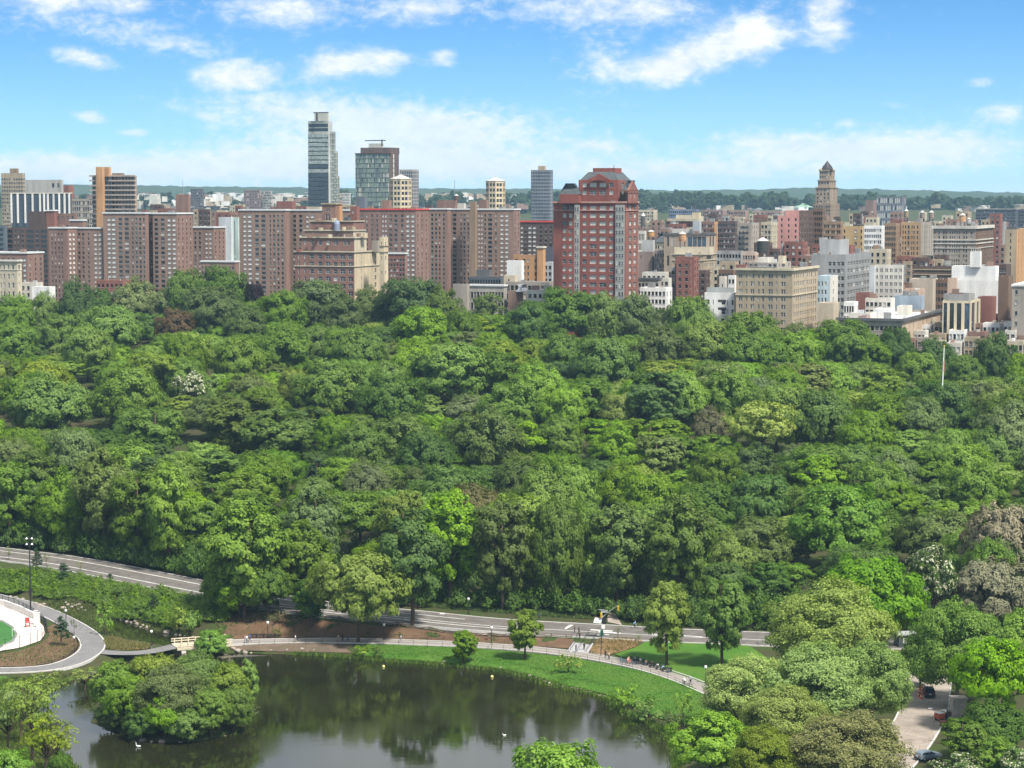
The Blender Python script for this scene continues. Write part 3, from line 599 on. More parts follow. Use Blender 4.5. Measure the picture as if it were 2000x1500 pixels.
# the rest of the wood: trunks a crown's width apart up to the avenue
pal = ['deep', 'mid', 'mid', 'mid', 'dull', 'fresh', 'fresh', 'fresh', 'grey', 'lime', 'mid', 'lime', 'deep']
fill = []
for _ in range(26000):
    Y = float(rng.uniform(500, 955)); X = float(rng.uniform(-.262, .262)) * Y
    yd = float(np.interp(X, DR[:, 0], DR[:, 1]))
    if Y < yd + 11.5 or Y > avenue(1000 + X / Y * F) - 15: continue
    edge = Y < yd + 24
    r = float(rng.uniform(6.6, 10.0) if edge else rng.uniform(8.0, 13.0)); h = float(rng.uniform(20, 28)) if edge else float(np.clip(r * 1.45 + rng.uniform(2, 8), 12, 24)) + (2.5 if Y > 770 else 0)
    if 800 < 1000 + X / Y * F < 1210 and Y < yd + 17: continue
    ok = True
    for t in trees:
        dd = (X - t[0]) ** 2 + (Y - t[1]) ** 2
        if dd < (.80 * max(r, t[3])) ** 2: ok = False; break
    if not ok: continue
    for t in fill:
        if (X - t[0]) ** 2 + (Y - t[1]) ** 2 < (.84 * (r + t[2]) * .92) ** 2: ok = False; break
    if not ok: continue
    zg = gz(X, Y); xp = xpix(X, Y, zg)
    if edge: h = h * .72 if xp > 1350 else (max(h, 24.5) if 780 < xp < 1340 else h)
    for (nx, nyt, nw, nY) in named_at:                      # leave the crowns one can point to in view
        if nY > Y and abs(xp - nx) < .42 * nw + .85 * r / Y * F:
            lim = HC + kz(nyt + .55 * nw) * Y - zg
            if not edge or xp > 1350: h = min(h, lim)
    if h < 8: continue
    r = min(r, h / 1.3)
    if ok: fill.append((X, Y, r, h, edge))
fz = ground_z([f[0] for f in fill], [f[1] for f in fill])
# which of them the camera can make out: a coarse depth picture of the crowns
allc = [(t[0], t[1], t[2], t[3], t[4], -1) for t in trees] + [(f[0], f[1], float(fz[i]), f[2], f[3], i) for i, f in enumerate(fill)]
allc.sort(key=lambda t: t[1]); seen = {}; buf = np.zeros((375, 500), bool); gyy, gxx = np.mgrid[0:375, 0:500]
for (x, y, z, r, h, i) in allc:
    cx, cy = xpix(x, y, z + h * .6) / 4, ypix(y, z + h * .58) / 4; rx, ry = r / y * F / 4, h * .42 / y * F / 4
    mm = ((gxx - cx) / rx) ** 2 + ((gyy - cy) / ry) ** 2 < 1
    if i >= 0: seen[i] = int((mm & ~buf).sum())
    buf |= mm
rank = sorted(seen, key=lambda i: -seen[i]); keep = [i for i in rank if seen[i] >= 8][:205]; rest = [i for i in seen if i not in set(keep)]
for i in keep:
    X, Y, r, h, edge = fill[i]; c = pal[int(rng.integers(0, len(pal)))]; kd = ('oval' if rng.random() < .55 else 'dome') if edge else ('dome' if rng.random() < .72 else ('oval' if rng.random() < .7 else 'airy'))
    put_tree(kd, (X, Y, float(fz[i])), r, h, c, tree_label(c, kd, X, Y, r), group=f"{WORDS[c]} {SHAPE[kd]} trees {zone(Y)}")
print('TREES named', len(named), 'fill', len(keep), 'rest', len(rest))
# trees hardly showing behind the others: one mass, scattered over points
def scatter(name, pts, proto, color, mat_scale=(.8, 1.2), **kw):
    me = bpy.data.meshes.new(name); me.from_pydata([p[:3] for p in pts], [], [])
    a = me.attributes.new('size', 'FLOAT_VECTOR', 'POINT'); a.data.foreach_set('vector', np.array([(p[3], p[3], p[4]) for p in pts], np.float32).ravel())
    o = link(name, me, **kw); o.color = c4(color)
    src = bpy.data.objects.new('crown_source', proto['crown'])                     # not linked to the scene: only a source of geometry
    ng = bpy.data.node_groups.new(name, 'GeometryNodeTree'); ng.interface.new_socket('Geometry', in_out='INPUT', socket_type='NodeSocketGeometry'); ng.interface.new_socket('Geometry', in_out='OUTPUT', socket_type='NodeSocketGeometry')
    N = ng.nodes; gi, go = N.new('NodeGroupInput'), N.new('NodeGroupOutput'); ip = N.new('GeometryNodeInstanceOnPoints'); ob = N.new('GeometryNodeObjectInfo'); ob.inputs['Object'].default_value = src; ob.inputs['As Instance'].default_value = True
    na = N.new('GeometryNodeInputNamedAttribute'); na.data_type = 'FLOAT_VECTOR'; na.inputs['Name'].default_value = 'size'
    rv = N.new('FunctionNodeRandomValue'); rv.data_type = 'FLOAT_VECTOR'; rv.inputs[0].default_value = (0, 0, 0); rv.inputs[1].default_value = (0, 0, 6.28)
    ng.links.new(gi.outputs[0], ip.inputs['Points']); ng.links.new(ob.outputs['Geometry'], ip.inputs['Instance']); ng.links.new(na.outputs[0], ip.inputs['Scale']); ng.links.new(rv.outputs[0], ip.inputs['Rotation']); ng.links.new(ip.outputs[0], go.inputs[0])
    md = o.modifiers.new('scatter', 'NODES'); md.node_group = ng; return o
pr = PROTO['dome'][2]
if rest: scatter('woodland', [(fill[i][0], fill[i][1], float(fz[i]), fill[i][2] / pr['R'], fill[i][3] / pr['H']) for i in rest], pr, GREEN['mid'], kind='stuff', label='trees deep in the wood hidden behind the nearer crowns', cat='woodland')
# ---------------------------------------------------------------- the city beyond the park: one street grid, every house a thing
GA = R(21); NO = Vector((math.cos(GA), -math.sin(GA), 0)); WE = Vector((math.sin(GA), math.cos(GA), 0)); GROT = -GA   # along the avenue, along the cross street
brnd = random.Random(11)
BR = dict(brick=(.235, .155, .120), brick2=(.215, .130, .102), brickd=(.095, .062, .052), red=(.215, .072, .057), redd=(.205, .09, .07), tan=(.33, .265, .185), cream=(.44, .385, .285), pale=(.52, .49, .43), white=(.66, .65, .62), grey=(.27, .265, .255), dgrey=(.10, .10, .10),
          orange=(.42, .235, .115), pink=(.47, .235, .205), yellow=(.40, .285, .145), brown=(.155, .10, .07), tanb=(.25, .175, .115), blue=(.38, .47, .52), slate=(.07, .08, .085), purple=(.11, .075, .072), stone=(.30, .265, .225), ivory=(.48, .40, .275), lblue=(.30, .36, .42))
def M(c): return masonry(BR[c] if isinstance(c, str) else c)
ROOFS = [plain('roof_silver_coat', (.50, .50, .49), .7, var=.2, scale=.3), plain('roof_grey_felt', (.22, .22, .215), .9, var=.3, scale=.3), plain('roof_dark_tar', (.08, .08, .08), .9, var=.3, scale=.3), plain('roof_pale_membrane', (.60, .57, .53), .8, var=.2, scale=.3), plain('roof_pinkish_gravel', (.40, .33, .29), .9, var=.2, scale=.4)]
PANES = [G_DARK, G_MID, G_PALE, G_WHITE, glassy('glass_green_tint', (.14, .19, .15), .06, .8), glassy('glass_blue_tint', (.035, .055, .085), .06, .8), M_FRAME, M_FRAMED]
def pane_kind(t):
    if t == 'w': return 3
    if t == 'k': return 0
    if t == 'g': return 4
    if t == 'b': return 5
    r = brnd.random()
    if t == 'm': return 4 if r < .55 else (5 if r < .75 else (0 if r < .85 else 2))
    if t == 'p': return 2 if r < .62 else (1 if r < .82 else 0)
    return 0 if r < .66 else (1 if r < .88 else 2)
def geo(xl, xc, xr, ytop, d, dz=0.0):
    """corner, front length, side length and top of a block from the photo columns of its edges and its distance"""
    kc, kl, kr = kx(xc, ytop), kx(xl, ytop), kx(xr, ytop)
    C = Vector((kc * d, d, 0)); Lf = (C.x - kl * d) / (NO.x - kl * -NO.y * -1 if False else (NO.x + kl * (-NO.y)))
    Ls = max(3.0, (kr * d - C.x) / (WE.x - kr * WE.y)) if xr > xc else 12.0
    return C, Lf, Ls, HC + kz(ytop) * d + dz
def facade(mb, panes, A, u, Wd, z0, z1, cols, rows, depth=.28, mi=0):
    n = Vector((u.y, -u.x, 0)); cols = sorted(c for c in cols if c[1] > c[0] + .05); clean = []; last = .05
    for c in cols:
        a, b = max(c[0], last), min(c[1], Wd - .05)
        if b - a > .15: clean.append((a, b, c[2])); last = b + .05
    rows = [r for r in sorted(rows) if r[0] > z0 + .1 and r[1] < z1 - .05]
    def P(s, z, k=0.0): q = A + u * s - n * k; return (q.x, q.y, z)
    def quad(a, b, c, e): mb.poly([P(a, c), P(b, c), P(b, e), P(a, e)], mi)
    x = 0.0
    for (a, b, t) in clean:
        quad(x, a, z0, z1); zz = z0
        for (r0, r1) in rows:
            quad(a, b, zz, r0); zz = r1
            mb.poly([P(a, r0), P(b, r0), P(b, r0, depth), P(a, r0, depth)], mi); mb.poly([P(a, r1, depth), P(b, r1, depth), P(b, r1), P(a, r1)], mi)
            mb.poly([P(a, r0), P(a, r0, depth), P(a, r1, depth), P(a, r1)], mi); mb.poly([P(b, r0, depth), P(b, r0), P(b, r1), P(b, r1, depth)], mi)
            panes.append((A + u * ((a + b) / 2) - n * (depth - .03) + Vector((0, 0, (r0 + r1) / 2)), u, b - a, r1 - r0, t))
        quad(a, b, zz, z1); x = b
    quad(x, Wd, z0, z1)
def rows_from(z1, first, fl, wh, z0): 
    out, t = [], z1 - first
    while t - wh > z0 + 1.0: out.append((t - wh, t)); t -= fl
    return out
def px_cols(C, u, sgn, spec, d, y):
    """photo columns -> metres along a front (measured from its far end) ; done by the caller"""
    return spec
_win_mesh = {}
def window_mesh(kind, w, h):
    key = (kind, round(w, 1), round(h, 1))
    if key not in _win_mesh:
        mb = MB(); a, b = w / 2, h / 2
        mb.poly([(-a, 0, -b), (a, 0, -b), (a, 0, b), (-a, 0, b)], 0)
        for (cx, cz, sx, sz) in ((0, -b + .05, w, .1), (0, b - .05, w, .1), (-a + .05, 0, .1, h), (a - .05, 0, .1, h), (0, .02 * h, w, .09)): mb.box((cx, -.045, cz), (sx, .07, sz), 1)
        if w > 1.9: mb.box((0, -.05, 0), (.12, .08, h), 1)
        _win_mesh[key] = mb.mesh('window', [PANES[kind], M_FRAME if kind != 3 else G_WHITE])
    return _win_mesh[key]
def put_panes(panes, parent, single):
    if not panes: return
    if single:
        for c, u, w, h, t in panes[:290]:
            o = link('window', window_mesh(pane_kind(t), w, h), parent); o.location = c - parent.location; o.rotation_euler = (0, 0, math.atan2(u.y, u.x)); o.scale = (w / round(w, 1), 1, h / round(h, 1))
        panes = panes[290:]
        if not panes: return
    mb = MB(); L = parent.location
    for c, u, w, h, t in panes:
        a = u * (w / 2); z = Vector((0, 0, h / 2)); p = c - L; k = pane_kind(t)
        mb.poly([p - a - z, p + a - z, p + a + z, p - a + z], k)
        if w > .7 and t not in 'gbk':
            s2 = Vector((u.y, -u.x, 0)) * .36; b_ = p - z; mb.poly([b_ - a * 1.1, b_ + a * 1.1, b_ + a * 1.1 + s2, b_ - a * 1.1 + s2], 6); mb.poly([b_ - a * 1.1 + s2 - Vector((0, 0, .14)), b_ + a * 1.1 + s2 - Vector((0, 0, .14)), b_ + a * 1.1 + s2, b_ - a * 1.1 + s2], 6)
            n = Vector((u.y, -u.x, 0)) * .02; zz = Vector((0, 0, .05)); mb.poly([p - a - zz + n, p + a - zz + n, p + a + zz + n, p - a + zz + n], 6 if k else 7)
    mb.build('windows', PANES, parent, kind='stuff')
def block(parent, C, Lf, Ls, z0, z1, wall, wall2=None, cols=4, scols=3, ww=1.3, wh=1.6, fl=3.1, first=1.6, typ='d', roof=1, coping=None, parapet=.9, name='wall', panes=None, rows=None, bands=(), d=None, ytop=None, ft=None, xl_k=None, depth=.28):
    """one box of masonry with window openings on the two seen sides; cols / scols: a number, or photo columns (px0, px1, type)"""
    L = parent.location; mb = MB(); A = C - NO * Lf; pn = [] if panes is None else panes
    rw = rows_from(z1, first, fl, wh, z0) if rows is None else rows
    def colset(spec, length, side):
        if isinstance(spec, int):
            if spec <= 0: return []
            p = length / spec; w = min(ww, p * .72); return [(p * (i + .5) - w / 2, p * (i + .5) + w / 2, typ) for i in range(spec)]
        out = []
        for c in spec:
            k0, k1 = kx(c[0], ytop), kx(c[1], ytop)
            if not side: s = [Lf - (C.x - k * C.y) / (NO.x + k * (-NO.y)) for k in (k0, k1)]
            else: s = [(k * C.y - C.x) / (WE.x - k * WE.y) for k in (k0, k1)]
            out.append((s[0], s[1], c[2] if len(c) > 2 else typ))
        return out
    o3 = Vector((L.x, L.y, L.z))
    facade(mb, pn, A, NO, Lf, z0, z1, colset(cols, Lf, False), rw, depth, 0)
    facade(mb, pn, C, WE, Ls, z0, z1, colset(scols, Ls, True), rw, depth, 1)
    D = C + WE * Ls; E = A + WE * Ls
    for p, q in ((D, E), (E, A)): mb.poly([(p.x, p.y, z0), (q.x, q.y, z0), (q.x, q.y, z1), (p.x, p.y, z1)], 0)
    # parapet ring, inner faces, roof
    t = .35; ring = [A, C, D, E]; inn = [A + NO * t + WE * t, C - NO * t + WE * t, D - NO * t - WE * t, E + NO * t - WE * t]
    for i in range(4):
        a, b, c, e = ring[i], ring[(i + 1) % 4], inn[(i + 1) % 4], inn[i]
        mb.poly([(a.x, a.y, z1), (b.x, b.y, z1), (c.x, c.y, z1), (e.x, e.y, z1)], 0); mb.poly([(e.x, e.y, z1), (c.x, c.y, z1), (c.x, c.y, z1 - parapet), (e.x, e.y, z1 - parapet)], 0)
    mb.v = [(x - o3.x, y - o3.y, z - o3.z) for x, y, z in mb.v]
    wl = mb.build(name, [M(wall), M(wall2 or wall)], parent)
    rf = MB(); rf.poly([(p.x - o3.x, p.y - o3.y, z1 - parapet - o3.z) for p in inn]); rf.build('roof', ROOFS[roof], parent)
    if coping:
        mc = MB(); ctr = (A + D) / 2
        for (p, q) in ((A, C), (C, D), (D, E), (E, A)):
            m_ = (p + q) / 2 - o3; v = q - p; mc.box((m_.x, m_.y, z1 + .28 - o3.z), (v.length + .7, .75, .72), 0, math.atan2(v.y, v.x))
        mc.build('coping', M(coping) if isinstance(coping, str) else coping, parent)
    for (yb, th, pr) in bands:                                  # string courses and cornices, at photo rows
        zb = HC + kz(yb) * C.y; mk = MB()
        for (p, q, u) in ((A, C, NO), (C, D, WE)):
            n = Vector((u.y, -u.x, 0)); m_ = (p + q) / 2 + n * pr / 2 - o3; mk.box((m_.x, m_.y, zb - o3.z), ((q - p).length + (pr if u is NO else 0) * 2, pr, th), 0, math.atan2(u.y, u.x))
        mk.build('cornice', M(wall if ft is None else ft), parent)
    if Lf > 7 and Ls > 5 and z1 < 95:                            # vents, ducts, coolers and hatches on the flat roof
        mk = MB(); zr = z1 - parapet - o3.z
        for _ in range(min(14, 2 + int(Lf * Ls / 60))):
            q = A + NO * brnd.uniform(1.2, Lf - 1.2) + WE * brnd.uniform(1.2, Ls - 1.2) - o3; s_ = brnd.random()
            if s_ < .55: hh_ = brnd.uniform(.7, 1.9); mk.box((q.x, q.y, zr + hh_ / 2), (brnd.uniform(.6, 2.2), brnd.uniform(.6, 1.8), hh_), brnd.randrange(3), GROT)
            elif s_ < .85: mk.tube([(q.x, q.y, zr), (q.x, q.y, zr + brnd.uniform(1.0, 2.4))], .14, 5, brnd.randrange(3))
            else: mk.box((q.x, q.y, zr + 1.3), (2.6, 2.2, 2.6), 1 + brnd.randrange(2), GROT)
        mk.build('roof_equipment', [ROOFS[0], ROOFS[1], M('brick')], parent, kind='stuff')
    if panes is None: put_panes(pn, parent, False)
    return wl
def house(label, xl, xc, xr, ytop, d, wall, single=False, cat='building', name='building', group=None, z0=None, **kw):
    C, Lf, Ls, z1 = geo(xl, xc, xr, ytop, d); zb = (gz(C.x, C.y) - 1.0) if z0 is None else z0
    e = empty(name, (C.x, C.y, zb), 0, label=label, cat=cat, group=group); pn = []
    block(e, C, Lf, Ls, zb, z1, wall, panes=pn, ytop=ytop, **kw); e['_z'] = z1
    put_panes(pn, e, single); return e
def wing(e, xl, xc, xr, ytop, d, wall, zfrom=None, single=False, **kw):
    C, Lf, Ls, z1 = geo(xl, xc, xr, ytop, d); pn = []
    block(e, C, Lf, Ls, e.location.z if zfrom is None else HC + kz(zfrom) * d, z1, wall, panes=pn, ytop=ytop, **kw); put_panes(pn, e, single)
def hip(e, name, xl, xc, xr, yb, yt, d, inset, mat, flat=True):
    """a sloping roof over a block: eaves at row yb, top at row yt, drawn in by inset metres"""
    C, Lf, Ls, z0 = geo(xl, xc, xr, yb, d); z1 = HC + kz(yt) * d; A = C - NO * Lf; D = C + WE * Ls; E = A + WE * Ls; i = inset
    low = [A, C, D, E]; up = [A + NO * i + WE * i, C - NO * i + WE * i, D - NO * i - WE * i, E + NO * i - WE * i]; o = e.location; mb = MB()
    f = lambda p, z: (p.x - o.x, p.y - o.y, z - o.z)
    for k in range(4): mb.poly([f(low[k], z0), f(low[(k + 1) % 4], z0), f(up[(k + 1) % 4], z1), f(up[k], z1)])
    mb.poly([f(p, z1) for p in up]); mb.build(name, mat, e)
def gable(e, xl, xc, yb, yt, d, mat, thick=1.2, lift=.0, side=False):
    if not side: C, Lf, _, z0 = geo(xl, xc, xc, yb, d); A = C - NO * Lf; u, inn = NO, WE
    else:
        C = Vector((kx(xl, yb) * d, d, 0)); k = kx(xc, yb); Lf = (k * d - C.x) / (WE.x - k * WE.y); A = C; u, inn = WE, -NO; z0 = HC + kz(yb) * d
    z1 = HC + kz(yt) * d; o = e.location; mb = MB(); B_ = A + u * Lf; T = A + u * (Lf / 2); out = -inn * .15
    f = lambda p, z, k=0: (p.x + out.x + inn.x * k - o.x, p.y + out.y + inn.y * k - o.y, z - o.z)
    mb.poly([f(A, z0), f(B_, z0), f(T, z1)]); mb.poly([f(B_, z0, thick), f(A, z0, thick), f(T, z1, thick)])
    mb.poly([f(A, z0), f(T, z1), f(T, z1, thick), f(A, z0, thick)]); mb.poly([f(T, z1), f(B_, z0), f(B_, z0, thick), f(T, z1, thick)]); mb.build('gable', mat, e)
def tank(px, ybase, ytop, wpx, d, color, label):
    """rooftop water tank: staved barrel, cone lid, steel legs"""
    p = at(px, ybase, d); h = (ybase - ytop) / F * d; r = wpx / F * d / 2; e = empty('water_tank', p, 0, label=label, cat='water tank', group='rooftop water tanks')
    mb = MB(); mb.lathe((0, 0, 0), [(r * .96, h * .30), (r, h * .5), (r * .95, h * .82)], 14); mb.build('barrel', plain('tank_wood_%d' % int(color[0] * 1000), color, .8, var=.3), e)
    mb = MB(); mb.lathe((0, 0, 0), [(r * 1.06, h * .82), (r * .5, h * .93), (.02, h)], 14); mb.build('lid', plain('tank_lid', (.42, .41, .39), .7), e)
    for sx in (-1, 1):
        for sy in (-1, 1): mb = MB(); mb.tube([(sx * r * .6, sy * r * .6, -1.2), (sx * r * .6, sy * r * .6, h * .3)], .12, 4); mb.build('leg', plain('tank_steel', (.07, .07, .07), .6), e)
    for k in range(3): mb = MB(); mb.lathe((0, 0, h * (.38 + .16 * k)), [(r * 1.015, 0), (r * 1.015, .1)], 14); mb.build('hoop', plain('tank_steel', (.07, .07, .07), .6), e)
# ---- the tall red brick tower on the avenue
SLATE = plain('roof_slate', BR['slate'], .6, var=.25, scale=.8); COPPER = plain('roof_green_copper', (.20, .30, .24), .7)
M_REDCOP = plain('red_roof_edge', (.55, .06, .045), .6); M_WHCOP = plain('white_roof_edge', (.60, .60, .59), .7); M_BAY = plain('bay_spandrel_grey', (.27, .27, .25), .6)
e = house('tall red brick tower with slate mansard roofs and pale bay windows', 1081, 1222, 1247, 396, 890, 'red', single=True, wall2='redd', fl=3.04, first=1.2, wh=1.75, typ='p', roof=1, depth=.35,
          cols=[(1099, 1106), (1111, 1118), (1138, 1146), (1152, 1165), (1171, 1184), (1190, 1198)], scols=[(1229, 1234), (1238, 1243)], bands=[(395, .7, .5), (411, .35, .3)], ft=(.40, .22, .18))
for (a, b) in ((1123, 1132), (1203, 1220)):
    C, Lf, _, z1 = geo(a, b, b, 400, 890 - .0); mb = MB(); mid = C - NO * Lf / 2 - WE * .25 - e.location; z0_ = HC + kz(590) * 890
    mb.box((mid.x, mid.y, (z0_ + z1) / 2 - e.location.z), (Lf, .7, z1 - z0_), 0, GROT); bay = mb.build('bay_window', M_BAY, e)
    zz = z1 - .9; n_ = 2 if b - a < 12 else 3
    while zz > z0_ + 2:
        for k in range(n_):
            q = C - NO * Lf * ((k + .5) / n_) - WE * .625 - e.location; o = link('window', window_mesh(pane_kind('d'), round(Lf / n_ * .78, 1), 1.7), bay, (q.x, q.y, zz - .85 - e.location.z + e.location.z - e.location.z), GROT)
        zz -= 3.04
wing(e, 1130, 1207, 1226, 351, 893, 'red', zfrom=397, wall2='redd', fl=3.04, first=1.2, wh=1.75, typ='p', single=True, cols=[(1138, 1146), (1152, 1165), (1171, 1184), (1190, 1198)], scols=[(1214, 1219)])
wing(e, 1092, 1130, 1131, 379, 893, 'red', zfrom=397, cols=[(1103, 1113, 'k'), (1118, 1127, 'k')], scols=0, first=1.0, wh=2.0, single=True)
hip(e, 'mansard', 1092, 1132, 1134, 379, 358, 893.2, 2.6, SLATE)
hip(e, 'mansard', 1133, 1207, 1232, 351.5, 335.5, 893.2, 2.6, SLATE)
gable(e, 1146, 1194, 352, 339, 892.6, M('red'), .8); gable(e, 1227, 1246, 372, 353, 889.3, M('redd'), .8, side=True); hip(e, 'mansard', 1214, 1226.5, 1247, 372, 352, 890.5, 1.9, SLATE)
wing(e, 1226, 1227, 1246, 372, 889.6, 'redd', zfrom=397, cols=0, scols=[(1230, 1234), (1238, 1242)], fl=3.0, first=1.2, single=True)
wing(e, 1158, 1202, 1214, 328, 897, 'red', zfrom=338, cols=0, scols=0)
mb = MB(); q = at(1199, 328, 897) - e.location; mb.tube([tuple(q), (q.x, q.y, q.z + 1.2)], .12, 5); mb.build('aerial', M_FRAMED, e)

# ---- stepped brick apartment house with a square tower
e = house('stepped brown brick apartment house with a square tower and cream side wall', 576, 692, 752, 491, 935, (.21, .115, .09), single=True, wall2='ivory', fl=3.05, first=1.4, wh=1.9, ww=1.2, roof=1,
          cols=[(582, 585, 'p'), (594, 597, 'p'), (605, 613), (621, 629), (636, 645), (651, 659), (664, 674, 'k'), (680, 689)], scols=[(705, 706.5), (732, 735)], bands=[(492, .5, .4), (520.5, .4, .3)], ft='cream')
wing(e, 588, 692, 716, 464, 938, (.215, .12, .095), zfrom=493, wall2='cream', fl=3.0, first=1.3, wh=1.9, single=True, cols=[(594, 597, 'p'), (607, 612, 'k'), (622, 629), (637, 644), (651, 660), (671, 676), (678, 683)], scols=[(719, 721)], bands=[(464, .5, .5)], ft='cream')
wing(e, 595, 690, 714, 450, 941, 'brick', zfrom=465, wall2='cream', fl=3.0, first=.7, wh=1.9, single=True, cols=[(597, 613, 'k'), (624, 646), (661, 681, 'k'), (684, 687)], scols=2, bands=[(450, .45, .4)], ft='cream')
wing(e, 606, 690, 711, 432, 944, (.215, .12, .095), zfrom=451, fl=3.0, first=1.2, wh=1.9, single=True, cols=[(612, 616), (625, 629, 'p'), (634, 644), (668, 680, 'k'), (684, 687), (689, 690)], scols=2, bands=[(432, .45, .4)], ft='cream')
wing(e, 629, 655, 668, 397, 948, 'brick2', zfrom=433, cols=[(635.5, 639), (640.5, 644)], scols=[(660, 663)], rows=[(HC + kz(431) * 948, HC + kz(418) * 948), (HC + kz(413) * 948, HC + kz(407) * 948)], single=True, bands=[(398, .6, .4)], ft='tan')
wing(e, 684, 697, 702, 403, 960, 'redd', zfrom=433, cols=[(688, 691, 'p')], scols=0, first=1.5)
wing(e, 741, 750, 758, 463, 934, 'ivory', wall2='ivory', cols=[(744, 746)], scols=[(752, 754)], fl=6.0, first=2.0, single=True, bands=[(480, .4, .3), (492, .4, .3)], ft='tan')
for (a_, b_, c_, y_, yf_, d_, cl_2) in ((579, 583, 585, 487, 492, 937, 'redd'), (600, 604, 606, 459, 465, 940, 'brick'), (617, 622, 624, 426, 433, 945, 'brick'), (672, 680, 684, 424, 433, 946, 'dgrey'), (686, 689, 691, 443, 451, 942, 'tan'), (668, 671, 673, 443, 451, 941, 'cream'), (622, 625, 626, 445, 451, 940, 'cream'), (708, 712, 716, 455, 465, 942, 'ivory'), (648, 652, 654, 426, 434, 943, 'cream'), (640, 643, 644, 458, 465, 937, 'cream'), (659, 663, 665, 402, 434, 950, 'orange'), (726, 738, 742, 470, 492, 950, 'stone')):
    wing(e, a_, b_, c_, y_, d_, cl_2, zfrom=yf_, cols=0, scols=0)
mb = MB(); q = at(658, 437, 943) - e.location; mb.lathe(tuple(q), [(1.3, -3), (1.3, 0), (1.05, .7), (.5, 1.3), (.05, 1.7)], 12); mb.build('dome', plain('dome_blue_grey', (.20, .23, .30), .5), e)

# ---- the brown brick slab blocks (public housing): several wings each, columns of white panels
def slab(label, d, y, segs, coping=M_WHCOP, wall='brick', roof=1, low=None):
    e = None
    for i, (xl, xc, xr, off, wl, cols, scols) in enumerate(segs):
        kw = dict(cols=[(c[0], c[1], c[2] if len(c) > 2 else 'd') for c in cols] if not isinstance(cols, int) else cols, scols=scols, fl=2.42, first=2.3, wh=1.45, ww=1.0, coping=coping, roof=roof, wall2='brick2')
        if i == 0: e = house(label, xl, xc, xr, y, d + off, wl or wall, **kw)
        else: wing(e, xl, xc, xr, y + .4 * i, d + off, wl or wall, **kw)
    return e
w = 'w'
slab('long brown brick slab with white panel columns below the orange tower', 1150, 417, [(201, 284, 290, 0, None, [(209.5, 215.5, w), (218, 225, w), (231, 238), (243, 251), (257, 260), (264, 268), (271, 275.5), (279, 282)], 0), (285, 298, 300, 9, 'brickd', 2, 0), (298, 345, 376, 1, None, [(301, 308), (313.5, 321), (327, 333, w), (336.5, 343, w)], 4)])
slab('brown brick block stepping down beside the long slab, white panel columns', 1155, 446, [(95, 132, 150, 0, 'brick2', [(100, 102.5), (106.5, 109), (113, 116), (119.5, 122)], [(135, 139, w), (142, 146, w)]), (150, 200, 203, 6, 'brick', [(152, 156), (160, 164), (171, 174), (183.5, 189, w), (192, 197.5, w)], 0)])
slab('shorter brown brick block with two white panel columns by the pale slab', 1185, 445, [(376, 417, 440, 0, None, [(379, 383), (388, 392), (401, 405.5, w), (408.5, 413, w)], 3)])
slab('broad brown brick slab behind the stepped apartment house', 1150, 411, [(467, 557, 566, 0, None, [(475, 480.5, w), (484, 491, w), (498, 505), (510, 518), (526, 529), (533, 537), (541, 545), (549, 553)], 0), (566, 690, 700, 4, None, [(572, 578), (584, 590), (598, 603, w), (607, 613, w), (680, 685)], 0)])
slab('brown brick slab with a bright red roof edge', 1130, 410, [(690, 812, 837, 0, 'brick2', [(705, 708), (715, 718), (725, 728), (735, 738), (746.5, 750, w), (752, 755.5, w), (760, 766), (770, 776), (783, 788), (793.5, 799.5, w), (803.5, 809.5, w)], 3)], coping=M_REDCOP)
e = slab('wide brown brick slab with an orange stair shaft next to the red-edged one', 1205, 409, [(833, 873, 880, 0, None, [(842, 846), (849.5, 853.5), (857, 860), (865, 868)], 0), (880, 919, 922, 6, 'brick', [(884, 891), (899, 902), (905, 909), (913, 916)], 0), (928, 1003, 1016, 3, None, [(934, 937.5, w), (939.5, 943, w), (946, 949), (953, 961), (967, 970), (977.5, 983.5, w), (987, 993, w)], 2)])
wing(e, 918, 928, 931, 393, 1200, 'tanb', cols=0, scols=0)
slab('low brown brick block with a red roof edge beside the red tower', 1235, 434, [(1008, 1082, 1096, 0, 'brickd', [(1017, 1022, w), (1025, 1028), (1032, 1038, w), (1041, 1047, w), (1054, 1058), (1064, 1068), (1074, 1078)], 0)], coping=M_REDCOP)
slab('low red brick wing with white roof edge behind the cream corner house', 1080, 495, [(-25, 53, 85, 0, 'brick2', [(5, 8), (15, 18), (25, 28), (37, 41, w), (45, 50.5, w)], 3)])
slab('low long brick wing with a white roof edge above the trees', 1112, 512, [(392, 458, 467, 0, None, 10, 0)])
slab('small red brick wing with white roof edge beside the cream turret', 1100, 496, [(750, 791, 796, 0, 'redd', 7, 0)])
house('square brick stair head on the stepped slab roof', 137, 162, 168, 431, 1170, 'brick2', cols=0, scols=0, z0=80, coping=M_WHCOP, name='stair_head', cat='stair head')
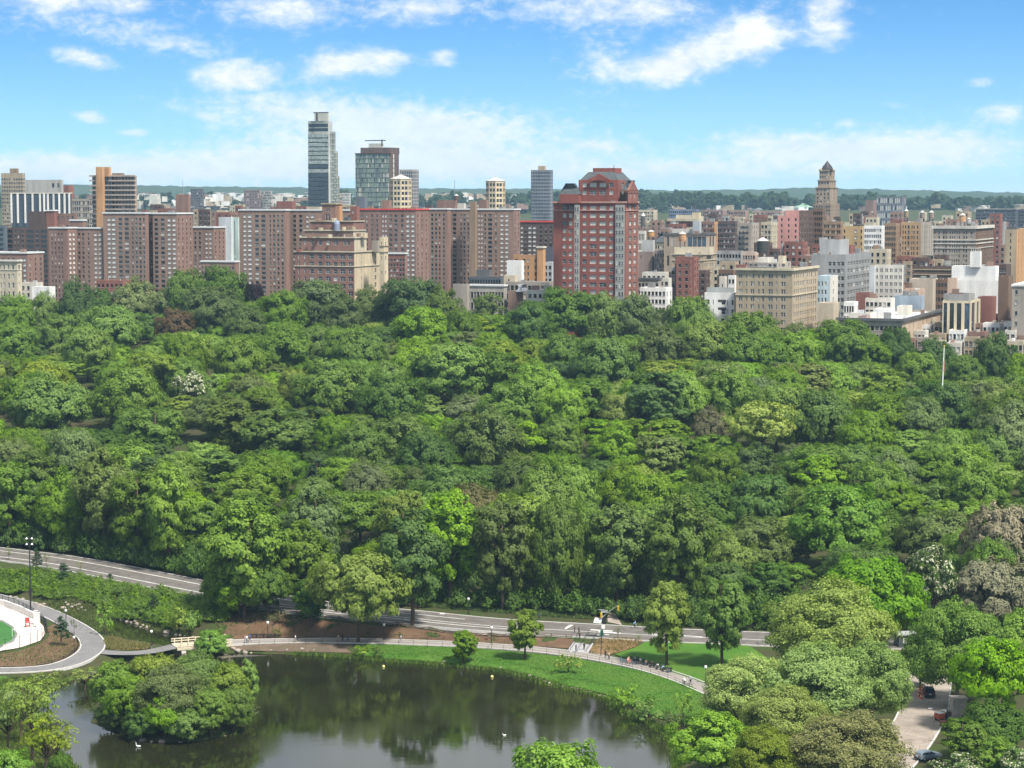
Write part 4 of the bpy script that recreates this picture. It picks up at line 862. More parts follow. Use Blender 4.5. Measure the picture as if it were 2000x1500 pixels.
# ---- left: towers behind
house('cream corner apartment house with rows of narrow windows at the park edge', -30, 33, 42, 508, 985, 'cream', single=True, cols=[(-22, -19), (-12, -9), (0, 2), (6, 9), (15, 18), (23, 27)], scols=1, fl=3.85, first=2.2, wh=2.3, bands=[(509, .8, .6), (527, .3, .2)], ft='pale', roof=3)
house('pale low garage behind the cream corner house', 40, 70, 84, 552, 1000, 'pale', cols=3, scols=0, roof=0); house('white low block among the trees by the brick slab', 62, 96, 108, 560, 985, 'white', cols=0, scols=0, roof=3)
house('red-roofed low school behind the treetops', 188, 240, 262, 548, 1010, 'redd', cols=6, scols=2, roof=0)
house('dark brown balcony apartment block behind the low brick wing', -30, 92, 97, 445, 1210, 'brickd', cols=[(2, 6, 'k'), (10, 24, 'k'), (28, 31), (34, 37), (42, 46), (51, 65, 'k'), (70, 75), (80, 92, 'k')], scols=0, fl=2.65, first=1.2, wh=1.7, roof=2)
house('dark blue-grey balcony block at the picture edge behind the brick wing', -60, 8, 10, 440, 1215, (.10, .12, .14), cols=5, scols=0, fl=2.65, typ='k', ww=3, roof=2)
house('blank dark brick block below the dark glass slab', 55, 88, 90, 413, 1300, 'brickd', cols=0, scols=0, roof=2)
house('red brick block with a white pipe beside the dark glass slab', 90, 106, 112, 412, 1298, 'redd', cols=0, scols=0, coping='white'); house('low brown brick block with few windows before the grey office', 107, 146, 150, 417, 1300, 'brick2', cols=4, scols=0, fl=5)
e = house('dark glass slab with white vertical fins', 22, 135, 138, 378, 1450, (.06, .07, .085), cols=24, scols=0, typ='b', ww=3, wh=2.2, fl=2.9, first=.8, roof=1, coping='pale', depth=.15)
for x in (23, 35.5, 50, 64.5, 79, 87, 94.5, 105.5, 116.5, 127, 136):
    C = Vector((kx(135, 400) * 1450, 1450, 0)); k = kx(x, 400); L_ = (C.x - k * 1450) / (NO.x + k * -NO.y); q = C - NO * L_ - WE * .5 - e.location; zt, zb_ = HC + kz(378.5) * 1450, HC + kz(436) * 1450
    mb = MB(); mb.box((q.x, q.y, (zt + zb_) / 2 - e.location.z), (.9, .9, zt - zb_), 0, GROT); mb.build('fin', M('white'), e)
e = house('tan apartment tower with a roof house at the far end', 2, 44, 49, 338, 1700, 'tan', cols=9, scols=2, fl=2.9, ww=2.2, wh=1.3, first=4); wing(e, 19, 32, 34, 329, 1705, 'tanb', zfrom=340, cols=0, scols=0)
house('blank beige slab between the tan tower and the balcony tower', 48, 119, 121, 351, 1600, (.36, .34, .31), cols=[(101, 106, 'd'), (111, 116, 'd')], scols=0, rows=[(HC + kz(366) * 1600, HC + kz(358) * 1600)])
house('dark red brick block behind the dark glass slab', 120, 134, 144, 362, 1650, 'redd', cols=0, scols=0); house('grey office block with a window grid beside the balcony tower', 136, 174, 182, 388, 1500, 'stone', cols=9, scols=2, fl=4, ww=1.6, wh=2.4)
e = house('orange-brown tower ringed with balconies', 180, 262, 266, 343, 1400, (.30, .19, .13), cols=13, scols=0, fl=2.95, wh=1.7, ww=2.6, first=1.0, roof=1)
C, Lf, Ls, z1 = geo(177, 266, 269, 343, 1400); zz = z1 - .1
while zz > 28:
    q = C - NO * Lf / 2 - WE * .9 - e.location; mb = MB(); mb.box((q.x, q.y, zz - e.location.z), (Lf, 2.0, .95), 0, GROT); mb.build('balcony', M((.36, .31, .27)), e); zz -= 2.95
wing(e, 187, 199, 200, 326, 1396.5, 'orange', cols=0, scols=0); wing(e, 187, 212, 214, 326, 1403, 'orange', zfrom=345, cols=0, scols=0); wing(e, 219, 238, 241, 338, 1405, 'tanb', zfrom=345, cols=0, scols=0)
e = house('white and pale green slab building between brick blocks', 427, 451, 453, 424, 1225, (.50, .53, .54), cols=0, scols=0); wing(e, 452, 465, 468, 425, 1226, (.38, .46, .43), cols=[(452.5, 454, 'b'), (457, 459, 'b')], scols=0, fl=20, wh=19)
house('brown brick chimney-like block behind the long slab', 343, 367, 371, 380, 1320, 'brick2', cols=0, scols=0)
# ---- the two glass towers and their neighbours
e = house('tall banded glass tower stepping down on one side', 601.5, 641, 649, 236, 1700, (.36, .37, .33), cols=[(602.5, 640.5, 'k')], scols=0, rows=[(HC + kz(y + h) * 1700, HC + kz(y) * 1700) for y, h in ((236.5 + 5, 7), (250, 6.4))], roof=1, wall2=(.42, .43, .42), depth=.1)
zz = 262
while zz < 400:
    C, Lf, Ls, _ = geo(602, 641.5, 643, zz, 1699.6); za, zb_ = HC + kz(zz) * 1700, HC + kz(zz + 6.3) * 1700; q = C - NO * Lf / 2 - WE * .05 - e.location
    mb = MB(); mb.box((q.x, q.y, (za + zb_) / 2 - e.location.z), (Lf, .3, za - zb_), 0, GROT); mb.build('glass_band', glassy('glass_painted_pale_reflection', (.24, .26, .23), .03, 1.0) if zz < 318 or (zz < 352 and brnd.random() < .5) else glassy('glass_painted_dark_reflection', (.03, .04, .05), .03, .5), e)  # pale upper and dark lower bands: reflected surroundings painted into the glass colour
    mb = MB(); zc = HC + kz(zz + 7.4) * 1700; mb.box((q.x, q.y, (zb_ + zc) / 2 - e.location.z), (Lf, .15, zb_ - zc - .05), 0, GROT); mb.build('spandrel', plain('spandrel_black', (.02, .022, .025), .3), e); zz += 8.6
for (a, b, c, y) in ((643, 652, 655, 257), (645, 656, 660, 295), (648, 659, 663, 344)): wing(e, a, b, c, y, 1702, (.40, .40, .37), cols=2, scols=2, fl=4.2, wh=3.4, ww=4.5, typ='g', wall2=(.30, .29, .27))
wing(e, 614, 640, 642, 221, 1704, (.42, .42, .37), zfrom=238, cols=0, scols=0); mb = MB(); q = at(627, 220, 1700) - e.location; mb.box((q.x, q.y, q.z), (12, 1.2, .8), 0, GROT); q = at(619, 228, 1700) - e.location; mb.box((q.x, q.y, q.z), (1, 1, 6.5), 0, GROT); mb.build('window_hoist', M_FRAMED, e)
e = house('green-tinted glass tower with a brown brick flank and roof', 694, 760, 779, 299, 1700, (.17, .20, .165), wall2=(.11, .075, .062), cols=22, scols=[(768, 770, 'w')], fl=3.6, wh=2.9, ww=2.3, typ='m', first=.6, depth=.12, roof=1)
wing(e, 704, 762, 780, 288, 1702, (.11, .075, .062), zfrom=301, cols=0, scols=0); wing(e, 720, 746, 750, 280, 1706, (.40, .40, .36), zfrom=289, cols=4, scols=0)
mb = MB(); q = at(733, 274.5, 1700) - e.location; mb.box((q.x, q.y, q.z), (17, .7, .7), 0, GROT); q = at(746, 279, 1700) - e.location; mb.box((q.x, q.y, q.z), (.8, .8, 5), 0, GROT); mb.build('window_hoist', M_FRAMED, e)
wing(e, 693, 762, 763, 298.6, 1699, (.10, .075, .06), zfrom=300, cols=0, scols=0)
house('grey residential tower with vertical window strips beyond the glass tower', 780, 806, 818, 331, 1850, (.30, .27, .25), cols=6, scols=5, fl=2.9, typ='b', ww=1.8, wh=2.2)
def turret(label, px, y0, y1, wpx, d):
    p = at(px, y0, d); r = wpx / F * d / 2; e = empty('turret_building', (p.x, p.y, gz(p.x, p.y) - 1), 0, label=label, cat='building'); z1 = p.z - e.location.z; mb = MB(); pn = []; n = 8
    vs = [Vector((r * math.cos(2 * math.pi * (k + .5) / n - .37), r * math.sin(2 * math.pi * (k + .5) / n - .37), 0)) for k in range(n)]
    for k in range(n):
        A, B_ = vs[k], vs[(k + 1) % n]; u = (B_ - A).normalized(); Wd = (B_ - A).length
        facade(mb, pn, A, u, Wd, 0, z1, [(Wd * .12, Wd * .45, 'k'), (Wd * .55, Wd * .88, 'k')], rows_from(z1, 1.2, 3.15, 1.9, 0), .35)
    mb.build('wall', M('ivory'), e); put_panes([(c + e.location, u, w_, h, t) for c, u, w_, h, t in pn], e, False)
    mb = MB(); mb.lathe((0, 0, z1), [(r * 1.04, -.1), (r * 1.04, .25), (.2, r * .42), (.05, r * .42 + 1.5)], 8); mb.build('roof', plain('roof_pale_metal', (.42, .40, .36), .5), e); return e
turret('cream octagonal turret building with a pale pointed roof by the glass tower', 783, 350, 400, 42, 1350)
turret('slimmer cream octagonal turret building standing over the brick slab roofs', 968, 354, 400, 38, 1360)
house('dark blue-grey slab tower with a concrete roof house', 1037, 1074, 1080, 332, 1900, (.17, .18, .20), cols=12, scols=2, typ='b', fl=2.9, ww=2.0, wh=1.6); house('concrete roof house on the dark blue-grey tower', 1051, 1063, 1066, 324, 1905, 'tan', cols=0, scols=0, z0=116, name='roof_house', cat='roof house')
for i, (a, b, c, y, d, cl) in enumerate([(853, 888, 893, 391, 1280, 'brick2'), (893, 906, 908, 397, 1290, 'pale'), (745, 760, 764, 391, 1150, 'brick2'), (695, 712, 717, 385, 1500, (.12, .13, .15)), (540, 570, 578, 393, 1400, 'redd'), (935, 950, 953, 390, 1300, 'brick2'), (667, 690, 694, 400, 1500, 'tan')]):
    house(['flat brown brick roof house with a tank beside it', 'small pale roof house behind the wide brick slab', 'square brick stair head over the red roof edge', 'small dark glazed block below the green glass tower', 'dark red rooftop blocks behind the broad slab', 'dark brick roof house at the foot of the slim turret', 'low tan building below the tall banded tower'][i], a, b, c, y, d, cl, cols=0 if i != 6 else 5, scols=0, roof=1)
# ---- low buildings between the slabs and the red tower
house('orange-tan apartment house with grey panels beside the red tower', 1003, 1048, 1050, 498, 1000, 'orange', cols=[(1006, 1011), (1021, 1026, 'k'), (1030, 1033), (1044, 1048, 'k')], scols=0, fl=2.9, first=1.8); house('tan brick stair shaft with a pale cap beside the red tower', 1049, 1061, 1063, 484, 998, 'orange', cols=0, scols=0, coping='pale')
house('grey and pale green apartment house tight against the red tower', 1062, 1078, 1092, 512, 1010, (.36, .37, .38), cols=2, scols=0, fl=2.9); house('blank white cube house before the tan apartments', 990, 1019, 1021, 509, 960, 'white', cols=0, scols=0, roof=0)
house('small cream house with a dark doorway below the white cube', 984, 1006, 1012, 538, 945, 'cream', cols=[(992, 995, 'k')], scols=0, fl=9, wh=3, roof=3); house('long low stone school with dark windows', 988, 1072, 1090, 551, 935, 'stone', cols=10, scols=0, fl=3.4, ww=1.8, wh=2.3, roof=0)
e = house('dark glass pavilion with an overhanging pale roof', 916, 978, 985, 541, 950, (.09, .10, .11), cols=12, scols=0, fl=6, wh=2.6, ww=3.0, first=1.2, typ='k', roof=0); wing(e, 930, 956, 960, 527, 955, 'dgrey', zfrom=543, cols=0, scols=0)
house('low grey concrete hall with a white roof deck', 885, 912, 914, 555, 925, 'stone', cols=0, scols=0, roof=0); house('low tan hall with a white fascia band', 913, 984, 990, 559, 928, (.33, .31, .27), cols=12, scols=0, fl=4.5, wh=2.6, first=2.5, coping=M_WHCOP, roof=0)
e = house('brick gabled chapel with a grey slate roof among the treetops', 992, 1008, 1022, 568, 925, 'brick', cols=0, scols=0); hip(e, 'slate_roof', 1006, 1018, 1034, 570, 556, 924, 2.4, plain('slate_grey', (.25, .26, .28), .6))
house('pale flat-roofed low house below the red tower', 1030, 1080, 1095, 567, 915, 'pale', cols=5, scols=0, roof=3); house('dark stair block behind the low white houses', 1064, 1080, 1085, 482, 1060, (.08, .08, .10), cols=0, scols=0)
# ---- right of the red tower
H = house
H('far cream slab block beside the red tower', 1240, 1276, 1284, 410, 1900, 'cream', cols=9, scols=2, fl=2.8); H('far blue-grey slab block above the cream rooftops', 1306, 1360, 1366, 409, 1900, (.16, .19, .26), cols=14, scols=2, fl=2.8, typ='b', ww=2.4)
H('far pinkish brick slab block with a small white cone tank', 1372, 1412, 1420, 410, 1900, (.27, .19, .17), cols=10, scols=2, fl=2.8); H('far pinkish brick slab block behind the fire-escape house', 1423, 1456, 1462, 411, 1880, (.29, .20, .175), cols=8, scols=2, fl=2.8)
H('far pale pink slab block beside the pink house', 1470, 1525, 1532, 412, 1900, (.33, .24, .21), cols=13, scols=2, fl=2.8)
e = H('ornate cream-topped apartment house with red arches above the low glass building', 1306, 1362, 1370, 429, 1350, 'redd', cols=9, scols=2, fl=3.0, first=3, roof=3, bands=[(429.5, 1.6, .9), (446, 1.0, .4)], ft='cream'); wing(e, 1320, 1352, 1356, 420, 1356, 'cream', zfrom=431, cols=4, scols=0); wing(e, 1352, 1366, 1369, 415, 1354, 'ivory', zfrom=431, cols=0, scols=0)
H('blank pale rendered house below the ornate cream-topped one', 1306, 1353, 1355, 447, 1290, (.48, .45, .41), cols=0, scols=0); H('grey-blue stair shaft beside the blank pale house', 1353, 1366, 1370, 432, 1285, (.36, .38, .40), cols=0, scols=0)
H('reddish-brown apartment house with an orange brick edge', 1366, 1395, 1402, 433, 1300, 'brick2', wall2='orange', cols=7, scols=2, fl=2.9); H('dark purple-brown brick apartment house with pale lintels', 1402, 1436, 1441, 432, 1250, 'purple', cols=9, scols=1, fl=2.9, roof=2)
e = H('cream apartment house with black fire escapes', 1440, 1468, 1483, 435, 1180, 'stone', cols=[(1443, 1446), (1450, 1453), (1458, 1461)], scols=4, fl=2.9)
C, Lf, Ls, z1 = geo(1447, 1463, 1464, 440, 1179.3)
for k in range(7):
    q = C - NO * Lf / 2 - WE * .6 - e.location; mb = MB(); mb.box((q.x, q.y, z1 - 1.6 - k * 2.9 - e.location.z), (Lf, 1.1, .12), 0, GROT); mb.box((q.x - WE.x * .5, q.y - WE.y * .5, z1 - 1.1 - k * 2.9 - e.location.z), (Lf, .08, .9), 0, GROT); mb.build('fire_escape', M_FRAMED, e)
H('narrow cream apartment house between fire escapes and the pink house', 1486, 1506, 1520, 434, 1200, 'cream', cols=3, scols=4, fl=2.9); H('dark roofed brown house behind the cream apartments', 1480, 1498, 1502, 425, 1350, 'brown', cols=0, scols=0, roof=2)
e = H('low modern tan brick building with dark glass curtain wall', 1297, 1380, 1398, 459, 1060, (.33, .26, .20), cols=[(1303, 1307, 'k'), (1312, 1315), (1343, 1352, 'b'), (1353, 1361, 'b'), (1362, 1370, 'b'), (1371, 1379, 'b')], scols=[(1386, 1389, 'k'), (1392, 1395, 'k')], fl=9, wh=4.6, first=.9, roof=2, coping='dgrey')
e = H('cream stone apartment house with a planted roof terrace', 1312, 1374, 1402, 497, 1040, 'tan', single=True, cols=[(1317, 1320.5), (1329.5, 1336), (1343.5, 1347), (1353.5, 1356), (1363, 1366.5)], scols=[(1376.5, 1378), (1380, 1382), (1384, 1386), (1387.5, 1389.5), (1391, 1393.5), (1395.5, 1397), (1399, 1400.5)], fl=2.9, first=1.3, wh=1.7, bands=[(497, .5, .4), (508.5, .4, .3), (532, .4, .3)], ft='cream', roof=3)
wing(e, 1317, 1385, 1394, 483, 1044, 'cream', zfrom=498, cols=[(1327, 1331), (1345, 1349, 'k'), (1350, 1354, 'k'), (1355, 1359, 'k'), (1372, 1376)], scols=0, first=1.4, wh=2.2)
e = H('large tan stone apartment house with paired windows at the park edge', 1438, 1548, 1597, 526, 866, 'tan', single=True, cols=[(1443, 1446.3), (1447, 1450.4), (1457, 1459.5), (1466, 1469.4), (1470, 1473.5), (1480.5, 1484), (1488.5, 1492.5), (1501, 1505), (1505.8, 1509.5), (1515.8, 1518.3), (1526, 1530), (1530.8, 1534.5)], wall2=(.36, .29, .20),
      scols=[(1551, 1553), (1555, 1557), (1559, 1561), (1563, 1565.5), (1567.5, 1570), (1572, 1574.5), (1576.5, 1578.5), (1580.5, 1582.5), (1584.5, 1586.5), (1588.5, 1590.5), (1592.5, 1594.5)], fl=2.95, first=1.9, wh=1.75, bands=[(526.5, .9, .8), (577, .4, .3)], ft='cream', roof=1)
wing(e, 1462, 1518, 1545, 513, 878, 'stone', zfrom=528, cols=6, scols=3, roof=1, first=.6, wh=1.0); wing(e, 1480, 1500, 1512, 503, 884, 'pale', zfrom=515, cols=2, scols=0, roof=3); wing(e, 1520, 1530, 1536, 500, 884, 'cream', zfrom=515, cols=0, scols=0)
e = H('white low house with balconies beside the tan apartment house', 1376, 1434, 1438, 572, 890, 'white', single=True, cols=[(1381, 1386), (1392, 1394), (1409, 1417, 'k'), (1420, 1422), (1429, 1433)], scols=0, fl=3.7, first=2.8, wh=2.0, roof=0); wing(e, 1380, 1430, 1434, 562, 893, (.30, .31, .30), zfrom=573, cols=6, scols=0, wh=1.4, first=.4, typ='g', roof=0)
for k in range(2): C, Lf, _, z1 = geo(1404, 1420, 1421, 584 + 15 * k, 889); q = C - NO * Lf / 2 - WE * .7 - e.location; mb = MB(); mb.box((q.x, q.y, z1 - e.location.z - 1.2), (Lf, 1.3, .15), 0, GROT); mb.box((q.x - WE.x * .6, q.y - WE.y * .6, z1 - e.location.z - .7), (Lf, .06, .9), 0, GROT); mb.build('balcony', M_FRAMED, e)
H('small white stair tower with one window behind the white low house', 1405, 1416, 1420, 540, 905, 'pale', cols=[(1410, 1412, 'k')], scols=0, fl=20, first=3); H('small white roof house beside the tan apartment house', 1422, 1435, 1438, 538, 915, 'white', cols=2, scols=0, fl=8)
H('grey balconied apartment house behind the white stair tower', 1400, 1447, 1452, 490, 1010, 'grey', cols=8, scols=0, fl=2.9, ww=2.2, typ='k'); H('small brown brick house before the grey balconies', 1403, 1432, 1437, 527, 930, 'brown', cols=5, scols=0, roof=0)
H('pinkish cream houses with chimneys behind the tan apartment house', 1450, 1475, 1482, 492, 990, (.42, .33, .27), cols=5, scols=2, roof=4); H('plain brown brick wall house beside the red tower', 1247, 1274, 1280, 492, 1080, (.24, .18, .155), cols=[(1251, 1253)], scols=0, fl=20)
H('brown brick house with three rows of windows', 1278, 1305, 1314, 489, 1075, (.25, .195, .175), cols=[(1279, 1281.5), (1284, 1286), (1289.5, 1292), (1294.5, 1296.5), (1300, 1302.5)], scols=2, fl=2.55, ww=1.0, roof=1)
H('grey concrete stair tower carrying an orange water tank', 1254, 1275, 1279, 469, 1090, (.36, .35, .34), cols=0, scols=0); H('pale house with tall narrow windows next to the red tower', 1247, 1259, 1262, 451, 1180, 'pale', cols=4, scols=0, fl=5, wh=3.4, ww=.7)
e = H('cream house with a steep dark slate roof and dormers', 1279, 1298, 1302, 473, 1120, 'cream', cols=4, scols=0); hip(e, 'slate_roof', 1278, 1303, 1308, 473, 455, 1119, 3.0, SLATE)
H('low house with a white roof below the brown brick houses', 1254, 1300, 1310, 532, 985, 'pale', cols=5, scols=0, roof=0); H('low dark-corniced house beside the red tower', 1246, 1286, 1292, 546, 945, 'stone', cols=6, scols=0, roof=3, coping='dgrey'); H('pale low house beside the dark-corniced one', 1288, 1306, 1312, 543, 950, 'pale', cols=2, scols=0, roof=0)
H('white low houses half hidden by treetops beside the red tower', 1250, 1300, 1313, 562, 905, 'white', cols=7, scols=2, roof=3, fl=3.2)
# pink house, tower with dome and neighbours
e = H('pink painted apartment house with a dark brown flank', 1519, 1561, 1590, 421, 1080, 'pink', wall2='brickd', cols=[(1525.5, 1528.5, 'k'), (1539, 1542, 'k'), (1552.5, 1556, 'k')], scols=6, fl=2.75, first=1.2, wh=1.5, roof=1); wing(e, 1534, 1561, 1588, 411, 1081, 'pink', zfrom=422, wall2='brickd', cols=[(1540, 1543, 'k'), (1553, 1556, 'k')], scols=5, wh=1.4, first=.8)
hip(e, 'copper_roof', 1549, 1578, 1590, 405, 397, 1180, 5, COPPER)
H('tall dark brown brick slab in front of the domed tower', 1588, 1606, 1612, 407, 1110, 'brown', cols=5, scols=2, fl=2.8)
e = H('slender brown stone tower crowned by a dark dome', 1588, 1622, 1640, 398, 1800, (.23, .165, .115), cols=7, scols=5, fl=3.0); STN = (.27, .20, .14)
for (a, b, c, y, yf, o) in ((1593.5, 1621, 1635.5, 366, 399, 2), (1597.5, 1619.5, 1632.5, 352, 367, 6), (1600.5, 1618, 1630.5, 332, 353, 9)): wing(e, a, b, c, y, 1800 + o, STN, zfrom=yf, cols=4, scols=3, fl=3.0, ww=1.4, bands=[(y + .5, .8, .5)])
mb = MB(); q = at(1615.8, 332, 1816) - e.location; mb.lathe(tuple(q), [(5.2, -.6), (5.0, 1.2), (4.2, 1.6), (3.6, 3.2), (2.4, 4.2), (1.9, 5.2), (1.3, 5.6), (.9, 6.4), (.15, 7.4)], 10); mb.build('dome', plain('dome_dark_metal', (.045, .035, .03), .5), e)
for sx in (1603, 1628): mb = MB(); q = at(sx, 332, 1808) - e.location; mb.lathe(tuple(q), [(.9, -.5), (.9, 1.0), (.1, 1.6)], 6); mb.build('finial', M('cream'), e)
H('light brown apartment house with a green roof garden edge', 1609, 1642, 1647, 432, 1095, 'tanb', cols=9, scols=1, fl=2.8); H('yellow brick apartment house beside the white office', 1645, 1684, 1688, 442, 1085, 'yellow', cols=[(1648, 1651, 'k'), (1669, 1674), (1681, 1684)], scols=1, fl=3.0, ww=1.4)
H('white office block with close vertical windows', 1688, 1722, 1728, 441, 1065, 'white', cols=9, scols=2, fl=2.75, ww=1.0, wh=1.6, first=1.4, roof=0); H('brown brick apartment house beside the white office', 1727, 1750, 1758, 436, 1105, 'tanb', cols=6, scols=2, fl=2.7)
H('tan brick apartment house with a greyer flank', 1760, 1799, 1823, 434, 1110, (.36, .245, .15), wall2='stone', cols=[(1763, 1765, 'k'), (1767.5, 1770, 'k'), (1773, 1776.5), (1780.5, 1782.5), (1784.5, 1786.5), (1791, 1793.5)], scols=5, fl=2.6)  # the flank wall has a greyer stone colour than the front
H('cream-crowned apartment block with white string courses', 1823, 1906, 1940, 443, 1050, 'stone', wall2='brown', cols=[(1825, 1827), (1833, 1836), (1842, 1845), (1847, 1849.5), (1855, 1857), (1859.5, 1861.5), (1864, 1866), (1868.5, 1870.5), (1873, 1875), (1882, 1884.5), (1887, 1889.5), (1896, 1898.5)], scols=5, fl=2.15, wh=1.25, first=2.2, bands=[(444, 1.4, .7), (469, .5, .4), (476, .5, .3), (485, .3, .3)], ft='pale', roof=3)
e = H('grey concrete factory building with window rows', 1585, 1652, 1702, 497, 965, 'grey', single=True, cols=[(1618, 1624), (1626, 1632), (1635, 1641), (1643, 1649)], scols=[(1656 + 5.5 * k, 1660 + 5.5 * k) for k in range(8)], fl=3.1, first=3.2, wh=1.7, roof=1, wall2=(.24, .24, .235)); wing(e, 1601, 1640, 1658, 468, 975, (.33, .33, .325), zfrom=499, cols=0, scols=0, roof=2); wing(e, 1600, 1612, 1616, 464, 985, (.30, .30, .30), zfrom=480, cols=0, scols=0)
H('pale low office with paired window rows', 1709, 1762, 1765, 518, 935, 'pale', single=True, cols=[(1709.5, 1712), (1712.6, 1715), (1719, 1721.5), (1722, 1724.5), (1729, 1731.5), (1732, 1734.5), (1738, 1740.5), (1741, 1743.5), (1747, 1749.5), (1750, 1752.5), (1756, 1758.5), (1759, 1761.5)], scols=0, fl=2.85, first=1.4, wh=1.6, roof=0); H('blank pale end wall of the low office', 1698, 1708, 1710, 519, 936, (.44, .45, .45), cols=0, scols=0)
H('light blue house with white window frames', 1597, 1621, 1637, 539, 905, 'blue', wall2='pale', single=True, cols=[(1598, 1601), (1604.5, 1607.5), (1611, 1614.5)], scols=[(1627, 1629)], fl=3.3, first=2.2, wh=1.9, roof=0)
H('dark brown garage with pale bands', 1785, 1858, 1862, 520, 1000, (.10, .07, .055), cols=0, scols=0, bands=[(527, .4, .3), (536.5, .4, .3)], ft='tan', roof=2); H('brown workshop below the garage', 1800, 1850, 1856, 546, 965, 'brown', cols=8, scols=0, typ='k')
e = H('blank white windowless building with a chimney block', 1859, 1945, 1951, 520, 915, 'white', cols=0, scols=0, roof=0); wing(e, 1895, 1915, 1917, 491, 916, 'white', zfrom=522, cols=0, scols=0); wing(e, 1870, 1950, 1952, 548, 913.5, 'white', cols=0, scols=0, roof=0)
for k in range(5): mb = MB(); q = at(1897 + 4.3 * k, 491, 917) - e.location; mb.tube([tuple(q), (q.x, q.y, q.z + 1.5)], .14, 5); mb.build('flue', M_FRAME, e)
H('small plain tan wall house before the blank white building', 1851, 1868, 1870, 543, 905, (.42, .31, .235), cols=0, scols=0); H('brown vine-covered brick tower house beside the blank white building', 1950, 1970, 1978, 540, 895, 'brown', cols=0, scols=0); H('dark ivy-topped brick house behind the blank white building', 1946, 1965, 1975, 517, 935, 'brickd', cols=3, scols=0)
e = H('tan blank-walled tower with one window column at the edge of the street', 1963, 1986, 2030, 448, 1000, 'tan', wall2='orange', cols=[(1973, 1975.5, 'k')], scols=6, fl=2.85); wing(e, 1966, 1985, 1990, 444, 1001, 'dgrey', zfrom=450, cols=0, scols=0)
H('brown house with a white cornice at the edge of the low roofs', 1977, 2005, 2030, 559, 858, 'stone', cols=[(1983, 1988)], scols=0, fl=4, coping='white', roof=0)
e = H('modern house of black glass between cream piers', 1841, 1896, 1915, 588, 862, (.50, .43, .30), cols=[(1843, 1850, 'k'), (1855, 1863.5, 'k'), (1869, 1878, 'k'), (1884, 1894, 'b')], scols=[(1898, 1905, 'b'), (1908, 1912, 'b')], rows=[(26, HC + kz(592.5) * 862)], roof=1); wing(e, 1843, 1892, 1904, 575, 866, (.26, .25, .24), zfrom=590, cols=5, scols=2, wh=1.5, first=.9, roof=2)
e = H('long low building with a curved dark cornice and silver roof', 1638, 1762, 1838, 625, 836, 'stone', wall2=(.42, .32, .23), cols=14, scols=9, fl=3.3, wh=1.7, first=2.4, roof=0, bands=[(625, 1.0, .9)], ft='dgrey')
wing(e, 1660, 1700, 1712, 612, 850, 'pale', zfrom=628, cols=0, scols=0, roof=0); wing(e, 1706, 1735, 1748, 604, 862, 'white', zfrom=628, cols=0, scols=0, roof=0); wing(e, 1676, 1692, 1700, 617, 842, (.30, .22, .19), zfrom=628, cols=0, scols=0, roof=0); wing(e, 1752, 1772, 1782, 598, 885, 'pale', zfrom=625, cols=0, scols=0, roof=0)
H('white low house with tall windows behind the silver roof', 1648, 1668, 1676, 590, 885, 'white', cols=4, scols=3, fl=4.0, wh=2.4, roof=0); H('plain tan low house beside the tan apartment house', 1597, 1628, 1640, 592, 880, (.42, .36, .27), cols=0, scols=0, roof=3); H('pale grey blank-walled house above the silver roof', 1746, 1800, 1806, 578, 920, 'lblue', cols=0, scols=0, roof=1)
H('brown low house with a parapet above the grey wall', 1728, 1776, 1782, 553, 955, 'brown', cols=0, scols=0, roof=4); H('pale tan low house beside the brown garage', 1776, 1822, 1832, 545, 960, (.40, .34, .27), cols=0, scols=0, roof=3); H('pinkish wall house with small windows above the grey wall', 1745, 1790, 1806, 566, 935, (.42, .31, .24), cols=5, scols=2, fl=6, ww=1, roof=4)
H('red brick low house beside the modern black glass house', 1910, 1938, 1946, 580, 885, 'redd', cols=0, scols=0, roof=4); H('dark red barrel-roofed low house behind the blue house', 1672, 1700, 1706, 572, 925, 'redd', cols=0, scols=0); H('white low houses behind the red barrel-roofed house', 1690, 1740, 1748, 583, 905, 'pale', cols=6, scols=0, roof=0)
# far right
H('far dark slab apartment block with white balcony dots', 1906, 1984, 1992, 409, 1900, (.07, .08, .10), cols=30, scols=2, fl=2.8, typ='d', ww=1.6, wh=1.2, roof=1, coping='grey'); H('far dark slab apartment wing continuing past the concrete shaft', 1990, 2050, 2055, 409, 1905, (.07, .08, .10), cols=20, scols=0, fl=2.8)
H('pale blue apartment house behind the tan blank-walled tower', 1945, 1962, 1968, 461, 1500, 'lblue', cols=7, scols=2, fl=2.9); H('far dark and white institutional block on the wooded ridge', 1712, 1762, 1770, 384, 2700, (.13, .13, .15), cols=14, scols=2, ww=3, wh=6, fl=9, typ='p'); H('far dark red brick block below the institutional block', 1690, 1706, 1712, 391, 2500, 'brick2', cols=0, scols=0)
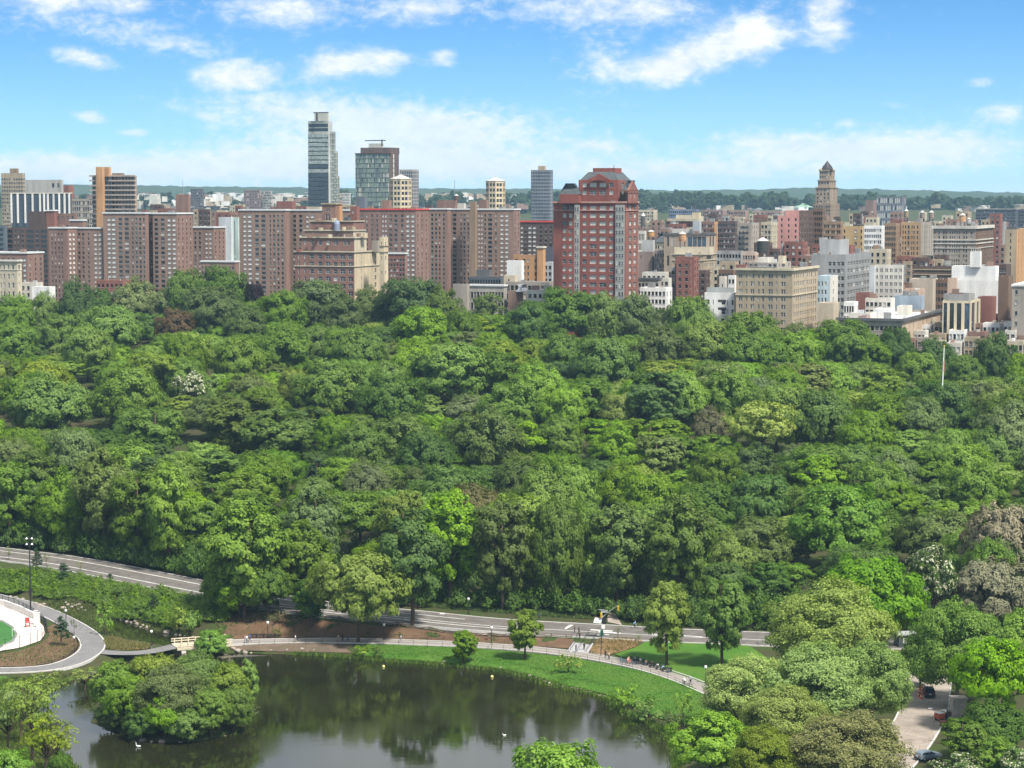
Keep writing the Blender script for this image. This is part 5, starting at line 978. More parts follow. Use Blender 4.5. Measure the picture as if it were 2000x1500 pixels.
# rows of small roofs at the foot of the avenue
roof_word = ['silver-roofed', 'grey-roofed', 'dark-roofed', 'pale-roofed', 'pink-gravel-roofed']; wall_word = dict(pale='pale', tan='tan', brick='brown brick', white='white', stone='stone', cream='cream', brick2='dark brick')
k = 0
for row, (d, y0) in enumerate(((842, 664), (856, 650), (872, 637), (890, 626), (908, 615))):
    x = 1768 + row * 9
    while x < 2020:
        w_ = brnd.uniform(22, 42); y = y0 + brnd.uniform(-7, 6); cl = brnd.choice(['pale', 'tan', 'brick', 'white', 'stone', 'cream', 'brick2']); rf = brnd.choice([0, 0, 3, 3, 4, 1])
        if not (row > 2 and 1838 < x + w_ / 2 < 1918):
            H(f'{roof_word[rf]} low {wall_word[cl]} row house in the cluster of low roofs', x, x + w_ * .82, x + w_, y, d, cl, cols=max(1, int(w_ / 9)), scols=2, roof=rf, fl=3.4, group='low row houses with flat roofs', wh=1.9)
            if brnd.random() < .7:
                bx = x + w_ * brnd.uniform(.2, .5); c2 = brnd.choice(['pale', 'brick', 'white', 'stone']); H(f'small {wall_word[c2]} roof hut among the low row houses', bx, bx + 5, bx + 7, y - 5, d + 6, c2, cols=0, scols=0, roof=rf, z0=HC + kz(y + 4) * (d + 6), group='roof huts on the low row houses', name='roof_hut', cat='roof hut')
        x += w_ * 1.02; k += 1
# background streets seen between the nearer roofs
BACKM = [(300, 1200, 'the orange balcony tower'), (400, 1200, 'the pale slab building'), (520, 1200, 'the broad brick slab'), (870, 1250, 'the orange stair shaft'), (1280, 1200, 'the slate-roofed cream house'), (1280, 960, 'the dark-corniced low house'), (1390, 1000, 'the roof terrace house'), (1350, 1400, 'the ornate red-arched house'), (1460, 1300, 'the fire-escape house'), (1540, 1200, 'the pink house'), (1600, 1050, 'the grey factory'), (1650, 1200, 'the yellow brick house'), (1710, 1200, 'the white office'), (1780, 1050, 'the brown garage'), (1790, 1250, 'the tan brick apartments'), (1880, 1150, 'the cream-crowned block'), (1960, 1400, 'the tan blank-walled tower'), (1850, 1700, 'the tan water tank')]
names_bg = ['brown brick', 'tan', 'grey', 'cream', 'dark brick', 'red brick']; cols_bg = ['brick', 'tan', 'grey', 'cream', 'brickd', 'redd']
for (xa, xb, ya, yb, da, db, n) in ((1245, 1320, 425, 450, 1200, 1700, 10), (1300, 1600, 416, 432, 1450, 1850, 22), (1620, 2000, 412, 440, 1250, 1850, 40), (270, 345, 398, 412, 1350, 1800, 8), (372, 470, 405, 425, 1250, 1900, 14), (440, 610, 398, 408, 1400, 1900, 12), (1450, 1700, 470, 500, 1000, 1080, 12), (1730, 1860, 495, 520, 1000, 1060, 12), (1640, 1960, 440, 480, 1120, 1250, 14), (815, 960, 396, 405, 1500, 1900, 8), (1250, 1440, 500, 540, 960, 1030, 12)):
    for _ in range(n):
        d = brnd.uniform(da, db); x = brnd.uniform(xa, xb); w_ = brnd.uniform(16, 42) * 1300 / d * .9; y = brnd.uniform(ya, yb); j = brnd.randrange(6); rf = brnd.choice([0, 1, 2, 3])
        mk_ = min(((abs(x - m[0]) + abs(d - m[1]) * .25, m[2]) for m in BACKM))[1]
        H(f'{names_bg[j]} city house with a {roof_word[rf].split("-")[0]} roof crowded behind {mk_}', x, x + w_ * .8, x + w_, y, d, cols_bg[j], cols=max(2, int(w_ / F * d / 3.2)), scols=2, roof=rf, fl=3.0, group='crowded back street houses', name='city_house')
tank(1271.5, 468, 449, 13.5, 1094, (.50, .27, .10), 'orange new wooden water tank on the grey concrete stair tower'); tank(1333, 479, 452, 15, 1050, (.45, .25, .13), 'orange-brown water tank with a white lid behind the roof terrace'); tank(1489.5, 506, 463, 23, 900, (.045, .042, .04), 'big dark water tank on stilts above the tan apartment house')
tank(1880, 441, 416, 13, 1058, (.46, .28, .15), 'orange-tan water tank on the cream-crowned block'); tank(1892, 441, 425, 8, 1062, (.36, .36, .34), 'small grey water tank beside the orange-tan tank'); tank(1801, 434, 411, 9.5, 1130, (.22, .18, .15), 'brown water tank over the tan brick apartment house'); tank(1819, 434, 411, 10.5, 1135, (.27, .21, .17), 'lighter brown water tank above the greyer flank'); tank(891.5, 397, 379, 9, 1275, (.12, .075, .06), 'dark brown water tank beside the brick roof house'); tank(1770, 432, 408, 9, 1300, (.28, .22, .14), 'tan water tank behind the tan brick house'); tank(1256, 455, 415, 9, 1200, (.10, .09, .085), 'dark tank on tall legs beside the red tower')
# ---- across the river: wooded plateau, small houses, the long ridge
def ridge(name, pts, Y0, Y1, mat, seed, amp):
    rs = np.random.default_rng(seed); xs = np.linspace(-.34, .34, 260); px = 1000 + xs * F; top = np.interp(px, [p[0] for p in pts], [p[1] for p in pts]); nz = np.cumsum(rs.normal(size=260)); nz -= np.linspace(nz[0], nz[-1], 260); nz = nz / np.abs(nz).max() * amp + rs.normal(size=260) * amp * .22
    V = []; T = np.linspace(0, 1, 26)
    for t in T:
        Y = Y0 + (Y1 - Y0) * t; prof = sstep(t / .45) if t < .45 else 1 - .12 * sstep((t - .6) / .4)
        zt = HC + np.array([kz(y) for y in top]) * (Y0 + (Y1 - Y0) * .45) + nz + rs.normal(size=260) * amp * .3
        V.append(np.stack([xs * Y, np.full(260, Y), 40 + (zt - 40) * prof], 1))
    link(name, grid_mesh(name, np.concatenate(V), 260, 26, mat), kind='structure')
M_HILL = ground_mat('wooded_hillside', (.035, .06, .022), (.045, .07, .026), (.06, .065, .04), .006, .2)
ridge('far_ridge', [(-500, 364), (0, 360), (150, 360), (270, 361), (500, 364), (700, 366), (1000, 368), (1200, 371), (1350, 371), (1450, 370), (1560, 367), (1700, 371), (1900, 376), (2100, 380), (2500, 384)], 6300, 7600, M_HILL, 3, 4.0)
ridge('river_bluff', [(-500, 402), (200, 402), (600, 404), (1000, 408), (1300, 402), (1600, 404), (1900, 406), (2500, 410)], 3300, 4700, M_HILL, 5, 2.0)
rs = np.random.default_rng(9); pts = []
lowp = PROTO['dome'][0]
for _ in range(900):
    Y = rs.uniform(3500, 4300); a = rs.uniform(-.25, .25); px = 1000 + a * F
    dens = 1.0 if px > 1230 else (.45 if px > 800 else .40)
    if rs.random() > dens: continue
    top = np.interp(px, [0, 600, 1000, 1280, 1400, 1600, 1750, 2000], [392, 392, 390, 388, 393, 394, 397, 402]) + rs.uniform(-3, 5); z = HC + kz(top) * Y - 14
    s = rs.uniform(.9, 1.7); pts.append((a * Y, Y, z, s, s * rs.uniform(.9, 1.2)))
for px_, y_, s_ in ((1265, 385, 2.2), (1300, 392, 1.8), (760, 388, 1.8), (860, 378, 2.2), (845, 384, 1.9), (1025, 385, 2.0), (1040, 392, 1.8), (1085, 386, 2), (930, 386, 2.0), (100, 392, 1.6)):
    Y = 3480; q = at(px_, y_, Y); pts.append((q.x, Y, q.z - 17 * s_, s_, s_))
add_proto('far', 210, 'dome', 9.5, 17, 0.0, 26, 5, 60, 1.0); fp = PROTO['far'][0]
scatter('far_wood', pts, fp, (.045, .085, .03), kind='stuff', label='far treetops on the plateau across the river', cat='wood')
mb = MB(); wm = [M('pale'), M('brick'), M('tan'), M('white'), ROOFS[1], ROOFS[2]]
for _ in range(620):
    Y = rs.uniform(3450, 4250); px = rs.uniform(150, 1000) if rs.random() < .75 else rs.uniform(1000, 2050); y = rs.uniform(376, 404) if px < 1000 else rs.uniform(398, 408); q = at(px, y, Y)
    w_, h_, dp = rs.uniform(8, 22), rs.uniform(6, 12), rs.uniform(8, 14); mb.box((q.x, q.y, q.z - h_ / 2), (w_, dp, h_), int(rs.integers(0, 4)), rs.uniform(-.5, .5)); mb.box((q.x, q.y, q.z + .2), (w_ * 1.02, dp * 1.02, .5), int(rs.integers(3, 6)), 0)
mb.build('far_town', wm, kind='stuff', label='far small houses on the slopes across the river', cat='town')
for i, (a, b, y, h, cl) in enumerate(((372, 398, 369, 1, 'purple'), (476, 510, 371, 1, 'brick2'), (512, 532, 373, 1, 'stone'), (668, 685, 377, 1, 'pale'), (735, 750, 380, 1, 'cream'))):
    H(['far dark brick block on the plateau with a stepped top', 'far long brick block on the plateau', 'far stone block beside the long brick block', 'far pale block between the two glass towers', 'far cream block behind the green glass tower'][i], a, b - 3, b, y, 3400, cl, cols=6, scols=1, fl=4, ww=2.5, wh=2.2, z0=60)
for px_, y0_, y1_ in ((357, 352, 380), (888, 352, 380)): q = at(px_, y1_, 3450); mb = MB(); mb.tube([(0, 0, -10), (0, 0, (y1_ - y0_) / F * 3450)], [.8, .25], 4); mb.build('radio_mast', plain('mast_grey', (.2, .2, .2), .6), loc=q, label='thin far radio mast ' + ('left of the banded tower' if 0 else ('beside the dark brick block on the plateau' if px_ < 500 else 'above the plateau trees by the slim turret')), cat='mast')
# ---------------------------------------------------------------- trees and shrubs placed by where they stand
def stand(key, px, yb, yt, wpx, colour, label, name='tree', cat='tree', group=None, seed=None):
    p = hit(px, yb); zt = HC + kz(yt) * p.y; h = max(.8, zt - p.z)
    return put_tree(key, (p.x, p.y, p.z), wpx / F * p.y / 2, h, colour, label, cat, group, name, seed)
S = stand
for a in [('plane', 1620, 1330, 1143, 275, 'pale', 'pale olive plane tree with a wide billowy crown behind the pond lawn'), ('plane', 1465, 1425, 1287, 215, 'pale', 'olive-yellow plane tree overhanging the end of the lawn path'),
          ('plane', 1595, 1432, 1264, 250, 'pale', 'pale plane tree in the middle of the clump beside the street'), ('plane', 1530, 1475, 1345, 180, 'pale', 'pale plane tree low in the clump above the lime maple'), ('plane', 1703, 1425, 1258, 165, 'pale2', 'darker olive plane tree leaning over the street kerb'),
          ('plane', 1650, 1540, 1396, 270, 'olive', 'bronze-olive plane tree near the lower end of the street'), ('bright', 1388, 1520, 1393, 200, 'bright', 'vivid lime-green maple beside the pond shore'),
          ('plane', 1490, 1545, 1424, 150, 'lime', 'yellow-green tree between the lime maple and bronze plane'), ('bright', 1085, 1700, 1460, 265, 'bright', 'vivid green treetop rising from the near pond bank'),
          ('bright', 1705, 1290, 1093, 240, 'bright', 'vivid bright-green maple behind the pale plane tree'), ('bloom', 1822, 1258, 1066, 98, 'bloom', 'horse chestnut with white flower candles behind the vivid maple'),
          ('plane', 1868, 1380, 1182, 205, 'fresh', 'open-crowned tree with dark bare limbs above the street'), ('oval', 1797, 1345, 1238, 84, 'mid', 'mid-green tree in the gap between the plane clump and the street'), ('weeping', 1948, 1425, 1255, 200, 'bright', 'feathery bright-green tree beside the stone gate pillar'), ('dome', 1995, 1340, 1196, 150, 'fresh', 'fresh green tree behind the feathery one'),
          ('dome', 1935, 1490, 1370, 170, 'deep', 'dark green tree shading the wall by the street'), ('oval', 1882, 1500, 1408, 105, 'mid', 'small mid-green tree by the street lamp'), ('bloom', 1868, 1570, 1470, 115, 'bloom', 'chestnut crown full of white candles near the parked car'), ('bloom', 1990, 1560, 1462, 90, 'bloom', 'chestnut crown with white candles at the dark wall'),
          ('oval', 1945, 1540, 1440, 90, 'fresh', 'light green tree between the two candle-flowered chestnuts'),
          ('twiggy', 1958, 1190, 990, 165, 'twig2', 'brown budding tree with a haze of fine twigs above the green crown'), ('dome', 1932, 1215, 1058, 112, 'mid', 'mid-green round tree between the two budding trees'), ('twiggy', 1945, 1255, 1098, 195, 'twig', 'grey-brown budding tree with a fuzzy rounded crown'),
          ('oval', 1302, 1300, 1138, 100, 'lime', 'young yellow-green tree with a tapering crown on the upper lawn'), ('oval', 1410, 1302, 1133, 106, 'fresh', 'young fresh green tree with a slim trunk on the upper lawn'), ('oval', 1025, 1289, 1193, 74, 'lime', 'feathery young yellow-green tree between path and pond'), ('oval', 905, 1298, 1232, 58, 'fresh', 'small feathery fresh green tree on the pond bank'),
          ('weeping', 700, 1256, 1085, 208, 'lime', 'drooping yellow-green tree standing on the pond path'), ('oval', 806, 1224, 1000, 150, 'deep', 'tall dark green tree at the drive rail behind the drooping tree'), ('oval', 478, 1208, 978, 175, 'fresh', 'tall leafy tree spilling over the drive beside the stream'), ('dome', 468, 1207, 1105, 130, 'fresh', 'low leafy tree under the tree spilling over the drive'), ('dome', 522, 1203, 1095, 105, 'mid', 'mid-green tree filling the gap at the drive rail'), ('dome', 430, 1197, 1120, 84, 'mid', 'rounded tree at the foot of the ground cover bank'), ('oval', 590, 1192, 1022, 130, 'mid', 'mid-green tree leaning over the drive rail'), ('oval', 608, 1228, 1125, 78, 'deep', 'small dark tree below the drive rail'),
          ('bright', 415, 1288, 1232, 74, 'bright', 'vivid green round tree beside the footbridge')]:
    S(*a)
for a in [(1110, 1314, 1275, 54, 'lime'), (1220, 1387, 1338, 64, 'fresh'), (1265, 1410, 1363, 84, 'mid'), (1335, 1402, 1348, 44, 'bright'), (205, 1240, 1186, 40, 'fresh'), (350, 1236, 1180, 48, 'lime'), (372, 1238, 1190, 44, 'fresh'), (735, 1285, 1262, 30, 'mid'), (710, 1280, 1260, 40, 'fresh'), (540, 1245, 1224, 26, 'bronze'), (1195, 1372, 1352, 30, 'mid'), (1310, 1428, 1390, 50, 'grey'), (545, 1222, 1192, 26, 'bronze')]:
    lab = {1110: 'round yellow-green shrub alone on the lawn', 1220: 'fresh green shrub at the lawn corner by the water', 1265: 'wide mid-green shrub on the shore below the lawn', 1335: 'upright vivid green shrub at the lawn end', 205: 'fresh green willow shrub beside the stream bend', 350: 'taller yellow-green willow shrub on the stream bank', 372: 'rounded green willow shrub on the stream bank', 735: 'green shore shrub beside the drooping tree', 710: 'low leafy shrub below the drooping tree', 540: 'dry bronze shrub beside the path benches', 1195: 'small shore shrub next to the stone edge', 1310: 'grey-green shrub under the lime maple', 545: 'thin bronze shrub on the mulch slope'}[a[0]]
    S('shrub', *a[:4], a[4], lab, 'shrub', 'shrub', None)
for a in [(120, 1262, 1204, 38, 'tall blue-green young pine beside the curved path'), (72, 1118, 1070, 24, 'small dark conifer standing at the drive edge'), (125, 1142, 1100, 36, 'dull blue-green conifer among the ground cover'), (300, 1200, 1160, 26, 'small conifer above the stream rocks'), (215, 1140, 1120, 18, 'tiny conifer below the drive')]: S('conifer', *a[:4], 'pine', a[4], 'conifer', 'conifer')
for a in [(18, 1095, 1066, 17, 'lime', 'yellow-green sapling at the drive edge'), (90, 1108, 1078, 16, 'lime', 'thin yellow sapling before the drive'), (157, 1120, 1094, 14, 'yellow', 'pale sapling beside the drive'), (185, 1165, 1138, 16, 'yellow', 'bright yellow sapling in the ground cover'), (290, 1180, 1150, 16, 'mid', 'young sapling on the bank below the drive'), (1207, 1248, 1222, 16, 'grey', 'sapling in the straw bed by the signal'), (1247, 1252, 1238, 15, 'lime', 'small sapling at the straw bed edge'), (145, 1240, 1205, 18, 'deep', 'dark sapling beside the pine'), (960, 1268, 1248, 10, 'lime', 'tiny sapling by the path lamp')]: S('sapling', *a[:4], a[4], a[5], 'sapling', 'sapling')
isl = [('dome', 225, 1395, 1292, 112, 'fresh', 'fresh green tree at the landward tip of the island'), ('dome', 300, 1392, 1282, 122, 'lime', 'yellow-green tree on the far side of the island'), ('plane', 382, 1392, 1276, 132, 'pale2', 'pale olive tree on the far side of the island'), ('dome', 445, 1395, 1298, 100, 'lime', 'yellow-green tree at the open-water end of the island'), ('oval', 482, 1402, 1290, 52, 'fresh', 'upright light green tree at the island point'),
       ('plane', 335, 1425, 1302, 150, 'grey', 'grey-green tree in the middle of the island'), ('dome', 252, 1420, 1322, 125, 'mid', 'mid-green tree on the landward half of the island'), ('bright', 322, 1442, 1356, 86, 'bright', 'vivid green bush tree at the island front'), ('bright', 412, 1440, 1348, 92, 'fresh', 'bright green bush tree beside the vivid one on the island'), ('dome', 455, 1432, 1345, 90, 'mid', 'mid-green bush at the end of the island'),
       ('dome', 218, 1432, 1368, 76, 'deep', 'dark low tree overhanging the water on the island'), ('dome', 278, 1446, 1388, 86, 'deep', 'dark bush above the island boulders'), ('dome', 368, 1448, 1386, 96, 'mid', 'green bush trailing to the water on the island'), ('sparse', 478, 1425, 1375, 60, 'grey', 'thin grey bush at the waterline of the island')]
for a in isl: S(*a)
for a in [('sparse', 40, 1455, 1330, 84, 'lime', 'slender thin tree in front of the small corner lawn'), ('sparse', 88, 1545, 1398, 110, 'lime', 'leaning thin tree over the near waterline'), ('sparse', 62, 1508, 1328, 120, 'lime', 'thin see-through tree on the near bank'), ('sparse', 112, 1512, 1420, 96, 'lime', 'smaller thin tree at the near waterline'), ('sparse', 15, 1500, 1345, 96, 'pale2', 'thin olive tree beside the near path'), ('sparse', 95, 1390, 1312, 80, 'lime', 'thin tree at the head of the inlet'), ('sparse', 165, 1362, 1306, 70, 'lime', 'open thin tree between inlet and path'), ('bright', 22, 1590, 1468, 110, 'bright', 'vivid green treetop on the near bank below the thin trees'), ('dome', 118, 1560, 1475, 60, 'deep', 'dark bush on the near bank by the water')]: S(*a)
# ---- low growth nobody could count
def spread_over(poly_px, n, seed, smin, smax, lift=0.0):
    rs = np.random.default_rng(seed); P = px_poly(poly_px); V = np.array([(p.x, p.y) for p in P]); lo, hi = V.min(0), V.max(0); Q = lo + rs.random((n * 4, 2)) * (hi - lo); Q = Q[inside(Q, P)][:n]; z = ground_z(Q[:, 0], Q[:, 1]); s = rs.uniform(smin, smax, len(Q))
    return [(float(q[0]), float(q[1]), float(zz) - .1, float(k), float(k) * rs.uniform(.7, 1.2)) for q, zz, k in zip(Q, z, s)]
slope = [(-20, 1112), (100, 1124), (200, 1142), (300, 1162), (400, 1180), (450, 1190), (440, 1215), (330, 1228), (262, 1210), (200, 1196), (120, 1172), (0, 1160), (-20, 1160)]
sh = PROTO['shrub']
scatter('ground_cover', spread_over(slope, 1000, 1, .4, .95), sh[0], GREEN['mid'], kind='stuff', label='dense green ground cover on the bank between drive and stream', cat='ground cover')
scatter('ground_cover', spread_over(slope, 700, 2, .35, .8), sh[1], GREEN['fresh'], kind='stuff', label='lighter fresh ground cover on the bank between drive and stream', cat='ground cover')
und = []; rs = np.random.default_rng(4)
for _ in range(1700):
    X = rs.uniform(-150, 140); yd = float(np.interp(X, DR[:, 0], DR[:, 1])); Y = yd + 10.5 + abs(rs.normal()) * (7 if rs.random() < .6 else 32)
    px = 1000 + X / Y * F; lowp_ = 820 < px < 1215
    if lowp_ and Y < yd + 16: continue
    s = rs.uniform(.6, 1.7); und.append((X, Y, gz(X, Y) - .2, s, s * rs.uniform(.9, 1.8)))
scatter('undergrowth', und, sh[0], GREEN['deep'], kind='stuff', label='dark undergrowth along the wood edge above the drive', cat='undergrowth')
def tufts(name, P, label, colour, h=.5, seed=0, mat=None):
    rs = np.random.default_rng(seed); n = len(P); C = np.array(P) + np.array([0, 0, h * .4]); N = rs.normal(size=(n, 3)) * np.array([1, 1, .15]); N /= np.linalg.norm(N, axis=1)[:, None]
    me = bpy.data.meshes.new(name); a = rs.uniform(0, 6.28, n); w_ = .10 + .1 * rs.random(n); t = np.stack([np.cos(a), np.sin(a), np.zeros(n)], 1) * w_[:, None]; top = np.array(P) + np.stack([rs.normal(size=n) * .15, rs.normal(size=n) * .15, h * rs.uniform(.5, 1.3, n)], 1)
    V = np.stack([np.array(P) - t, np.array(P) + t, top], 1).reshape(-1, 3); me.from_pydata([tuple(v) for v in V], [], [(3 * i, 3 * i + 1, 3 * i + 2) for i in range(n)])
    at_ = me.attributes.new('leaf', 'FLOAT', 'POINT'); at_.data.foreach_set('value', np.repeat(rs.random(n), 3).astype(np.float32)); me.materials.append(mat or LEAF)
    o = link(name, me, kind='stuff', label=label, cat='grass'); o.color = c4(colour); return o
rs = np.random.default_rng(12); P = []
for a, b in zip(POND, POND[1:] + POND[:1]):
    if xpix(a.x, a.y, 0) < 560 and ypix(a.y, 0) < 1330: continue
    for _ in range(int((b - a).length * 26)): q = a.lerp(b, rs.random()) + Vector((rs.normal() * .7, rs.normal() * .7, 0)); P.append((q.x, q.y, max(0.0, gz(q.x, q.y)) if rs.random() < .02 else .05))
tufts('shore_reeds', P, 'reeds and long grass along the pond shore', (.10, .16, .03), .75, 5)
def grassy(poly, n, h, colour, label, seed):
    P = [(q[0], q[1], q[2] + .2) for q in spread_over(poly, n, seed, 1, 1)]; V = np.array([(q[0], q[1]) for q in P]); wet = inside(V, STREAM) | inside(V, POND); P = [q for q, w_ in zip(P, wet) if not w_]; tufts('grass', P, label, colour, h, seed)
grassy(lower + upper, 26000, .14, (.085, .18, .026), 'short mown grass of the pond lawn', 21); grassy([(202, 1250), (216, 1244), (250, 1254), (298, 1261), (292, 1268), (240, 1271), (208, 1268)], 2600, .5, (.20, .19, .07), 'dry tufts in the bed beside the stream', 22)
grassy([(1152, 1270), (1172, 1248), (1215, 1246), (1258, 1250), (1242, 1264), (1205, 1276), (1178, 1281), (1155, 1278)], 1500, .3, (.26, .20, .09), 'dry straw tufts in the bed by the steps', 23); grassy([(820, 1186), (900, 1192), (1000, 1200), (1110, 1208), (1160, 1210), (1150, 1196), (1000, 1180), (900, 1172), (830, 1174)], 5000, .45, (.075, .13, .025), 'rough verge grass under the wood edge', 24)
grassy([(92, 1228), (97, 1243), (80, 1258), (40, 1272), (-10, 1280), (-10, 1303), (60, 1302), (115, 1294), (150, 1276), (160, 1258), (150, 1243), (120, 1226)], 1600, .35, (.13, .15, .05), 'young tufts in the mulch bed by the court', 25)
grassy([(420, 1215), (470, 1200), (560, 1207), (780, 1230), (1000, 1246), (1050, 1262), (850, 1250), (560, 1245), (430, 1245)], 1800, .35, (.12, .13, .05), 'sparse tufts on the mulch slope', 26)

grassy([(90, 1166), (200, 1196), (262, 1212), (330, 1230), (400, 1242), (400, 1250), (300, 1256), (215, 1243), (190, 1232), (150, 1212), (100, 1190)], 5000, .6, (.10, .13, .035), 'long grass along the stream banks', 27)
grassy([(-20, 1330), (60, 1322), (150, 1318), (95, 1345), (55, 1380), (60, 1420), (95, 1455), (130, 1500), (100, 1560), (-20, 1540)], 9000, .5, (.095, .13, .03), 'rough grass on the near bank by the inlet', 28)
grassy([(1350, 1420), (1430, 1385), (1500, 1420), (1650, 1465), (1680, 1490), (1500, 1500), (1340, 1470)], 6000, .5, (.085, .12, .03), 'rough grass under the plane trees', 29)
# ---------------------------------------------------------------- boulders
rock_mat = ground_mat('boulder_stone', (.42, .36, .30), (.34, .28, .235), (.27, .25, .22), 1.2, .5); rocks = []
for s in range(5):
    bm = bmesh.new(); bmesh.ops.create_icosphere(bm, subdivisions=2, radius=1); r_ = np.random.default_rng(300 + s); pl_ = [(unit(r_, 1)[0], r_.uniform(.55, .85)) for _ in range(9)]
    for v in bm.verts:
        for n_, k in pl_:
            dd = v.co.dot(Vector(n_)) - k
            if dd > 0: v.co -= Vector(n_) * dd
        v.co += Vector(r_.normal(size=3) * .03)
    me = bpy.data.meshes.new('boulder'); bm.to_mesh(me); bm.free(); me.materials.append(rock_mat); rocks.append(me)
def boulder(px, py, wpx, label, group, flat=.6):
    p = hit(px, py); s = wpx / F * p.y / 2; o = link('boulder', rocks[int(rng.integers(0, 5))], None, (p.x, p.y, p.z + s * flat * .35), float(rng.uniform(0, 6.28)), label=label, cat='boulder', group=group); o.scale = (s, s * rng.uniform(.7, 1), s * flat)
for a in [(239, 1213, 12), (249, 1215, 11), (257, 1216, 9), (264, 1215, 10), (268, 1220, 12), (279, 1222, 10), (287, 1226, 12), (293, 1224, 7), (245, 1219, 8), (274, 1226, 8)]: boulder(*a, 'big pale boulder in the row along the far bank of the stream', 'pale boulders along the far stream bank')
for a in [(327, 1237, 18), (343, 1241, 12), (352, 1242, 9), (360, 1244, 10), (377, 1245, 8), (388, 1247, 7)]: boulder(*a, 'pale boulder at the stream mouth before the footbridge', 'pale boulders at the stream mouth')
for a in [(124, 1190, 14), (133, 1183, 9), (140, 1187, 10), (148, 1184, 9), (155, 1182, 10), (160, 1188, 9), (153, 1192, 8), (129, 1179, 8), (142, 1181, 7), (165, 1193, 7)]: boulder(*a, 'boulder in the tumbled heap below the ground cover', 'tumbled boulders below the ground cover', .75)
for a in [(62, 1182, 8), (70, 1180, 9), (78, 1183, 10), (86, 1181, 8), (84, 1186, 8), (30, 1169, 12), (45, 1171, 9), (20, 1166, 8), (75, 1187, 7), (225, 1187, 9), (228, 1192, 7)]: boulder(*a, 'boulder on the bank behind the court fence', 'boulders behind the court fence', .7)
for a in [(455, 1268, 12), (464, 1273, 16), (478, 1275, 14), (490, 1276, 8), (448, 1262, 8), (560, 1270, 7), (590, 1268, 9), (613, 1270, 7), (530, 1270, 6)]: boulder(*a, 'flat boulder at the bridge end of the pond shore', 'shore boulders at the bridge end')
for k in range(26):
    t = k / 25; px = 1035 + 165 * t; py = np.interp(px, [1035, 1085, 1130, 1180, 1205], [1322, 1338, 1348, 1360, 1375]); boulder(px, float(py) + rng.uniform(-2, 1), rng.uniform(5, 11), 'small pale edging stone along the lawn shore', 'edging stones along the lawn shore', .5)
for a in [(868, 1293, 9), (873, 1296, 6), (864, 1297, 6), (978, 1305, 9), (772, 1291, 7), (1072, 1336, 13), (1066, 1332, 8)]: boulder(*a, 'larger stone standing at the grassy shore', 'larger stones at the grassy shore')
for a in [(278, 1447, 20), (316, 1450, 20), (296, 1449, 10), (352, 1451, 10), (440, 1440, 12)]: boulder(*a, 'dark wet boulder at the island waterline', 'boulders at the island waterline', .5)
for a in [(690, 1250, 7), (860, 1236, 12), (945, 1240, 18), (930, 1237, 12), (955, 1243, 10), (1132, 1290, 7), (1131, 1306, 6), (1122, 1309, 5), (483, 1212, 8)]: boulder(*a, 'flat rock slab lying in the grass or mulch', 'flat rock slabs in grass and mulch', .3)
# ---------------------------------------------------------------- park furniture
BLACK = plain('black_painted_iron', (.018, .018, .02), .5, .4); IRON = plain('dark_green_iron', (.03, .045, .04), .5, .4); WOOD = plain('weathered_timber', (.13, .10, .075), .9, var=.3, scale=4); GLOBE = plain('lamp_globe', (.72, .72, .68), .3); STEEL = plain('galvanised_steel', (.38, .39, .40), .45, .4, .4)
CONC = plain('pale_concrete', (.56, .51, .46), .85, var=.12, scale=.5); BEIGE = plain('beige_bridge_timber', (.50, .44, .32), .8, var=.2, scale=3)
lampm = {}
mb = MB(); mb.lathe((0, 0, 0), [(.20, 0), (.20, .35), (.11, .55), (.075, .9), (.06, 3.0), (.10, 3.05)], 10); lampm['post'] = mb.mesh('post', BLACK, True)
mb = MB(); mb.lathe((0, 0, 3.05), [(.12, 0), (.25, .12), (.30, .35), (.24, .58), (.10, .68)], 10); lampm['globe'] = mb.mesh('globe', GLOBE, True)
mb = MB(); mb.lathe((0, 0, 3.72), [(.17, 0), (.13, .08), (.04, .16), (.02, .34)], 8); lampm['finial'] = mb.mesh('finial', BLACK, True)
def lamp(px, py, label, s=1.0):
    p = hit(px, py); e = empty('lamp_post', p, 0, label=label, cat='lamp post', group='park lamp posts')
    for k in lampm: o = link(k, lampm[k], e); o.scale = (s, s, s)
for a in [(145, 1276, 'park lamp in the mulch bed by the curved path'), (296, 1264, 'park lamp at the path before the footbridge'), (523, 1246, 'park lamp beside the path benches'), (750, 1250, 'park lamp on the mulch side behind the drooping tree'), (960, 1256, 'park lamp below the rock slab'), (1378, 1336, 'park lamp at the bend of the lawn path'), (129, 1222, 'park lamp hidden by the pine'), (915, 1199, 'thin lamp post on the verge across the drive'), (1914, 1512, 'park lamp by the dark wall')]: lamp(a[0], a[1], a[2])
# floodlight mast at the court
p = hit(60, 1204); e = empty('floodlight_mast', p, 0, label='tall black floodlight mast at the corner of the court', cat='light mast'); hh = HC + kz(1046) * p.y - p.z
mb = MB(); mb.tube([(0, 0, 0), (0, 0, hh)], [.20, .10], 8); mb.build('pole', BLACK, e); mb = MB(); mb.box((0, -.25, hh * .30), (.6, .4, 1.4)); mb.build('control_box', BLACK, e)
for k in range(2):
    mb = MB(); mb.box((0, 0, hh - .4 - 1.3 * k), (1.8, .1, .1)); mb.build('crossarm', BLACK, e)
    for j in (-.6, .6): mb = MB(); mb.lathe((j, -.25, hh - .75 - 1.3 * k), [(.12, .35), (.3, .1), (.34, 0)], 8); mb.build('floodlight', STEEL, e)
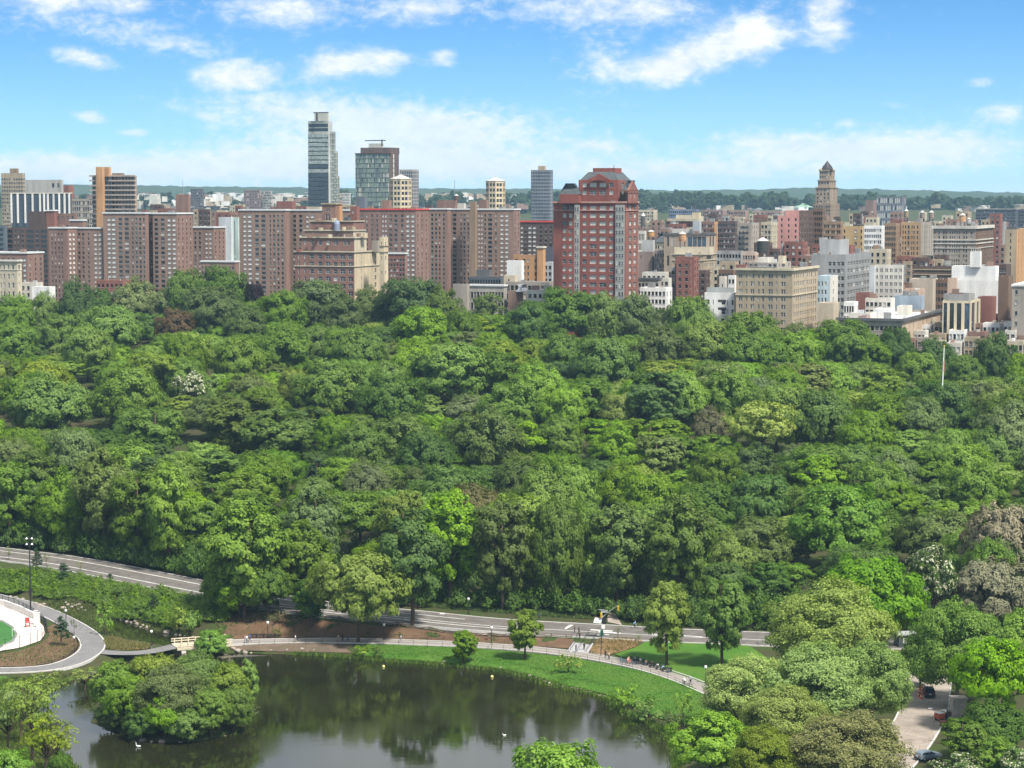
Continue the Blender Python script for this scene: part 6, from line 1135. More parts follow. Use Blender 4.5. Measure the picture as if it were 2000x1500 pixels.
# court: turf, apron, wall, fence
sheet_from('court_apron', px_poly([(-25, 1176), (20, 1186), (70, 1209), (86, 1226), (88, 1240), (78, 1253), (40, 1266), (-25, 1277)]), plain('court_apron_concrete', (.62, .52, .45), .85, var=.08, scale=.4), lift=.18)
sheet_from('court_border', px_poly([(-25, 1209), (6, 1213), (26, 1225), (35, 1240), (27, 1255), (0, 1268), (-25, 1272)]), plain('court_border_grey', (.16, .17, .16), .9), lift=.22)
sheet_from('court_turf', px_poly([(-25, 1212), (4, 1216), (22, 1227), (30, 1240), (22, 1253), (-2, 1264), (-25, 1268)]), plain('artificial_turf', (.035, .13, .025), .9, var=.1, scale=.2), lift=.26)
def run(pts_px, name, label, cat, post_h, post_r, gap, rails, mat, rail_r=.03, infill=0.0, lift=.1, group=None, pts=None):
    L = densify(smooth_line(px_poly(pts_px) if pts is None else pts, 1), .5); e = empty(name, L[0], 0, label=label, cat=cat, group=group); o = L[0]
    P = [Vector((q.x, q.y, gz(q.x, q.y) + lift)) for q in L]; acc = 0; last = None; pm = MB(); pm.tube([(0, 0, -.15), (0, 0, post_h)], post_r, 6); pm = pm.mesh('post', mat)
    for q in P:
        if last is None or (q - last).length >= gap: link('post', pm, e, q - o); last = q
    for h in rails: mb = MB(); mb.tube([tuple(q - o + Vector((0, 0, h))) for q in P[::4] + [P[-1]]], rail_r, 5); mb.build('rail', mat, e)
    if infill:
        mb = MB()
        for a, b in zip(P[:-1], P[1:]):
            for t in (0, .5): q = a.lerp(b, t) - o; mb.tube([tuple(q), (q.x, q.y, q.z + post_h * .95)], .018, 3, cap=False)
        mb.build('balusters', mat, e, kind='stuff')
    return e
run([(88, 1238), (84, 1250), (66, 1259), (40, 1267), (0, 1275), (-20, 1279)], 'court_fence', 'black mesh fence round the near side of the court', 'fence', 2.6, .06, 3.2, [.1, 1.3, 2.5], BLACK)
run([(-20, 1170), (20, 1180), (50, 1192), (72, 1206), (90, 1222), (92, 1238)], 'court_fence', 'close black picket fence behind the white court wall', 'fence', 1.6, .06, 2.2, [.15, 1.5], BLACK, infill=1)
L = px_poly([(-25, 1178), (10, 1186), (40, 1197), (68, 1211)]); o0 = L[0]; mb = MB()
for a, b in zip(densify(L, 2)[:-1], densify(L, 2)[1:]):
    m_ = (a + b) / 2 - o0; v = b - a; mb.box((m_.x, m_.y, m_.z + .75), (v.length * 1.02, .5, 1.7), 0, math.atan2(v.y, v.x))
mb.build('court_wall', plain('white_concrete', (.66, .63, .58), .8), loc=o0, label='low white concrete wall at the back of the court', cat='wall')
for x, y in ((70, 1222), (75, 1226)): q = hit(x, y); mb = MB(); mb.box((0, 0, 1.6), (.7, .7, 3.3)); mb.box((0, 0, 3.35), (.85, .85, .16)); mb.build('gate_pillar', plain('white_concrete', (.66, .63, .58), .8), loc=q, label='white gate pillar at the court corner', cat='pillar', group='white court gate pillars')
q = hit(54, 1226); e = empty('guard_chair', q, .4, label='red lifeguard chair on the court apron', cat='chair'); RED = plain('red_paint', (.40, .06, .055), .6)
for sx in (-.5, .5):
    for sy in (-.4, .4): mb = MB(); mb.tube([(sx, sy, 0), (sx * .7, sy * .7, 1.2)], .07, 5); mb.build('leg', RED, e)
for n_, c_, s_ in (('seat', (0, 0, 1.2), (1.0, .8, .12)), ('backrest', (0, .38, 1.75), (1.0, .12, .9)), ('footrest', (0, -.55, .6), (.9, .4, .08)), ('armrest', (-.48, 0, 1.5), (.1, .8, .08)), ('armrest', (.48, 0, 1.5), (.1, .8, .08))): mb = MB(); mb.box(c_, s_); mb.build(n_, RED, e)
q = hit(24, 1246); mb = MB(); mb.tube([(0, 0, 0), (0, 0, 2.0)], .05, 6); mb.box((0, 0, .05), (.5, .5, .1)); mb.build('net_post', plain('white_concrete', (.66, .63, .58), .8), loc=q, label='slim white net post at the turf edge', cat='post')
# timber rail along the drive, wire fence along the paths
def offset_line(line, off):
    L = densify(line, 3); out = []
    for k, p in enumerate(L):
        d = (L[min(k + 1, len(L) - 1)] - L[max(k - 1, 0)]); d.z = 0; d.normalize(); out.append(p + Vector((-d.y, d.x, 0)) * off)
    return out
near_side = lambda line, off: [p for p in offset_line(line, off)]
dn = [p for p in near_side(DRIVE, -8.6) if 470 < xpix(p.x, p.y, p.z) < 1122]; run(None, 'guard_rail', 'low timber guard rail between drive and mulch slope', 'guard rail', 1.0, .13, 3.2, [.55, .88], WOOD, .10, pts=dn, lift=0)
fz_ = [p for p in near_side(PATH, -2.9) if 455 < xpix(p.x, p.y, p.z) < 690]; run(None, 'path_fence', 'thin wire fence on the rocky pond bank', 'fence', 1.1, .035, 3.0, [.55, 1.05], BLACK, .02, pts=fz_)
fz_ = [p for p in near_side(PATH, -2.9) if 710 < xpix(p.x, p.y, p.z) < 1362]; run(None, 'path_fence', 'thin wire fence between the path and the pond lawn', 'fence', 1.1, .035, 3.0, [.55, 1.05], BLACK, .02, pts=fz_)
fz_ = [p for p in near_side(PATH, 2.9) if 560 < xpix(p.x, p.y, p.z) < 1100]; run(None, 'path_fence', 'thin wire fence at the foot of the mulch slope', 'fence', 1.0, .035, 3.0, [.5, .95], BLACK, .02, pts=fz_)
fz_ = [p for p in near_side(LOOP, 2.9)]; run(None, 'path_fence', 'dark low fence around the mulch bed inside the curved path', 'fence', .7, .04, 1.6, [.3, .62], BLACK, .03, infill=1, pts=[p for p in near_side(LOOP, 3.0) if xpix(p.x, p.y, p.z) > 70 and ypix(p.y, p.z) > 1215])
# steps up to the drive
a0, b0 = hit(1128, 1275), hit(1150, 1241); dv = b0 - a0; dv.z = 0; n = 14; u_ = dv.normalized(); rz = math.atan2(u_.y, u_.x); e = empty('park_steps', a0, rz, label='wide grey stone steps rising from the path to the drive', cat='steps'); run_, rise = dv.length / n, (b0.z - a0.z + .1) / n
STONE = plain('grey_step_stone', (.36, .35, .35), .85, var=.12, scale=2)
for k in range(n): mb = MB(); mb.box((run_ * (k + .5), 0, rise * (k + 1) / 2 - .1), (run_ * 1.02, 3.6, rise * (k + 1) + .3)); mb.build('step', STONE, e)
for sy in (-1.9, 0, 1.9):
    mb = MB(); mb.tube([(0, sy, .95), (run_ * n, sy, rise * n + .95)], .035, 5)
    for k in range(0, n + 1, 2): mb.tube([(run_ * k, sy, rise * k), (run_ * k, sy, rise * k + .95)], .03, 4)
    mb.build('handrail', BLACK, e)
for sy in (-2.1, 2.1): mb = MB(); mb.poly([(0, sy - .15, .25), (run_ * n, sy - .15, rise * n + .25), (run_ * n, sy + .15, rise * n + .25), (0, sy + .15, .25)]); mb.poly([(0, sy - .15, -.5), (run_ * n, sy - .15, -.3), (run_ * n, sy - .15, rise * n + .25), (0, sy - .15, .25)]); mb.poly([(0, sy + .15, -.5), (0, sy + .15, .25), (run_ * n, sy + .15, rise * n + .25), (run_ * n, sy + .15, -.3)]); mb.poly([(0, sy - .15, -.5), (0, sy - .15, .25), (0, sy + .15, .25), (0, sy + .15, -.5)]); mb.build('cheek_wall', STONE, e)
# traffic signal on a mast arm, sign and solar panel
q = hit(1176, 1247); e = empty('traffic_signal', q, 0, label='traffic signal on a mast arm with a solar panel above the drive crossing', cat='traffic signal'); s1 = q.y / F
X = lambda px: (px - 1176) * s1; Z = lambda py: (1247 - py) * s1
YEL = plain('signal_yellow', (.62, .42, .04), .5)
mb = MB(); mb.tube([(0, 0, -.1), (0, 0, Z(1192))], [.15, .11], 8); mb.build('pole', STEEL, e); mb = MB(); mb.tube([(0, 0, Z(1205)), (X(1190), 0, Z(1193)), (X(1207), -.2, Z(1180))], [.10, .07, .05], 6); mb.build('mast_arm', STEEL, e)
for (cx, cz) in ((1207.5, 1186), (1174, 1200)):
    h_ = MB(); h_.box((X(cx), -.3, Z(cz)), (.38, .32, 1.05)); hd = h_.build('signal_head', YEL, e)
    for j, cl in enumerate(((.10, .01, .01), (.12, .08, .01), (.01, .08, .04))): mb = MB(); mb.lathe((X(cx), -.47, Z(cz) + .32 - .32 * j), [(.12, -.01), (.12, .01), (.02, .02)], 8); mb.build('lens', plain('signal_lens_%d' % j, cl, .2), hd)
mb = MB(); c_ = (X(1167), -.25, Z(1210)); w_, h_ = .95, .6
mb.poly([(c_[0] - w_, c_[1] - .5, c_[2] - h_ * .7), (c_[0] + w_ * .7, c_[1] - .5, c_[2] - h_), (c_[0] + w_, c_[1] + .5, c_[2] + h_ * .6), (c_[0] - w_ * .55, c_[1] + .5, c_[2] + h_ * .8)])
mb.build('solar_panel', plain('panel_pale', (.50, .51, .52), .35, .5), e); mb = MB(); mb.box((X(1178), -.2, Z(1222)), (.75, .1, 1.1)); mb.build('sign', plain('sign_white', (.68, .68, .66), .5), e)
mb = MB(); mb.box((X(1180), 0, Z(1212)), (.9, .6, 1.2)); mb.build('signal_head', BLACK, e); mb = MB(); mb.box((X(1180), -.1, Z(1193)), (1.4, .35, .45)); mb.box((X(1174), -.1, Z(1189)), (1.3, .1, .14)); mb.build('camera_bracket', STEEL, e)
q = hit(1173.5, 1282); e = empty('sign_post', q, 0, label='tall dark post with a green sign board in the straw bed', cat='sign post'); mb = MB(); mb.tube([(0, 0, -.1), (.15, 0, 5.6)], .09, 6); mb.build('post', BLACK, e); mb = MB(); mb.box((.18, -.12, 4.9), (.62, .1, 1.3)); mb.build('sign', plain('sign_green', (.015, .07, .05), .5), e)
# footbridge
a0, b0 = on(340, 1263, 1.3), on(448, 1255.5, 1.2); dv = b0 - a0; e = empty('footbridge', a0, math.atan2(dv.y, dv.x), label='short beige timber footbridge on stone piers over the stream mouth', cat='bridge'); Lb = dv.length
for sy in (-2.6, 2.6):
    for h in (.55, 1.05): mb = MB(); mb.box((Lb / 2, sy, h + .15), (Lb, .18, .2)); mb.build('rail', BEIGE, e)
    for k in range(8): mb = MB(); mb.box((Lb * (k + .5) / 8, sy, .5), (.2, .2, 1.2)); mb.build('post', BEIGE, e)
    mb = MB(); mb.box((Lb / 2, sy, -.1), (Lb, .3, .5)); mb.build('beam', BEIGE, e)
nP = int(Lb / .45)
for k in range(nP): mb = MB(); mb.box((Lb * (k + .5) / nP, 0, .19), (Lb / nP * .92, 5.0, .07)); mb.build('plank', BEIGE, e)
for k in range(3): mb = MB(); mb.box((Lb * (.12 + .38 * k), 0, -.75), (1.0, 5.3, 1.1)); mb.build('pier', CONC, e)
# benches
def bench_meshes():
    d = {}
    mb = MB()
    for k in range(4): mb.box((0, -.18 + .13 * k, .45), (1.9, .1, .04))
    d['seat'] = mb.mesh('seat', BLACK); mb = MB()
    for k in range(3): mb.box((0, .30 + .03 * k, .60 + .14 * k), (1.9, .04, .1))
    d['backrest'] = mb.mesh('backrest', BLACK); mb = MB(); mb.box((0, .05, .22), (.08, .5, .44)); mb.box((0, .33, .6), (.07, .07, .75)); mb.box((0, -.1, .65), (.06, .5, .05)); mb.box((0, -.3, .55), (.06, .06, .25)); d['leg'] = mb.mesh('leg', BLACK); return d
BN = bench_meshes()
def bench(px, py, rz, label, group):
    p = hit(px, py); e = empty('bench', (p.x, p.y, p.z + .1), rz, label=label, cat='bench', group=group)
    link('seat', BN['seat'], e); link('backrest', BN['backrest'], e)
    for sx in (-.85, 0, .85): link('leg', BN['leg'], e, (sx, 0, 0))
    return e
for k in range(6): bench(1238 + 13 * k, 1292.5 + 4.2 * k, -.32, 'black slatted bench in the row along the lawn path', 'benches along the lawn path')
for k in range(4): bench(494 + 14 * k, 1247.5, .02, 'black slatted bench by the path near the footbridge', 'benches near the footbridge')

# ---------------------------------------------------------------- people
def skin_person(pose):
    """joints (name: position, radius) -> one continuous surface; material index per bone: 0 skin 1 top 2 trousers 3 shoes 4 hair"""
    J = {'pel': ((0, 0, .95), .135), 'wst': ((0, 0, 1.10), .125), 'chs': ((0, 0, 1.32), .15), 'nck': ((0, .01, 1.49), .06), 'jaw': ((0, .03, 1.58), .075), 'hed': ((0, .02, 1.66), .095), 'top': ((0, 0, 1.74), .07)}
    for s, n_ in ((-1, 'l'), (1, 'r')):
        J.update({n_ + 'sh': ((s * .19, 0, 1.40), .075), n_ + 'el': ((s * .25, -.02, 1.13), .048), n_ + 'wr': ((s * .26, .06, .90), .036), n_ + 'hd': ((s * .26, .08, .81), .04), n_ + 'hp': ((s * .09, 0, .90), .105), n_ + 'kn': ((s * .10, .02, .50), .068), n_ + 'an': ((s * .10, 0, .09), .048), n_ + 'to': ((s * .11, .17, .04), .042)})
    J.update({k: (v, J[k][1]) for k, v in pose.items()})
    B = [('pel', 'wst', 1), ('wst', 'chs', 1), ('chs', 'nck', 1), ('nck', 'jaw', 0), ('jaw', 'hed', 0), ('hed', 'top', 4)]
    for n_ in 'lr': B += [('chs', n_ + 'sh', 1), (n_ + 'sh', n_ + 'el', 1), (n_ + 'el', n_ + 'wr', 0), (n_ + 'wr', n_ + 'hd', 0), ('pel', n_ + 'hp', 2), (n_ + 'hp', n_ + 'kn', 2), (n_ + 'kn', n_ + 'an', 2), (n_ + 'an', n_ + 'to', 3)]
    ks = list(J); me = bpy.data.meshes.new('person'); me.from_pydata([J[k][0] for k in ks], [(ks.index(a), ks.index(b)) for a, b, _ in B], []); o = bpy.data.objects.new('person', me); col.objects.link(o)
    md = o.modifiers.new('skin', 'SKIN'); md.use_smooth_shade = True
    for k, v in zip(ks, me.skin_vertices[0].data): v.radius = (J[k][1], J[k][1]); v.use_root = (k == 'pel')
    sb = o.modifiers.new('sub', 'SUBSURF'); sb.levels = sb.render_levels = 1
    dg = bpy.context.evaluated_depsgraph_get(); out = bpy.data.meshes.new_from_object(o.evaluated_get(dg)); bpy.data.objects.remove(o)
    seg = [(Vector(J[a][0]), Vector(J[b][0]), m_) for a, b, m_ in B]; idx = []
    for p in out.polygons:
        c = p.center; best = min(seg, key=lambda s: (c - (s[0] + (s[1] - s[0]) * max(0, min(1, (c - s[0]).dot(s[1] - s[0]) / (s[1] - s[0]).length_squared)))).length); mi = best[2]
        if mi == 0 and c.z > 1.5 * 0 and best[1] == Vector(J['hed'][0]) and c.y < J['hed'][0][1] - .02: mi = 4
        idx.append(mi)
    out.materials.clear()
    for _ in range(5): out.materials.append(None)
    out.polygons.foreach_set('material_index', idx); out.update(); return out
sit = {'pel': (0, 0, .52), 'wst': (0, -.03, .68), 'chs': (0, -.05, .90), 'nck': (0, -.02, 1.07), 'jaw': (0, 0, 1.16), 'hed': (0, 0, 1.24), 'top': (0, -.02, 1.32)}
for s, n_ in ((-1, 'l'), (1, 'r')): sit.update({n_ + 'sh': (s * .19, -.05, .98), n_ + 'el': (s * .24, .02, .72), n_ + 'wr': (s * .16, .24, .66), n_ + 'hd': (s * .13, .32, .64), n_ + 'hp': (s * .10, .04, .52), n_ + 'kn': (s * .12, .46, .50), n_ + 'an': (s * .12, .44, .09), n_ + 'to': (s * .12, .60, .04)})
walk = {'lkn': (-.10, .16, .52), 'lan': (-.10, .26, .10), 'lto': (-.11, .43, .07), 'rkn': (.10, -.02, .50), 'ran': (.10, -.30, .14), 'rto': (.11, -.20, .04), 'lel': (-.24, -.14, 1.15), 'lwr': (-.23, -.10, .92), 'lhd': (-.22, -.06, .84), 'rel': (.24, .08, 1.14), 'rwr': (.22, .26, .98), 'rhd': (.20, .33, .93)}
ride = {'pel': (0, -.25, .98), 'wst': (0, -.14, 1.12), 'chs': (0, .05, 1.30), 'nck': (0, .18, 1.42), 'jaw': (0, .24, 1.49), 'hed': (0, .25, 1.57), 'top': (0, .22, 1.65)}
for s, n_ in ((-1, 'l'), (1, 'r')): ride.update({n_ + 'sh': (s * .19, .08, 1.36), n_ + 'el': (s * .24, .26, 1.16), n_ + 'wr': (s * .22, .44, 1.04), n_ + 'hd': (s * .21, .50, 1.02), n_ + 'hp': (s * .10, -.20, .95), n_ + 'kn': (s * .11, .14 if s > 0 else .08, .66 if s < 0 else .80), n_ + 'an': (s * .11, -.02 if s < 0 else .10, .24 if s < 0 else .42), n_ + 'to': (s * .11, .14 if s < 0 else .26, .20 if s < 0 else .38)})
POSE = dict(stand=skin_person({}), walk=skin_person(walk), sit=skin_person(sit), ride=skin_person(ride))
CLOTH = dict(white=(.66, .66, .64), black=(.02, .02, .022), navy=(.02, .03, .07), pink=(.60, .28, .28), blue=(.06, .13, .35), grey=(.22, .22, .23), red=(.30, .07, .06), tan=(.36, .28, .19), teal=(.04, .18, .18), denim=(.06, .09, .15), purple=(.16, .07, .25), skyblue=(.25, .40, .60))
SKIN = [(.42, .26, .19), (.20, .11, .07), (.33, .19, .13)]; HAIR = [(.02, .014, .01), (.06, .035, .02), (.15, .09, .04)]
def person(pose, px, py, rz, top, bot, label, hat=None, zoff=.13, at_=None):
    me = POSE[pose].copy(); s = int(rng.integers(0, 3)); mats = [plain('skin_%d' % s, SKIN[s], .6), plain('cloth_' + top, CLOTH[top], .9), plain('cloth_' + bot, CLOTH[bot], .9), plain('shoe_dark', (.03, .03, .03), .7), plain('hair_%d' % s, HAIR[s], .7) if not hat else plain('helmet_white', (.7, .7, .7), .3)]
    for i, m_ in enumerate(mats): me.materials[i] = m_
    if at_ is None: q = hit(px, py); at_ = (q.x, q.y, q.z + zoff)
    return link('person', me, None, at_, rz, label=label, cat='person')
for a in [('stand', 478, 1256, 2.0, 'pink', 'white', 'person in pale pink beside the group near the footbridge'), ('stand', 482, 1257, .3, 'white', 'denim', 'person in a white top and jeans near the footbridge benches'), ('walk', 488, 1255, 1.2, 'blue', 'navy', 'person in blue walking by the footbridge benches'), ('walk', 577, 1256, 1.4, 'white', 'tan', 'person in white walking the pond path beside someone in black'), ('walk', 581, 1254, 1.5, 'black', 'black', 'person in black walking the pond path'),
          ('stand', 661, 1255, .2, 'tan', 'tan', 'person in tan standing by the drooping tree path'), ('stand', 669, 1254, 2.6, 'black', 'black', 'person in black between two walkers by the drooping tree'), ('walk', 679, 1254, -1.4, 'purple', 'navy', 'person in purple walking past the drooping tree'), ('walk', 783, 1256, 1.5, 'white', 'grey', 'person in white walking alone below the mulch slope'),
          ('stand', 1122.5, 1239, 1.4, 'black', 'black', 'shorter dark-clothed person of the pair at the top of the steps'), ('stand', 1130.5, 1240, -1.3, 'navy', 'black', 'taller dark-clothed person of the pair at the top of the steps'), ('walk', 1132, 1251, 3.0, 'black', 'black', 'person in black on the upper steps by the handrail'), ('stand', 1125, 1275, 1.0, 'navy', 'denim', 'person in navy at the foot of the steps'), ('walk', 1141, 1272, .2, 'black', 'black', 'person in black climbing the lower steps'),
          ('stand', 1182.5, 1287, 2.9, 'black', 'navy', 'person in dark clothes standing by the straw bed kerb'), ('stand', 1189.5, 1290, .6, 'tan', 'black', 'person with a tan top beside the kerb'), ('walk', 1213, 1300, -.6, 'teal', 'grey', 'person in teal walking on the lawn path'), ('walk', 1226, 1301, .8, 'pink', 'tan', 'person in pink walking in the group on the lawn path'), ('walk', 1231, 1303, .7, 'red', 'grey', 'person in a red top in the group on the lawn path'), ('stand', 1228, 1298, .5, 'tan', 'pink', 'person in tan at the back of the pink group'),
          ('stand', 296, 1271, .4, 'black', 'grey', 'person in black at the path before the footbridge'), ('walk', 542, 1184, 1.5, 'white', 'grey', 'runner in white on the drive under the trees'), ('walk', 1053, 1212, 1.6, 'blue', 'black', 'runner in blue on the far side of the drive'), ('walk', 1318, 1228, 1.4, 'white', 'skyblue', 'runner in white on the drive past the crossing')]:
    person(*a)
cl_ = ['grey', 'white', 'tan', 'black', 'white', 'skyblue', 'navy']
for k in range(7):
    px = 1240 + 11 * k; q = hit(px, 1293 + 3.55 * k); person('sit', 0, 0, math.pi - .32, cl_[k], ['navy', 'tan', 'denim', 'black', 'grey', 'black', 'denim'][k], f"seated person in {cl_[k]} on a lawn path bench" + (' at the row end nearer the steps' if k == 1 else ''), at_=(q.x, q.y - .1, q.z + .06))
def cyclist(px, py, rz, top, bot, label):
    q = hit(px, py); z = q.z + .17; e = empty('bicycle', (q.x, q.y, z), rz, label=f'bicycle ridden by the {label}', cat='bicycle')
    for y in (-.52, .52):
        mb = MB(); mb.tube([(0, y + .34 * math.cos(t), .34 + .34 * math.sin(t)) for t in np.linspace(0, 2 * math.pi, 17)], .022, 5, cap=False); w_ = mb.build('wheel', BLACK, e)
        mb = MB()
        for t in np.linspace(0, math.pi, 4)[:-1]: mb.tube([(0, y + .33 * math.cos(t), .34 + .33 * math.sin(t)), (0, y - .33 * math.cos(t), .34 - .33 * math.sin(t))], .006, 3)
        mb.build('spokes', STEEL, w_, kind='stuff')
    mb = MB()
    for p1, p2 in (((0, -.2, .86), (0, -.08, .32)), ((0, -.08, .32), (0, .40, .82)), ((0, -.18, .80), (0, .40, .84)), ((0, -.52, .34), (0, -.2, .80)), ((0, -.52, .34), (0, -.08, .32)), ((0, .40, .95), (0, .52, .34))): mb.tube([p1, p2], .02, 5)
    mb.build('frame', RED if top == 'black' else STEEL, e); mb = MB(); mb.tube([(-.23, .5, 1.0), (0, .40, .97), (.23, .5, 1.0)], .018, 5); mb.build('handlebar', BLACK, e); mb = MB(); mb.box((0, -.22, .9), (.16, .28, .06)); mb.build('saddle', BLACK, e)
    person('ride', 0, 0, rz, top, bot, label, hat=True, at_=(q.x, q.y, z))
cyclist(1239, 1229, -1.4, 'skyblue', 'black', 'cyclist in pale blue riding along the drive'); cyclist(1337, 1341, .5, 'white', 'black', 'cyclist in white riding the lawn path'); cyclist(1349, 1338, .5, 'grey', 'navy', 'cyclist in grey at the path bend')

# ---------------------------------------------------------------- street: cars, cart, pillar, lamp
def car(px, py, rz, color, label, L=4.7, Wd=1.9, Hh=1.75, name='parked_car'):
    q = hit(px, py); e = empty(name, (q.x, q.y, q.z + .12), rz, label=label, cat='car'); paint = plain('car_paint_%d' % int(color[2] * 1000), color, .25, .6, var=.03); gl = glassy('car_glass', (.02, .025, .03), .05, .8); hw = Wd / 2; fl = -L / 2
    prof = [(-L / 2, .45), (-L / 2 + .05, .95), (-L / 2 + .15, 1.05), (-L / 2 + .55, Hh - .06), (-L / 2 + .9, Hh), (L * .08, Hh), (L * .24, 1.12), (L * .46, .98), (L / 2, .75), (L / 2, .42), (L / 2 - .1, .28), (-L / 2 + .1, .28)]
    bm = bmesh.new(); rows = []
    for y, z in prof:
        t = max(0, (z - 1.0) / (Hh - 1.0)); w2 = hw * (1 - .16 * t); rows.append([bm.verts.new((x * w2, y, z)) for x in (-1, 1)])
    n_ = len(prof)
    for i in range(n_): a, b = rows[i], rows[(i + 1) % n_]; bm.faces.new((a[0], b[0], b[1], a[1]))
    bm.faces.new([r[0] for r in rows]); bm.faces.new([r[1] for r in reversed(rows)]); bmesh.ops.recalc_face_normals(bm, faces=bm.faces); bmesh.ops.bevel(bm, geom=list(bm.edges), offset=.05, segments=2, affect='EDGES')
    me = bpy.data.meshes.new('body'); bm.to_mesh(me); bm.free(); me.materials.append(paint); link('body', me, e)
    def glass(name, pts): mb = MB(); mb.poly(pts); mb.build(name, gl, e)
    ww_ = hw * .80; glass('rear_window', [(-ww_, -L / 2 + .18, 1.12), (ww_, -L / 2 + .18, 1.12), (ww_ * .93, -L / 2 + .53, Hh - .13), (-ww_ * .93, -L / 2 + .53, Hh - .13)]); glass('windscreen', [(ww_, L * .235, 1.16), (-ww_, L * .235, 1.16), (-ww_ * .93, L * .10, Hh - .08), (ww_ * .93, L * .10, Hh - .08)])
    for s in (-1, 1):
        for y0, y1 in ((-L / 2 + .55, -.45), (-.38, L * .08)): glass('side_window', [(s * (hw * .985), y0, 1.10), (s * (hw * .985), y1 + (.35 if y1 > 0 else 0), 1.10), (s * hw * .885, y1, Hh - .14), (s * hw * .885, y0 + .15, Hh - .14)][::s])
        mb = MB(); mb.box((s * hw * .78, -L / 2 - .01, .92), (.3, .06, .2)); mb.build('tail_light', plain('tail_light_red', (.4, .02, .02), .3), e); mb = MB(); mb.box((s * hw * .75, L / 2 - .02, .72), (.36, .08, .14)); mb.build('headlight', GLOBE, e)
        for y in (-L * .30, L * .30):
            mb = MB(); mb.tube([(s * (hw - .2), y, .34), (s * (hw + .02), y, .34)], .34, 14); wh_ = mb.build('wheel', plain('tyre_rubber', (.02, .02, .02), .9), e); mb = MB(); mb.tube([(s * (hw + .0), y, .34), (s * (hw + .04), y, .34)], .20, 10); mb.build('rim', STEEL, wh_)
        mb = MB(); mb.box((s * (hw + .08), L * .13, 1.15), (.16, .1, .14)); mb.build('mirror', paint, e)
    mb = MB(); mb.box((0, -L / 2 - .03, .45), (Wd * .9, .1, .2)); mb.build('bumper', BLACK, e); mb = MB(); mb.box((0, -L / 2 - .03, .78), (.5, .04, .16)); mb.build('number_plate', GLOBE, e)
car(1814, 1360, -.06, (.012, .017, .035), 'dark navy SUV seen from behind on the worn street'); car(1812, 1484, -1.1, (.16, .20, .24), 'grey-blue car parked askew under the flowering chestnut', 4.5, 1.8, 1.5)
q = hit(1841, 1408); e = empty('utility_cart', (q.x, q.y, q.z + .12), .5, label='small red and white utility cart by the stone pillar', cat='utility cart')
for n_, c_, s_, m_ in (('cargo_box', (-.7, 0, .95), (1.3, 1.5, 1.0), plain('cart_orange', (.45, .09, .04), .5)), ('cab', (.6, 0, .9), (1.0, 1.5, 1.0), plain('cart_navy', (.03, .035, .09), .4)), ('cab_roof', (.55, 0, 1.7), (1.3, 1.6, .1), GLOBE), ('lid', (-.7, 0, 1.48), (1.35, 1.55, .07), GLOBE)): mb = MB(); mb.box(c_, s_); mb.build(n_, m_, e)
for sx in (-.9, .8):
    for sy in (-.75, .75): mb = MB(); mb.tube([(sx, sy - .1, .27), (sx, sy + .1, .27)], .27, 10); mb.build('wheel', plain('tyre_rubber', (.02, .02, .02), .9), e)
for sx in (.15, 1.05):
    for sy in (-.7, .7): mb = MB(); mb.box((sx, sy, 1.5), (.06, .06, .4)); mb.build('roof_post', BLACK, e)
for k, (x, y, s_) in enumerate(((1842, 1420, 1.0), (1847, 1424, .8))): q = hit(x, y); mb = MB(); mb.box((0, 0, .45 * s_), (1.1 * s_, .9 * s_, .9 * s_)); mb.box((0, 0, .93 * s_), (1.16 * s_, .96 * s_, .08)); mb.build('storage_bin', plain('bin_brown', (.27, .12, .07), .7), loc=(q.x, q.y, q.z + .12), rz=.3 * k, label=['brown storage bin beside the utility cart', 'smaller brown storage bin by the lamp foot'][k], cat='bin')
q = hit(1871, 1408); e = empty('gate_pillar', q, .1, label='rough stone gate pillar at the street edge under the feathery tree', cat='pillar'); pk = random.Random(3)
for r_ in range(9):
    z = .05 + r_ * .46; cuts = sorted([0, 1] + [pk.uniform(.3, .7)])
    for a, b in zip(cuts[:-1], cuts[1:]):
        for f_ in (-1, 1): mb = MB(); mb.box((2.6 * ((a + b) / 2 - .5), f_ * .55, z + .22), (2.6 * (b - a) - .05, 1.05, .42)); o = mb.build('stone', plain('pillar_stone_%d' % pk.randrange(3), [(.33, .29, .25), (.27, .24, .21), (.38, .32, .27)][pk.randrange(3)], .9, var=.3, scale=3), e)
mb = MB(); mb.box((0, 0, 4.3), (2.9, 2.5, .3)); mb.build('cap', plain('pillar_stone_0', (.33, .29, .25), .9), e)
L = px_poly([(1885, 1410), (1905, 1450), (1925, 1500), (1935, 1540)]); o0 = L[0]; mb = MB()
for a, b in zip(densify(L, 3)[:-1], densify(L, 3)[1:]): m_ = (a + b) / 2 - o0; v = b - a; mb.box((m_.x, m_.y, m_.z + .6), (v.length * 1.02, .6, 1.5), 0, math.atan2(v.y, v.x))
mb.build('park_wall', plain('park_wall_stone', (.24, .21, .18), .9, var=.3, scale=2), loc=o0, label='rough stone park wall running from the gate pillar', cat='wall')
q = hit(1851, 1456); e = empty('street_lamp', q, 0, label='dark street lamp with a curved arm over the worn street', cat='street lamp'); s1 = q.y / F; mb = MB(); mb.tube([(0, 0, -.1), (0, 0, 66 * s1)], [.16, .10], 8); mb.build('post', BLACK, e)
mb = MB(); mb.tube([(0, 0, 64 * s1), (-14 * s1, 0, 71 * s1), (-26 * s1, 0, 76 * s1), (-34 * s1, 0, 75 * s1)], [.08, .06, .05, .05], 6); mb.build('arm', BLACK, e); mb = MB(); mb.box((-36 * s1, 0, 74.5 * s1), (.8, .3, .16)); mb.build('luminaire', STEEL, e); mb = MB(); mb.lathe((0, 0, 66 * s1), [(.14, 0), (.3, .3), (.25, .6), (.05, .8)], 8); mb.build('crown', BLACK, e)
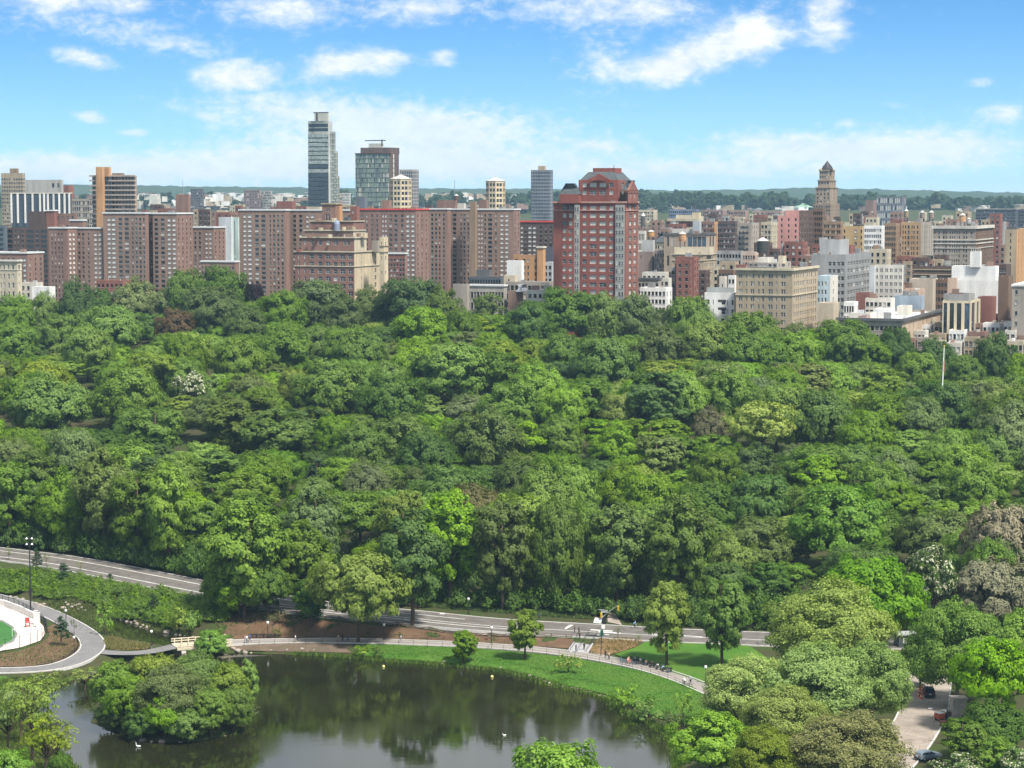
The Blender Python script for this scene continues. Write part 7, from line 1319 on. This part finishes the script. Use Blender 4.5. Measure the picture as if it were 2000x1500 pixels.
for k, (x, y) in enumerate(((1797, 1356), (1800, 1352), (1794, 1362), (1800, 1366))): q = hit(x, y); e = empty('traffic_barrel', (q.x, q.y, q.z + .12), 0, label='orange and white traffic barrel beside the navy SUV', cat='traffic barrel', group='traffic barrels by the street'); mb = MB(); mb.lathe((0, 0, 0), [(.32, 0), (.32, .08), (.26, .1), (.22, 1.0), (.06, 1.05)], 10); mb.build('barrel', plain('barrel_orange', (.62, .13, .03), .5), e); mb = MB(); mb.lathe((0, 0, .45), [(.252, 0), (.248, .18)], 10); mb.build('band', GLOBE, e)
q = hit(1768, 1262); e = empty('park_kiosk', q, .2, label='small dark kiosk with a pale roof glimpsed between the trees', cat='kiosk'); mb = MB(); mb.box((0, 0, 1.3), (4, 3, 2.6)); mb.build('wall', plain('kiosk_dark', (.05, .06, .06), .6), e); mb = MB(); mb.box((0, 0, 2.75), (4.8, 3.8, .25)); mb.build('roof', plain('kiosk_roof', (.30, .32, .31), .6), e)
mb = MB(); mb.box((0, -1.52, 1.4), (2.2, .06, 1.2)); mb.build('hatch', M_FRAME, e)
# flagpole in the wood, buoys, water birds
Yp = 690.; q = at(1836.5, 790, Yp); zb = gz(q.x, Yp); e = empty('flagpole', (q.x, Yp, zb), 0, label='tall white flagpole rising out of the woods', cat='flagpole'); zt = HC + kz(678) * Yp - zb; mb = MB(); mb.tube([(0, 0, -.5), (.9, 0, zt)], [.30, .14], 8); mb.build('pole', plain('flagpole_white', (.72, .72, .70), .4), e); mb = MB(); mb.lathe((.9, 0, zt), [(.05, 0), (.28, .2), (.28, .4), (.05, .6)], 8); mb.build('finial', YEL, e); mb = MB(); mb.box((.95, 0, zt - 6), (.5, .3, 3.2)); mb.build('furled_flag', plain('flag_dull_red', (.30, .14, .12), .9), e)
for k, (x, y) in enumerate(((749, 1303), (961, 1323))): q = on(x, y, 0); e = empty('buoy', q, 0, label=['small yellow buoy on the water near the reeds', 'small yellow buoy on the water below the lawn shore'][k], cat='buoy'); mb = MB(); mb.lathe((0, 0, -.1), [(.05, 0), (.26, .1), (.30, .28), (.22, .46), (.06, .55)], 10); mb.build('float', plain('buoy_yellow', (.68, .62, .22), .5), e); mb = MB(); mb.tube([(0, 0, .4), (0, 0, .62)], .03, 5); mb.build('eye', BLACK, e)
def swan(px, py, rz, label, s=1.0):
    q = on(px, py, 0); bm = bmesh.new(); me = bpy.data.meshes.new('swan'); pts = [((0, -.55, .22), .06), ((0, -.35, .17), .16), ((0, 0, .14), .22), ((0, .28, .17), .15), ((0, .42, .34), .07), ((0, .40, .58), .05), ((0, .46, .74), .06), ((0, .60, .70), .03)]
    me.from_pydata([p[0] for p in pts], [(i, i + 1) for i in range(len(pts) - 1)], []); o = bpy.data.objects.new('t', me); col.objects.link(o); o.modifiers.new('skin', 'SKIN')
    for v, p in zip(me.skin_vertices[0].data, pts): v.radius = (p[1], p[1])
    sb = o.modifiers.new('s', 'SUBSURF'); sb.levels = sb.render_levels = 1; out = bpy.data.meshes.new_from_object(o.evaluated_get(bpy.context.evaluated_depsgraph_get())); bpy.data.objects.remove(o); bm.free(); out.materials.clear(); out.materials.append(plain('swan_white', (.72, .72, .70), .7)); o = link('swan', out, None, q, rz, label=label, cat='swan'); o.scale = (s, s, s)
swan(270, 1459, 1.2, 'white swan floating off the island boulders'); swan(985, 1437, 2.0, 'small pale water bird out on the dark pond', .7)
# ---------------------------------------------------------------- haze: one closed box of pale air round everything
m_hz, nt = newmat('haze_air'); pv = nt.n('ShaderNodeVolumePrincipled'); pv.inputs['Color'].default_value = (.50, .78, 1.0, 1); pv.inputs['Density'].default_value = .000062; pv.inputs['Anisotropy'].default_value = .2
o_ = nt.n('ShaderNodeOutputMaterial'); nt.put(o_.inputs['Volume'], pv.outputs[0])
mb = MB(); mb.box((0, 4550, 77.5), (9200, 9300, 195)); mb.build('haze', m_hz, kind='stuff', label='pale summer haze over the park and city', cat='haze')
